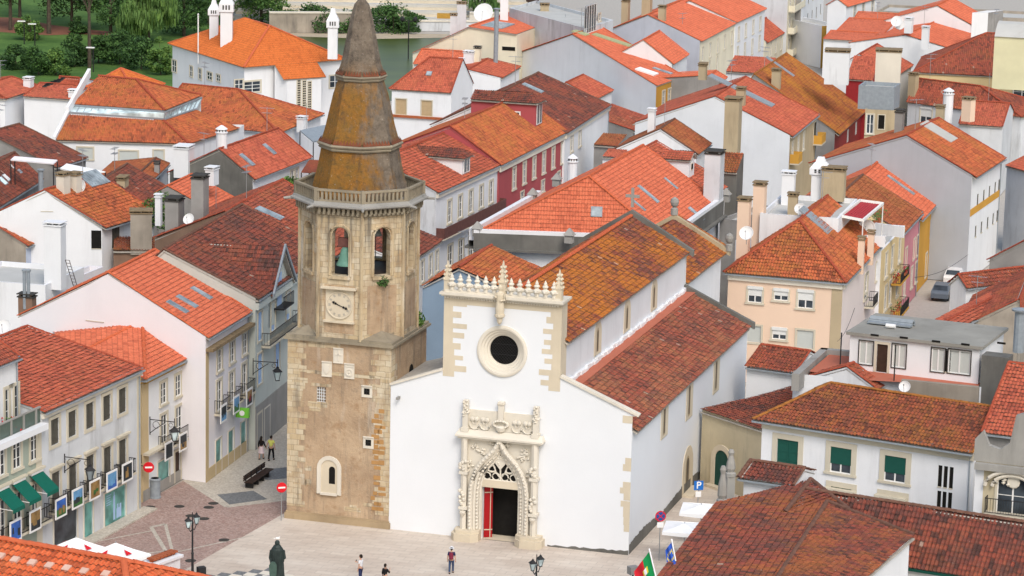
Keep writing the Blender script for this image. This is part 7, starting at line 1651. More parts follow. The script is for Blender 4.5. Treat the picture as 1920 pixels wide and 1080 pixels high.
mb=MB(); mb.lathe(o,[(0,.02),(.36,.02),(.38,0),(0,-.02)],28,0,ax=(x,Z,f)); mb.box(o-x*.25-Z*.06+f*.022,x*.5,Z*.12,f*.006,1); mb.build('sign_face',['sign_red','sign_white'],root); mb=MB(); mb.tube([o+Z*.0,o-x*1.0+NX*.4+Z*.12],.03,5); mb.box(o-x*1.1+Z*.3,x*.62,Z*.62,f*.03); mb.build('bracket',['iron'],root)
# ---------------------------------------------------------------- parasols
def parasol(c,label,w,rz,tri,tilt=0.,H_=2.5,pk=.8):
    root=thing('parasol',label,'parasol',c,'square white cafe parasols'); x=W3((math.cos(rz),math.sin(rz),0)); y=W3((-x.y,x.x,0)); top=c+Z*(H_+pk); mb=MB(); tl=lambda p:p+Z*((p-c).dot(x)*tilt)
    cs=[tl(c+Z*H_+x*w/2*i+y*w/2*j) for i,j in((-1,-1),(1,-1),(1,1),(-1,1))]
    for k in range(4):
        a,b=cs[k],cs[(k+1)%4]; m=(a+b)/2-Z*.06
        n1,n2=(a*.5+top*.5-Z*.04),(b*.5+top*.5-Z*.04); mm=(n1+n2)/2-Z*.03
        for q in([a,m,mm,n1],[m,b,n2,mm],[n1,mm,top],[mm,n2,top]): mb.poly(q,0); mb.poly([p-Z*.015 for p in q[::-1]],0)
        mb.poly([a,b,b-Z*.2,(a+b)/2-Z*.27,a-Z*.2],0)
    mb.build('canopy',['canvas_white'],root)
    if tri:
        mb=MB()
        for k in range(4):
            a,b=cs[k],cs[(k+1)%4]; m=(a+b)/2*.62+top*.38+Z*.0; e=(b-a).normalized(); r=(top-(a+b)/2).normalized(); up=e.cross(r).normalized(); up=up if up.z>0 else -up; m=m+up*.05
            mb.poly([m-e*.26-r*.2,m+e*.26-r*.2,m+r*.32]) 
        mb.build('red_triangle',['sign_red'],root)
    mb=MB(); mb.tube([c,top+Z*.08],.035,6); 
    for k in cs: mb.tube([c+Z*(H_-.1),k],.015,4)
    mb.build('pole',['steel'],root); mb=MB(); mb.cbox(c,.8,.8,.1,rz); mb.build('base',['grey_stone'],root)
parasol(G("L570,853",2.75)-Z*2.75,'left white square parasol printed with red triangles','' or 3.1,.95,True); parasol(G("L868,893",2.75)-Z*2.75,'right white square parasol with red triangles beside the tile topped chimney',3.1,.95,True)
parasol(G("M1100,565",2.6)-Z*2.6,'farther plain white parasol by the church side wall',2.7,-.15,False,pk=.3); parasol(G("M975,705",2.6)-Z*2.6,'nearer plain white parasol half hidden by the lichen streaked roof',2.7,-.15,False,pk=.3)
# ---------------------------------------------------------------- bench, bin, statue, flags
a,b=G(g3(1395,592)),G(g3(1515,510)); d=(b-a).normalized(); x=W3((-d.y,d.x,0)); root=thing('bench','long dark slatted bench standing on dark paving by the tower','bench',(a+b)/2); L=(b-a).length
mb=MB(); 
for k in range(5): mb.box(a+x*(k*.13-.33)+Z*.44,d*L,x*.1,Z*.06)
mb.build('seat',['wood_dark'],root); mb=MB()
for k in range(3): mb.box(a+x*.32+Z*(.55+k*.14),d*L,x*.05,Z*.1)
mb.build('backrest',['wood_dark'],root)
for k in range(4): mb=MB(); mb.box(a+d*(L*(k+.3)/4)-x*.25,d*.1,x*.5,Z*.44); mb.box(a+d*(L*(k+.3)/4)+x*.28,d*.08,x*.06,Z*.95); mb.build('leg',['iron'],root)
c=G("L1163,492"); root=thing('litter_bin','grey cylindrical litter bin at the foot of the gold stone corner','litter bin',c); mb=MB(); mb.lathe(c,[(.42,0),(.42,.1),(.38,.12),(.38,1.25),(.43,1.28),(.43,1.36),(.3,1.42)],16); mb.build('bin_body',['zinc'],root); mb=MB(); mb.lathe(c,[(.0,1.43),(.28,1.43)],14); mb.build('bin_opening',['void'],root)
zs=3.1; c=G((520,1013),zs+2.4); c=W3((c.x,c.y,0)); root=thing('statue','dark bronze statue of a cloaked knight with shield, seen from behind','statue',c)
mb=MB(); mb.cbox(c,1.9,1.9,.35,.2); mb.cbox(c+Z*.35,1.4,1.4,2.4,.2); mb.frus(c+Z*2.75,1.4,1.4,1.7,1.7,.2,.2); mb.cbox(c+Z*2.95,1.6,1.6,.15,.2); mb.build('pedestal',['pale_stone'],root)
b=c+Z*zs; mb=MB(); mb.lathe(b,[(.62,0),(.60,.3),(.55,.9),(.50,1.5),(.53,2.0),(.55,2.25),(.46,2.42),(.25,2.52),(.15,2.56),(.15,2.62),(.2,2.68),(.22,2.8),(.19,2.93),(.1,3.0),(0,3.02)],18,0,.0,1.0,.72)
for k in range(9): a=-1.9+k*.42; mb.tube([b+W3((.60*math.sin(a),-.44*math.cos(a),0)),b+W3((.54*math.sin(a),-.40*math.cos(a),1.0)),b+W3((.48*math.sin(a),-.38*math.cos(a),2.2))],[.07,.06,.03],5)
mb.lathe(b+W3((0,-.02,2.35)),[(.34,0),(.4,.12),(.28,.3),(.2,.32)],14,0,0,1,.8); mb.tube([b+W3((.5,0,2.2)),b+W3((.62,.05,1.6)),b+W3((.5,.3,1.3))],[.16,.14,.1],7); mb.tube([b+W3((-.5,0,2.2)),b+W3((-.6,.0,1.6)),b+W3((-.5,-.2,1.2))],[.16,.14,.1],7); mb.v=[(b.x+(x-b.x)*.7,b.y+(y-b.y)*.7,b.z+(z-b.z)*.8) for x,y,z in mb.v]; mb.build('figure',['statue_bronze'],root)
mb=MB(); s0=b+W3((-.32,-.55,.15)); mb.prism([s0+W3((x_,0,z_)) for x_,z_ in((-.3,.3),(-.34,1.0),(-.2,1.25),(0,1.32),(.2,1.25),(.34,1.0),(.3,.3),(.16,.05),(0,0),(-.16,.05))],W3((0,.08,0))); mb.v=[(b.x+(x-b.x)*.7,b.y+(y-b.y)*.7,b.z+(z-b.z)*.8) for x,y,z in mb.v]; mb.build('shield',['shield_bronze'],root)
c=b+Z*3.0; mb=MB(); mb.lathe(c+Z*.16,[(0,-.2),(.06,-.12),(.09,0),(.07,.12),(.04,.2),(.0,.24)],8,0,ax=(W3((0,1,0)),Z,W3((1,0,0)))); mb.lathe(c+W3((.17,0,.26)),[(0,-.05),(.05,0),(0,.06)],8); mb.tube([c+W3((.22,0,.26)),c+W3((.27,0,.25))],.012,4); mb.tube([c,c+Z*.12],.012,4); mb.tube([c+W3((-.18,0,.14)),c+W3((-.32,0,.1))],[.05,.02],5); mb.v=[(b.x+(x-b.x)*.7,b.y+(y-b.y)*.7,b.z+(z-b.z)*.8) for x,y,z in mb.v]; tag(mb.build('pigeon',['sign_white']),'white pigeon perched on the bronze statue head','pigeon')
def flag(tip,foot,w,hh,kind,label,group=None):
    root=thing('flag',label,'flag',foot); mb=MB(); mb.tube([foot,tip],.04,6); mb.lathe(tip,[(0,-.05),(.06,0),(0,.07)],6); mb.build('pole',['sign_white'],root)
    mb=MB(); d=(foot-tip).normalized(); nx,nz=14,8; side=-FX*.9-NX*.1
    def pt(i,j): # i along the fly, j down the hoist; cloth hangs in folds
        s_=i/nx; return tip+d*(.1+j/nz*hh)+side*w*s_*.55-Z*w*s_*.75+NX*.12*math.sin(s_*9+j*.3)*s_**.5
    for i in range(nx):
        for j in range(nz):
            s_,t=(i+.5)/nx,(j+.5)/nz
            if kind=='pt': m=0 if s_<.42 else 1; m=2 if math.hypot((s_-.42)*w,(t-.5)*hh)<.26 else m; m=3 if math.hypot((s_-.42)*w,(t-.5)*hh)<.13 else m
            else: m=0; m=1 if abs(math.hypot((s_-.5)*w,(t-.5)*hh)-.28)<.07 and (i+j)%2 else m
            mb.poly([pt(i,j),pt(i+1,j),pt(i+1,j+1),pt(i,j+1)],m)
    mb.build('cloth',['flag_green','flag_red','flag_yellow','sign_white'] if kind=='pt' else ['flag_blue','flag_yellow'],root)
flag(G((1217.5,1030),9.6),G((1231,1086),8.3),1.7,1.5,'pt','green and red national flag with yellow emblem on a slanted white pole'); flag(G((1259.5,1012),9.6),G((1267,1052),8.6),.75,1.3,'eu','furled blue flag on a white pole at the roof edge')
c=G((1187,1068),6.5); root=thing('floodlight','grey box floodlight near the national flag','floodlight',W3((c.x,c.y,0))); mb=MB(); mb.cbox(c-Z*.25,.55,.45,.45,.5); mb.build('lamp_box',['grey_cement'],root); mb=MB(); mb.tube([W3((c.x,c.y,0)),c-Z*.2],.06,6); mb.build('pole',['iron'],root)
c=G("L1510,1040",1.2); root=thing('floodlight','small black floodlight on a short post beside the street lamp','floodlight',W3((c.x,c.y,0))); mb=MB(); mb.cbox(c-Z*.2,.5,.4,.45,.5); mb.build('lamp_box',['iron'],root); mb=MB(); mb.tube([W3((c.x,c.y,0)),c],.05,6); mb.build('pole',['iron'],root)
# eroded stone obelisk pinnacles on the white annex roof
for t,z,hh,l in(("M1255,530",8.2,2.3,'eroded grey stone pinnacle with ball top beside the small barred window'),("M1318,330",8.6,1.7,'broken grey stone finial standing behind the curved dark tile roof')):
    c=G(t,z); mb=MB(); mb.cbox(c-Z*8.2,.5,.5,8.2,.2); mb.lathe(c,[(.35,0),(.35,.2),(.22,.28),(.3,.5),(.26,hh*.5),(.16,hh*.72),(.14,hh*.78),(.2,hh*.9),(.12,hh)],8); tag(mb.build('stone_pinnacle',['grey_stone']),l,'stone pinnacle')
# green pointed door in the annex, cars on the right-hand street
h=HS['h47']; s_,p,q,n=h.side('ab'); u=(q-p).normalized(); x=RPl("M1250,410",p,n); x.z=.05
o=arch2(2.3,3.25); i=arch2(1.5,2.85); pt=lambda k,d:x+u*k[0]+Z*k[1]+n*d; mb=MB()
for k in range(len(o)): a,b=k,(k+1)%len(o); mb.poly([pt(o[a],.1),pt(o[b],.1),pt(i[b],.09),pt(i[a],.09)],0); mb.poly([pt(i[a],.09),pt(i[b],.09),pt(i[b],.02),pt(i[a],.02)],0); mb.poly([pt(o[a],0),pt(o[b],0),pt(o[b],.1),pt(o[a],.1)],0)
mb.poly([pt(k,.02) for k in i],1); mb.box(x-u*1.3-Z*.05,u*2.6,n*.5,Z*.2,0); mb.build('door',['limestone','door_green'],h.root)
def car(c,rz,m,label):
    root=thing('parked_car',label,'car',c); x=W3((math.cos(rz),math.sin(rz),0)); y=W3((-x.y,x.x,0)); P_=lambda a,b,z:c+x*a+y*b+Z*z
    prof=[(-2.0,.3),(-2.05,.75),(-1.9,.95),(-1.55,1.0),(-1.1,1.4),(.5,1.45),(1.15,.98),(1.9,.85),(2.05,.6),(2.0,.3)]
    mb=MB(); N=len(prof)
    for k in range(N-1):
        (a,za),(b,zb_)=prof[k],prof[k+1]; wa=.82-(.14 if za>1.1 else 0); wb=.82-(.14 if zb_>1.1 else 0); mb.poly([P_(a,-wa,za),P_(b,-wb,zb_),P_(b,wb,zb_),P_(a,wa,za)])
    for s_ in(-1,1): mb.poly([P_(a,s_*(.82-(.14 if z>1.1 else 0)),z) for a,z in prof])
    mb.build('body',[m],root); mb=MB()
    for s_ in(-1,1): mb.poly([P_(-1.35,s_*.79,1.02),P_(.95,s_*.79,1.02),P_(.45,s_*.70,1.38),P_(-1.05,s_*.70,1.36)])
    mb.poly([P_(.58,-.62,1.40),P_(1.12,-.72,1.02),P_(1.12,.72,1.02),P_(.58,.62,1.40)]); mb.poly([P_(-1.56,-.7,1.03),P_(-1.13,-.62,1.4),P_(-1.13,.62,1.4),P_(-1.56,.7,1.03)]); mb.build('window',['pane'],root)
    for a in(-1.25,1.3):
        for s_ in(-1,1): mb=MB(); mb.lathe(P_(a,s_*.74,.31),[(0,-.1),(.31,-.1),(.31,.1),(0,.1)],14,ax=(x,Z,y)); mb.build('wheel',['rubber'],root)
car(G((1789,529)),1.3,'car_white','white car parked on the right hand street behind a red roof'); car(G((1766,558)),1.3,'car_grey','grey car parked nearest on the right hand street')
for t,k in(("H960,1000",14),("H1030,945",16),(f3(1215,640),14),(f3(1180,685),10)):
    hh=HS['h40']; s_,p,q,n=hh.side('bc'); x=RPl(t,p+n*.85,n); mb=MB(); d=(q-p).normalized()
    for i in range(k*5): c=x+d*random.gauss(0,.5)+n*random.gauss(0,.12)+Z*random.gauss(0,.22); a=W3((random.uniform(-1,1),random.uniform(-1,1),random.uniform(-1,1)))*.12; b=W3((random.uniform(-1,1),random.uniform(-1,1),random.uniform(-1,1)))*.12; mb.poly([c,c+a,c+a+b,c+b],i%2)
    mb.box(x-d*.7-Z*.4-n*.1,d*1.4,n*.22,Z*.2,2); mb.build('flower_box',['flower_red','leaf_mid','terracotta'],hh.root)
# ---------------------------------------------------------------- people
def skin(name,nodes,edges,m,parent,sub=2,root=0):
    """tapering limbs grown over a posed skeleton; nodes = [(co, rx, ry)]"""
    o_=ORG[parent.name]; me=bpy.data.meshes.new(name); me.from_pydata([tuple(W3(c)) for c,_,_ in nodes],edges,[]); me.materials.append(MAT[m]); ob=bpy.data.objects.new(name,me); COL.objects.link(ob); ob.parent=parent
    md=ob.modifiers.new('Skin','SKIN'); md.use_smooth_shade=True
    for i,(c,rx,ry) in enumerate(nodes): sv=me.skin_vertices[0].data[i]; sv.radius=(rx,ry); sv.use_root=(i==root)
    ss=ob.modifiers.new('Sub','SUBSURF'); ss.levels=sub; ss.render_levels=sub; return ob
def person(c,rz,label,shirt,legs,hair,sleeve=.5,skirt=None,step=.18,armL=None,armR=None,k=1.0,hat=None,pack=None,longhair=False,phone=False):
    root=thing('person',label,'person',c,None); root.rotation_euler=(0,0,rz); root.scale=(k,k,k); ORG[root.name]=W3((0,0,0)); V=lambda *a:W3(a)
    s=step; armL=armL or [(-.24,.0,1.12),(-.25,.06,.88)]; armR=armR or [(.24,.0,1.12),(.25,.06,.88)]   # local: +y is ahead
    N=[((0,0,.95),.12,.11),((0,0,1.15),.115,.10),((0,.0,1.36),.13,.10),((0,.0,1.46),.07,.06),((0,.01,1.53),.05,.05),((0,.02,1.60),.072,.085),((0,.015,1.68),.075,.09),((0,.01,1.74),.045,.055)]
    E=[(0,1),(1,2),(2,3),(3,4),(4,5),(5,6),(6,7)]
    for sg,arm in((-1,armL),(1,armR)):
        b=len(N); sh=(sg*.17,0,1.40); el,wr=arm; e,w=V(*el),V(*wr); hd=w+(w-e).normalized()*.09
        N+=[(sh,.062,.06),(el,.045,.045),(wr,.032,.03),(tuple(hd),.038,.022)]; E+=[(2,b),(b,b+1),(b+1,b+2),(b+2,b+3)]
        pa=(w-e).normalized(); lat=pa.cross(V(0,1,0)); lat=lat.normalized() if lat.length>.1 else V(1,0,0)
        for j in range(4): b2=len(N); f=hd+lat*(j-1.5)*.017; N+=[(tuple(f+pa*.035),.009,.009),(tuple(f+pa*(.07+.008*(1-abs(j-1.4)))+V(0,.015,0)),.007,.007)]; E+=[(b+3,b2),(b2,b2+1)]
        b2=len(N); N+=[(tuple(hd+lat*.045+V(0,.02,0)),.010,.010)]; E+=[(b+3,b2)]
    for sg in(-1,1):
        b=len(N); y=sg*s; N+=[((sg*.09,0,.88),.09,.09),((sg*.10,y*.55+.02,.49),.06,.06),((sg*.10,y-.03,.09),.038,.04),((sg*.10,y+.12,.035),.035,.03)]; E+=[(0,b),(b,b+1),(b+1,b+2),(b+2,b+3)]
    skin('body',N,E,'skin',root)
    f=sleeve; L=lambda a,b_,t:tuple(V(*a)+(V(*b_)-V(*a))*t)
    SN=[((0,0,.93),.150,.125),((0,0,1.15),.142,.118),((0,0,1.35),.155,.118),((0,0,1.44),.085,.075)]; SE=[(0,1),(1,2),(2,3)]
    for sg,arm in((-1,armL),(1,armR)):
        b=len(SN); sh=(sg*.17,0,1.40); end=L(sh,arm[0],f*2) if f<=.5 else L(arm[0],arm[1],f*2-1); SN+=[(sh,.078,.074)]; SE+=[(2,b)]
        if f>.5: SN+=[(arm[0],.060,.060),(end,.047,.047)]; SE+=[(b,b+1),(b+1,b+2)]
        else: SN+=[(end,.066,.066)]; SE+=[(b,b+1)]
    skin('shirt',SN,SE,shirt,root)
    if skirt:
        mb=MB(); mb.lathe(V(0,0,0),[(.15,1.0),(.18,.85),(.25,.52),(.27,.5),(.2,.55)],16,0,0,1,.8); sk=mb.build('skirt',[skirt],root)
    else:
        TN=[((0,0,.96),.148,.125)]; TE=[]
        for sg in(-1,1): b=len(TN); y=sg*s; TN+=[((sg*.09,0,.86),.108,.105),((sg*.10,y*.55+.02,.49),.077,.078),((sg*.10,y-.03,.10),.058,.060)]; TE+=[(0,b),(b,b+1),(b+1,b+2)]
        skin('trousers',TN,TE,legs,root)
    for sg in(-1,1):
        y=sg*s; mb=MB(); mb.lathe(V(sg*.10,y+.05,.0),[(.05,0),(.058,.03),(.05,.075),(0,.085)],10,0,0,.95,2.3); mb.build('shoe',['rubber'],root)
    mb=MB(); mb.lathe(V(0,-.008,1.58),[(.07,0.0),(.095,.06),(.100,.12),(.085,.18),(.04,.215),(0,.22)],14,0,0,.92,1.08); 
    mb.v=[(x,y-.018 if z<1.7 else y-.004,z) for x,y,z in mb.v]
    if longhair: mb.lathe(V(0,-.075,1.2),[(.05,0),(.10,.08),(.115,.25),(.10,.45),(.05,.52)],12,0,0,1,.6)
    mb.build('hair',[hair],root)
    mb=MB()
    for sg in(-1,1): mb.lathe(V(sg*.032,.105,1.665),[(0,-.009),(.009,0),(0,.009)],6,1); mb.lathe(V(sg*.088,.01,1.645),[(0,-.03),(.014,0),(0,.03)],6,0)
    mb.lathe(V(0,.115,1.632),[(.014,-.015),(.012,0),(.004,.03),(0,.035)],6,0); mb.box(V(-.022,.100,1.595),V(.044,0,0),V(0,.008,0),V(0,0,.008),2); mb.build('face',['skin','void','loggia_red'],root)
    if hat: mb=MB(); mb.lathe(V(0,.01,1.70),[(.17,0),(.165,.015),(.1,.02),(.095,.09),(.06,.12),(0,.125)],16); mb.build('hat',[hat],root)
    if pack: mb=MB(); mb.lathe(V(0,-.2,1.0),[(.0,0),(.13,.02),(.15,.2),(.13,.40),(.05,.46),(0,.47)],12,0,0,1,.75); mb.lathe(V(0,-.29,1.05),[(0,0),(.09,.02),(.09,.18),(0,.2)],10,0,0,1,.5); mb.tube([V(-.11,-.12,1.42),V(-.12,.1,1.4),V(-.12,.12,1.2),V(-.12,-.1,1.05)],.02,5); mb.tube([V(.11,-.12,1.42),V(.12,.1,1.4),V(.12,.12,1.2),V(.12,-.1,1.05)],.02,5); mb.build('backpack',[pack],root)
    if phone: w=V(*armR[1]); mb=MB(); mb.box(w+V(-.04,.10,.0),V(.08,0,0),V(0,.02,.0),V(0,-.02,.15)); mb.build('phone',['iron'],root)
    return root
ang=-.35
person(G((490,861)),ang,'woman in black top and pinkish skirt walking hand in hand up the street','cloth_black','cloth_pinkwhite','hair_dark',.95,'cloth_pinkwhite',.16,k=.98,longhair=True,armR=[(.27,.0,1.13),(.38,.05,.92)])
person(G((508.5,863)),ang,'man in yellow t-shirt and dark trousers walking hand in hand up the street','cloth_yellow','cloth_black','hair_dark',.3,None,.2,k=1.06,armL=[(-.28,.0,1.15),(-.40,.03,.93)])
person(G((676,1092)),1.15,'man in pale shirt looking at his phone at the bottom edge','cloth_white','cloth_navy','hair_dark',.3,None,.03,k=1.04,armR=[(.24,.04,1.13),(.12,.28,1.22)],phone=True)
person(G((722,1105)),-.6,'dark haired person in black top and white sleeves at the very bottom edge','cloth_black','cloth_denim','hair_dark',.8,None,.05,k=.95,armR=[(.30,.05,1.18),(.20,.22,1.36)])
person(G((846,1075)),-.1,'walker in navy shirt with maroon backpack and pale hat crossing the square','cloth_navy','cloth_denim','hair_dark',.4,None,.13,k=1.0,hat='cloth_white',pack='cloth_maroon')
# ---------------------------------------------------------------- trees, river wall, far buildings
def leafblob(mb,c,r,n,s_,rnd,ms,squash=.8,droop=0):
    for i in range(n):
        d=W3((rnd.gauss(0,1),rnd.gauss(0,1),rnd.gauss(0,1))).normalized(); k=rnd.random()**.38; p=c+W3((d.x*r*k,d.y*r*k,d.z*r*squash*k))
        x=W3((rnd.gauss(0,1),rnd.gauss(0,1),rnd.gauss(0,.7))).normalized(); y=x.cross(W3((rnd.gauss(0,1),rnd.gauss(0,1),rnd.gauss(0,1)))).normalized()
        a=s_*rnd.uniform(.6,1.3); m=ms[rnd.randrange(len(ms))]
        if droop: y=W3((0,0,-1)); a2=a*droop; mb.poly([p-x*a*.4,p+x*a*.4,p+y*a2+x*a*.2,p+y*a2-x*a*.2],m)
        else: mb.poly([p-x*a,p-y*a*.55,p+x*a,p+y*a*.55],m)
def tree(foot,H_,R,label,cat='tree',lo=.25,ms=(0,0,1,1,2),n=26,per=110,leaf=.3,trunk=.3,lean=0,group='trees in the riverside park',droop=0,seed=None,top=None):
    root=thing('tree' if cat=='tree' else 'bush',label,cat,foot,group); rnd=random.Random(seed or int(foot.x*13+foot.y*7)); t=MB(); topz=H_*.75
    ax=W3((lean,0,0)); t.tube([foot-Z*.2,foot+Z*H_*.3+ax*.3,foot+Z*topz+ax],[trunk,trunk*.75,trunk*.3],7); cs=[]
    for i in range(n):
        f=rnd.random(); z=H_*(lo+(1-lo)*f); rr=R*math.sin(math.pi*min(1,max(.12,.18+.8*f)))**.7*rnd.uniform(.35,.95); a=rnd.uniform(0,6.283); c=foot+ax*(z/H_)+W3((rr*math.cos(a),rr*math.sin(a),z)); cs.append(c)
        if i%3==0: t.tube([foot+ax*(z*.6/H_)+Z*z*.6,c],[trunk*.3,trunk*.08],5)
    t.build('trunk',['bark'],root); mb=MB()
    for c in cs:
        sel=list(ms); k=rnd.random(); sel=[sel[0]]*3+sel if k<.35 else ([sel[-1]]*3+sel if k>.72 else sel)
        leafblob(mb,c,R*rnd.uniform(.26,.46),per,leaf,rnd,sel,.75,droop)
    mb.build('crown',['leaf_dark','leaf_mid','leaf_light','leaf_willow'],root); return root
T_=[("A80,225",15,4.2,'tall dark tree with bare pale trunk at the upper left corner',.42,(0,0,1),.35),("A368,252",17,4.5,'tall tree with thick pale trunk beside the red earth path',.45,(0,0,1),.4),("A672,505",19,3.4,'tall leaning tree with long bare grey trunk in the middle of the lawn',.6,(0,1,1),.32),
("A540,200",14,6.,'broad dark tree shading the red earth path',.2,(0,0,0,1),.3),("A830,250",13,5.,'dense mid green tree left of the weeping willow',.12,(0,1,1),.3),("A1380,270",14,5.6,'dense dark tree right of the weeping willow',.08,(0,1,1),.3),("B40,175",12,4.8,'leafy green tree just behind the villa roof',.05,(1,1,2),.3),("A1560,180",13,5.,'dark leafy tree behind the two villa chimneys',.1,(0,1,1),.3),("A150,130",15,6.,'wide dark tree spreading along the top left edge',.2,(0,0,1),.3),("A960,120",13,5.,'dark tree at the top edge above the willow',.1,(0,0,1),.3),("B-60,120",12,5.,'round green tree between villa chimney and river',.08,(1,1,2),.3)]
for t,H_,R,l,lo,ms,tr in T_: tree(G(t),H_,R,l,'tree',lo,ms,34,190,.25,tr)
tree(G("A1110,320"),10.5,4.6,'pale green weeping willow with trailing branches','tree',.25,(3,3,1,2),38,210,.26,.4,droop=3.4)
for t,H_,R,l,ms in (("A230,300",4.6,3.,'light green rounded bush on the lawn near the left edge',(2,2,1)),("A560,500",5.5,3.2,'dark conifer like bush left of the long bare trunk',(0,0,1)),("A290,560",5.,3.4,'olive grey bush with bare twigs above the white houses',(0,1,1)),("A420,560",4.2,3.0,'mid green bush behind the dark roof windows',(1,1,2)),("A900,480",6.,4.4,'large grey green thicket right of the long bare trunk',(0,1,1)),("A1060,520",5.5,4.,'dark green thicket left of the villa',(0,0,1)),("A1205,560",6.5,2.8,'bright yellow green bush against the villa corner',(2,2,1)),("A740,470",4.6,3.2,'mid green bush at the foot of the long bare trunk',(1,1,0)),("A120,520",4.,3.4,'low dark bush at the far left edge',(0,0,1)),("A600,250",3.2,2.4,'small dark spreading bush beside the path',(0,0,1)),("A1000,300",3.4,3.4,'low green thicket under the weeping willow',(0,1,1))):
    tree(G(t),H_*.8,R*.72,l,'bush',.1,ms,22,150,.2,.12,group='bushes in the riverside park')
for t,H_,R,l in (("B540,240",3.2,3.4,'dark shrub at the waterline left of the spire'),("B250,232",3.,3.6,'dark shrub below the ruined river wall'),("B1030,245",3.9,4.2,'big green shrub on the sandy bank right of the spire'),("B690,238",3.,3.,'green shrub on the bank hidden partly by the spire')):
    tree(G(t),H_,R,l,'bush',.05,(0,1,1),20,120,.22,.1,group='shrubs along the river bank')
for t,H_,R,l in (("B420,215",3.4,4.0,'dusty green shrub growing under the ruined river wall'),("B960,215",3.6,3.4,'dense reedy shrub close behind the spire on the right'),("B1120,235",3.2,2.8,'rightmost reedy shrub on the sandy bank'),("B1180,215",2.2,2.4,'small low shrub beside the pale bank path')): tree(G(t),H_,R,l,'bush',.05,(1,1,0),20,130,.2,.1,group='shrubs along the river bank')
tree(G("B1720,170"),9,3.6,'weeping green tree behind the dish antenna','tree',.1,(1,1,3),26,120,.34,.3,droop=2.5)
# river bank walls
def wall_run(a,b,z0,z1,w,m,name,label,cat='wall'):
    a,b=G(a,0),G(b,0); d=b-a; x=W3((-d.y,d.x,0)).normalized(); x=x if x.y>0 else -x; mb=MB(); mb.box(W3((a.x,a.y,z0)),d,x*w,Z*(z1-z0)); 
    mb.box(W3((a.x,a.y,z1))-x*.15,d,x*(w+.3),Z*.25,1); o=mb.build(name,[m,'pale_stone']); return tag(o,label,cat)
wall_run((505,61.5),(690,61.5),0,3.2,.8,'bare_masonry','river_wall','ruined pinkish masonry river wall above the shrubs')
wall_run((690,58),(1000,60),0,1.6,.8,'shabby_white','river_wall','low grey river wall behind the big green shrub')
wall_run((880,52),(1000,54),0,2.4,.8,'pale_stone','river_wall','pale river wall behind the red work boat')
mb=MB(); a,b=G((440,36),0),G((990,44),0); d=b-a; x=W3((-d.y,d.x,0)).normalized(); x=x if x.y>0 else -x
for k in range(11): mb.box(a+x*k*1.45+d*(.004*(k%3)),d,x*1.5,Z*(.7+.42*k),k%2); 
tag(mb.build('stepped_terrace',['flat_roof_grey','limestone']),'long pale stepped stone terrace on the far river bank','terrace')
mb=MB(); a,b=G((530,52),0),G((700,58),0); d=b-a; mb.prism([a,b,b+Z*1.2,a+Z*3.4],W3((0,1.5,0))); tag(mb.build('river_ramp',['limestone']),'sloping stone ramp wall descending toward the spire on the far bank','ramp')
c=G((850,49),.1); root=thing('work_boat','small red and yellow work boat moored on the far bank','boat',c); mb=MB(); mb.prism([c+W3((-3,0,0)),c+W3((3,0,0)),c+W3((3.6,0,.8)),c+W3((-3.3,0,.8))],W3((0,1.8,0))); mb.build('hull',['brick_pot'],root); mb=MB(); mb.cbox(c+W3((-1.5,1,1.2)),2.6,1.3,.8); mb.build('cabin',['cornice_yellow'],root)
# dark cafe terrace with white chairs at the top edge
wall_run((660,10),(1010,14),0,4.2,6.,'wood_dark','cafe_terrace','long dark shaded cafe terrace at the top edge beyond the river','terrace')
base=None
for k in range(26):
    p=G((690+k*12.2,12+k*.14),0); c=W3((p.x,p.y-.5,4.2)); c=c+W3((0,.2,.27))
    if base is None:
        base=thing('chair','white cafe chair on the dark terrace at the top edge','chair',c,'white cafe chairs on the far terrace'); mb=MB(); mb.cbox(c+Z*.7,1.1,1.1,.12); mb.build('seat',['sign_white'],base); mb=MB(); mb.box(c+W3((-.55,.5,.7)),W3((1.1,0,0)),W3((0,.12,0)),Z*1.1); mb.build('backrest',['sign_white'],base)
        for i in(-1,1):
            for j in(-1,1): mb=MB(); mb.cbox(c+W3((i*.48,j*.48,0)),.09,.09,.7); mb.build('leg',['sign_white'],base)
    else: dup(base,c,'white cafe chair on the dark terrace at the top edge')
tag(sheet('far_bank',[(440,40),(1010,44),(1010,-60),(400,-60)],-.015,'ground_stone'),kind='structure')
# ---------------------------------------------------------------- tall blocks and stepped houses at the upper right
def blk_(key,name,label,B,C,ze,depth,wall,w2,**k):
    h=House(name,label,None,B,C,ze=ze,depth=depth,axis='ab',kind='flat',wall=wall,wm2={'bc':w2},**k); HS[key]=h; return h
b=G((1498,112)); c_=G((1541,78)); h=blk_('t1','apartment_block','tall pale grey apartment block with columns of narrow windows',W3((b.x,b.y,17)),W3((c_.x,c_.y,17)),17,14,'grey_cement','stained_white')
for i in range(4): h.wins('bc',[("f",.12+.2*k,2.5+3.2*i) for k in range(5)] if False else [('m',(h.side('bc')[2]-h.side('bc')[1]).length*(.12+.19*k),2.5+3.2*i) for k in range(5)],1.0,1.7,'bare',zc=2.5+3.2*i)
b=G((1472,122)); c_=G((1497,104)); h=blk_('t2','apartment_block','cream apartment block with balconies left of the tall grey one',W3((b.x,b.y,12)),W3((c_.x,c_.y,12)),12,12,'shabby_white','cream')
Lb=(h.side('bc')[2]-h.side('bc')[1]).length
for i in range(3): h.wins('bc',[('m',Lb*(.2+.3*k),2.6+3.4*i) for k in range(3)],1.3,2.0,'small',zc=2.6+3.4*i); h.balcony('bc',('m',Lb*.5,0),Lb*.8,1.,.9,z=1.4+3.4*i,solid='cream')
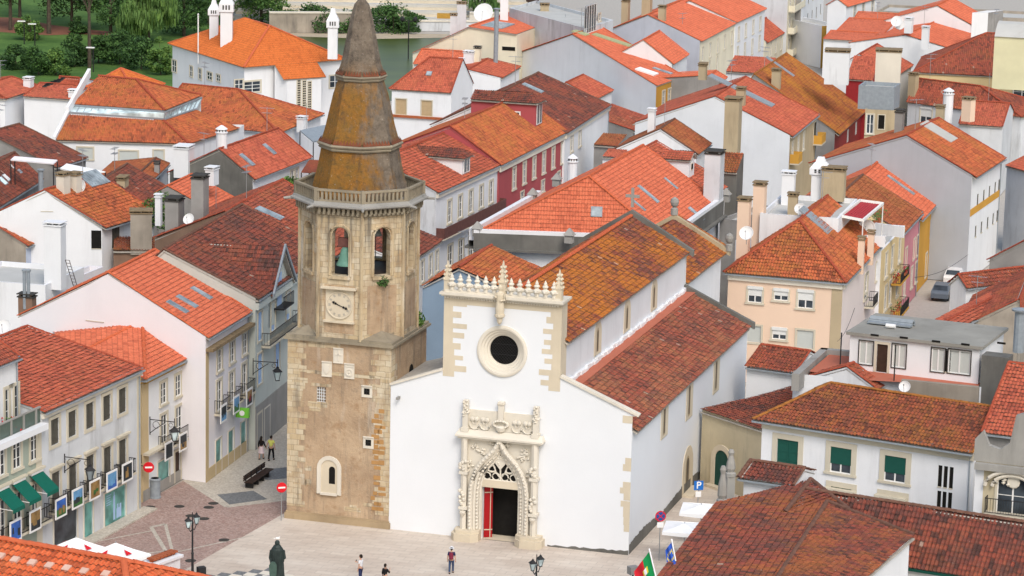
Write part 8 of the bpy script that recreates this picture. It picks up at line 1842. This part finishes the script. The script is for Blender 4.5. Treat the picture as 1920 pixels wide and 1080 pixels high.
h=House('town_house','small red roofed house below the cream apartment block',None,G("D0,322",5.),G("D135,242",5.),ze=5.,depth=6,axis='bc',rz=7.2,roof='tile_red',wall='cream'); HS['t3']=h; h.wins('bc',["D20,395","D58,345","D98,310"],1.,1.9,'small')
h=House('white_house','white house with arched windows behind the three stepped orange roofs',G("D600,52",10.5),G("D830,-12",10.5),None,10.5,depth=3.5,axis='ab',r2=None,rz=11.6,roof='tile_new',wall='white_plaster'); HS['t4']=h; h.wins('ab',["D715,60","D785,35","D650,105"],1.1,2.,'small')
h=House('white_house','small white house with mustard trimmed terrace down the far right street',G("D405,195",6.5),G("D560,190",6.5),None,6.5,depth=14,kind='flat',wall='white_plaster',wm2={'ab':'cornice_yellow'}); HS['t5']=h
h=House('long_block','long pinkish grey walled block across the top right',G("D820,80",9),G("D1910,150",9),None,9,depth=10,kind='flat',wall='bare_masonry',grid=1); HS['t6']=h
h=House('chimney_block','white and grey cement stair tower rising behind the orange roofs',G("D1532,95",13.5),G("D1652,95",13.5),G("D1765,78",13.5),13.5,kind='flat',wall='white_plaster',wm2={'bc':'grey_cement'}); HS['t7']=h
h=House('attic_block','lime cream attic block with curved grey roof at the upper right edge',G("D1700,272",15.5),G("D2150,300",15.5),None,15.5,depth=7,kind='flat',wall='lime_cream',z0=9,grid=1); HS['t8']=h; mb=MB()
a,b=h.c[0],h.c[1]; v=(h.c[3]-h.c[0])
for k in range(6):
    t0,t1=k/6,(k+1)/6; f=lambda t:v*t+Z*(1.6*math.sin(math.pi*t)); mb.poly([a-NX*.2+f(t0),b-NX*.2+f(t0),b-NX*.2+f(t1),a-NX*.2+f(t1)])
h.add(mb,'curved_roof',['flat_roof_grey'])
h=HS['h35']; 
h=House('roof_box','dark slate grey rooftop box on the tan block between chimneys',G("D680,640",12.6),G("D958,650",12.6),None,12.6,depth=4,kind='flat',wall='zinc',z0=9.9,grid=1); HS['t9']=h
for hk,t,w,d,hh,zb,l in(('h35',"D515,590",2.9,2.2,3.6,11,0),('h35',"D895,640",3.0,2.2,4.4,10.6,0)): HS[hk].chim(t,w,d,hh,'shabby',m='stained_white' if w<3 else 'pale_stone',zb=zb)
h=HS['d6']; h.chim("D1178,335",1.0,.9,2.6,'white'); h.chim("D1055,215",1.2,1.,1.6,'white',zb=11); h.dish("D965,160",.8,12.5); h.dish("D990,185",.75,12)
h=HS['d11']; h.win('ab',"D1185,875",1.6,1.9,'roller'); h.chim("D1345,880",1.2,1.2,3.2,'round',zb=8.6); h.chim("D1500,870",1.2,1.0,2.2,'tan',m='peach'); h.chim("D1085,740",1.0,.8,3.2,'tan',zb=8.6); h.antenna("D1650,800",4,yagi=False)
h=House('salmon_house','low house with salmon roof and stained grey wall right of the blue gable',G("D1430,930",8.2),G("D1700,1010",8.2),G("D2000,1120",8.2) if False else None,8.2,depth=11,axis='ab',r2=None,rz=10.2,roof='tile_red',wall='shabby_white',grid=1); HS['t10']=h
for k,(t,z0,l) in enumerate((("D590,95",0,''),)): pass
HS['d10'].win('ab',"D1905,690",2.2,1.6,'small')
# park lamps and small posts
for t,z,l in(("A182,330",5.,'left park lamp with flat white head on the lawn'),("A262,352",5.,'right park lamp with flat white head on the lawn'),("A700,540",8.5,'white banded mast in front of the long bare trunk')):
    c=G(t); mb=MB(); top=Vz(c,{"A182,330":"A182,315","A262,352":"A262,340","A700,540":"A700,370"}[t]); top=max(3.5,top); mb.tube([c,c+Z*top],.09,6,0); mb.box(c+Z*top+W3((-1.0,-.2,0)),W3((1.2,0,0)),W3((0,.5,0)),Z*.14,1); tag(mb.build('park_lamp',['iron','sign_white']),l,'lamp')
c=G("B1142,440"); root=thing('street_lamp','dark double globe lamp by the river right of the spire','street lamp',c); mb=MB(); zt=6.; mb.tube([c,c+Z*zt],.1,6); mb.tube([c+W3((-1,0,zt-.2)),c+W3((1,0,zt-.2))],.06,5); mb.build('post',['iron'],root)
for s_ in(-1,1): mb=MB(); mb.lathe(c+W3((s_,0,zt)),[(0,-.4),(.35,-.1),(.35,.25),(0,.6)],8); mb.build('lantern',['iron'],root)
# ivy clump on the dark roof
c=G("E1240,420",9.3); mb=MB(); rnd=random.Random(4)
for k in range(16): leafblob(mb,c+W3((rnd.uniform(-1.6,1.6),rnd.uniform(-1.2,1.2),rnd.uniform(-2.5,.6))),.8,90,.16,rnd,[1,1,2,0],.8)
tag(mb.build('ivy_clump',['leaf_dark','leaf_mid','leaf_light']),'bright green ivy clump tumbling over a chimney in the roofs','ivy')
c=G("F250,285",6.5); mb=MB(); 
for k in range(10): leafblob(mb,c+W3((rnd.uniform(-1.3,1.3),rnd.uniform(-1.2,1.2),rnd.uniform(-1.5,.4))),.7,70,.2,rnd,[1,2,2],.8)
mb.tube([W3((c.x,c.y,0)),c],.12,5,3); tag(mb.build('fig_tree',['leaf_dark','leaf_mid','leaf_light','bark']),'pale green small tree tucked behind the left side of the belfry','tree')
# canopies on the upper left roofs
def canopy(q,z,m,name,label,zf):
    mb=MB(); p=[G(t,zz) for t,zz in zip(q,z)]; mb.prism(p,Z*.12,0)
    for x in p: mb.tube([W3((x.x,x.y,zf)),x],.06,5,1)
    tag(mb.build(name,[m,'iron']),label,'canopy')
canopy(["E80,125","E400,155","E430,128","E110,100"],(11.2,11.2,11.4,11.4),'pink_white','roof_canopy','pale pink corrugated canopy over a small roof terrace at left',8.4)
canopy(["E450,190","E625,235","E790,215","E500,155"],(10.6,10.4,10.4,10.8),'canvas_white','roof_canopy','white sheet canopy above the lichen orange roof',8.0)
canopy(["B330,985","B430,1070","B560,1040","B560,935"],(8.4,8.0,8.0,8.6),'zinc','roof_canopy','blue grey corrugated canopy left of the spire',0.)
canopy(["F340,215","F480,225","F490,130","F400,125"],(7.6,7.6,8.6,8.6),'tile_mid','lean_to_roof','small dark red lean-to left of the belfry balcony',0.)

h=House('weathered_house','stained grey walled house with salmon lean-to roof at the right edge beyond the banded front',G("H1775,160",9.),G("H2150,265",9.),None,9.,depth=5,kind='mono',rz=11,roof='tile_red',wall='shabby_white'); HS['r1']=h
# rooftop aerials
for i,(k,f,hh) in enumerate((('h2',.5,2.6),('h6',.35,3.),('h11',.4,2.6),('h12',.6,2.4),('h17',.4,2.8),('h24',.7,3.),('h28',.2,2.2),('h27',.5,3.2),('h33',.5,3.),('h34',.3,2.6),('h37',.25,3.2),('h38',.4,2.4),('h41',.8,2.6),('d10',.3,3.2),('d6',.5,3.),('hc2',.4,3.4),('hc3',.5,3.),('h26',.3,3.2),('h22',.5,2.4),('h43',.5,2.6),('h46b',.3,2.6),('h7',.7,2.8),('d11',.2,3.2),('d5b',.6,2.6),('h20',.8,2.6),('h30b',.5,2.2))):
    h=HS.get(k)
    if not h: continue
    p=h.M[0]+(h.M[1]-h.M[0])*f; mb=MB(); mb.tube([p-Z*.2,p+Z*hh],.03,5); th=i*1.3; u=W3((math.cos(th),math.sin(th),0)); v=W3((-u.y,u.x,0))
    for zz,L in((hh-.1,1.5),(hh-.6,1.0)):
        mb.tube([p+Z*zz-u*L/2,p+Z*zz+u*L/2],.02,4)
        for q in range(7): c=p+Z*zz+u*L*(q/6-.5); mb.tube([c-v*.28,c+v*.28],.014,4)
    h.add(mb,'antenna',['steel'])
# sagging service cables between the street fronts
for n_,(a,b,za,zb_) in enumerate((("H1100,1000","H1500,830",6.5,7.),("I1570,830","F250,900",6.,7.),("J650,150","J520,400",8.,8.4))):
    A_,B_=G(a,za),G(b,zb_); mb=MB(); mb.tube([A_+(B_-A_)*t_/10-Z*.5*math.sin(math.pi*t_/10) for t_ in range(11)],.02,4); tag(mb.build('cable',['iron']),('thin black cable across the right hand street','thin black cable along the white fronts beside the tower','thin black cable hanging on the peach house')[n_],'cable')
# raised pavement in front of the weathered house
s_,p,q,n=HS['h2'].side('ab'); mb=MB(); d=(q-p).normalized(); mb.box(W3((p.x,p.y,-.02))-d*6,d*((q-p).length+6.4),n*1.1,Z*.12); tag(mb.build('pavement',['cobble_light']),kind='structure')
for h in HS.values():
    if h: h.done()
# ---------------------------------------------------------------- daylight
w=bpy.data.worlds.new("World"); scene.world=w; w.use_nodes=True; nt=w.node_tree
sky=nt.nodes.new('ShaderNodeTexSky'); sky.sky_type='NISHITA'; sky.sun_disc=False; sky.sun_elevation=R_(46); sky.sun_rotation=R_(165); sky.air_density=1.6; sky.dust_density=3.5; sky.ozone_density=1.
nt.links.new(sky.outputs[0],nt.nodes['Background'].inputs[0]); nt.nodes['Background'].inputs[1].default_value=.14
sd=bpy.data.lights.new("Sun",'SUN'); so=bpy.data.objects.new("Sun",sd); COL.objects.link(so); sd.energy=1.3; sd.angle=R_(24); sd.color=(1.,.975,.945)
az,el=R_(165),R_(46) # compass bearing from +Y, clockwise
dv=W3((math.sin(az)*math.cos(el),math.cos(az)*math.cos(el),math.sin(el))); so.rotation_euler=dv.to_track_quat('Z','Y').to_euler(); so.location=dv*300
vs=scene.view_settings; vs.view_transform='Standard'; vs.look='None'; vs.exposure=.27; vs.gamma=1; vs.use_curve_mapping=False
scene.cycles.max_bounces=6; scene.cycles.diffuse_bounces=3; scene.cycles.use_denoising=True
for m in bpy.data.materials: m.use_fake_user=False
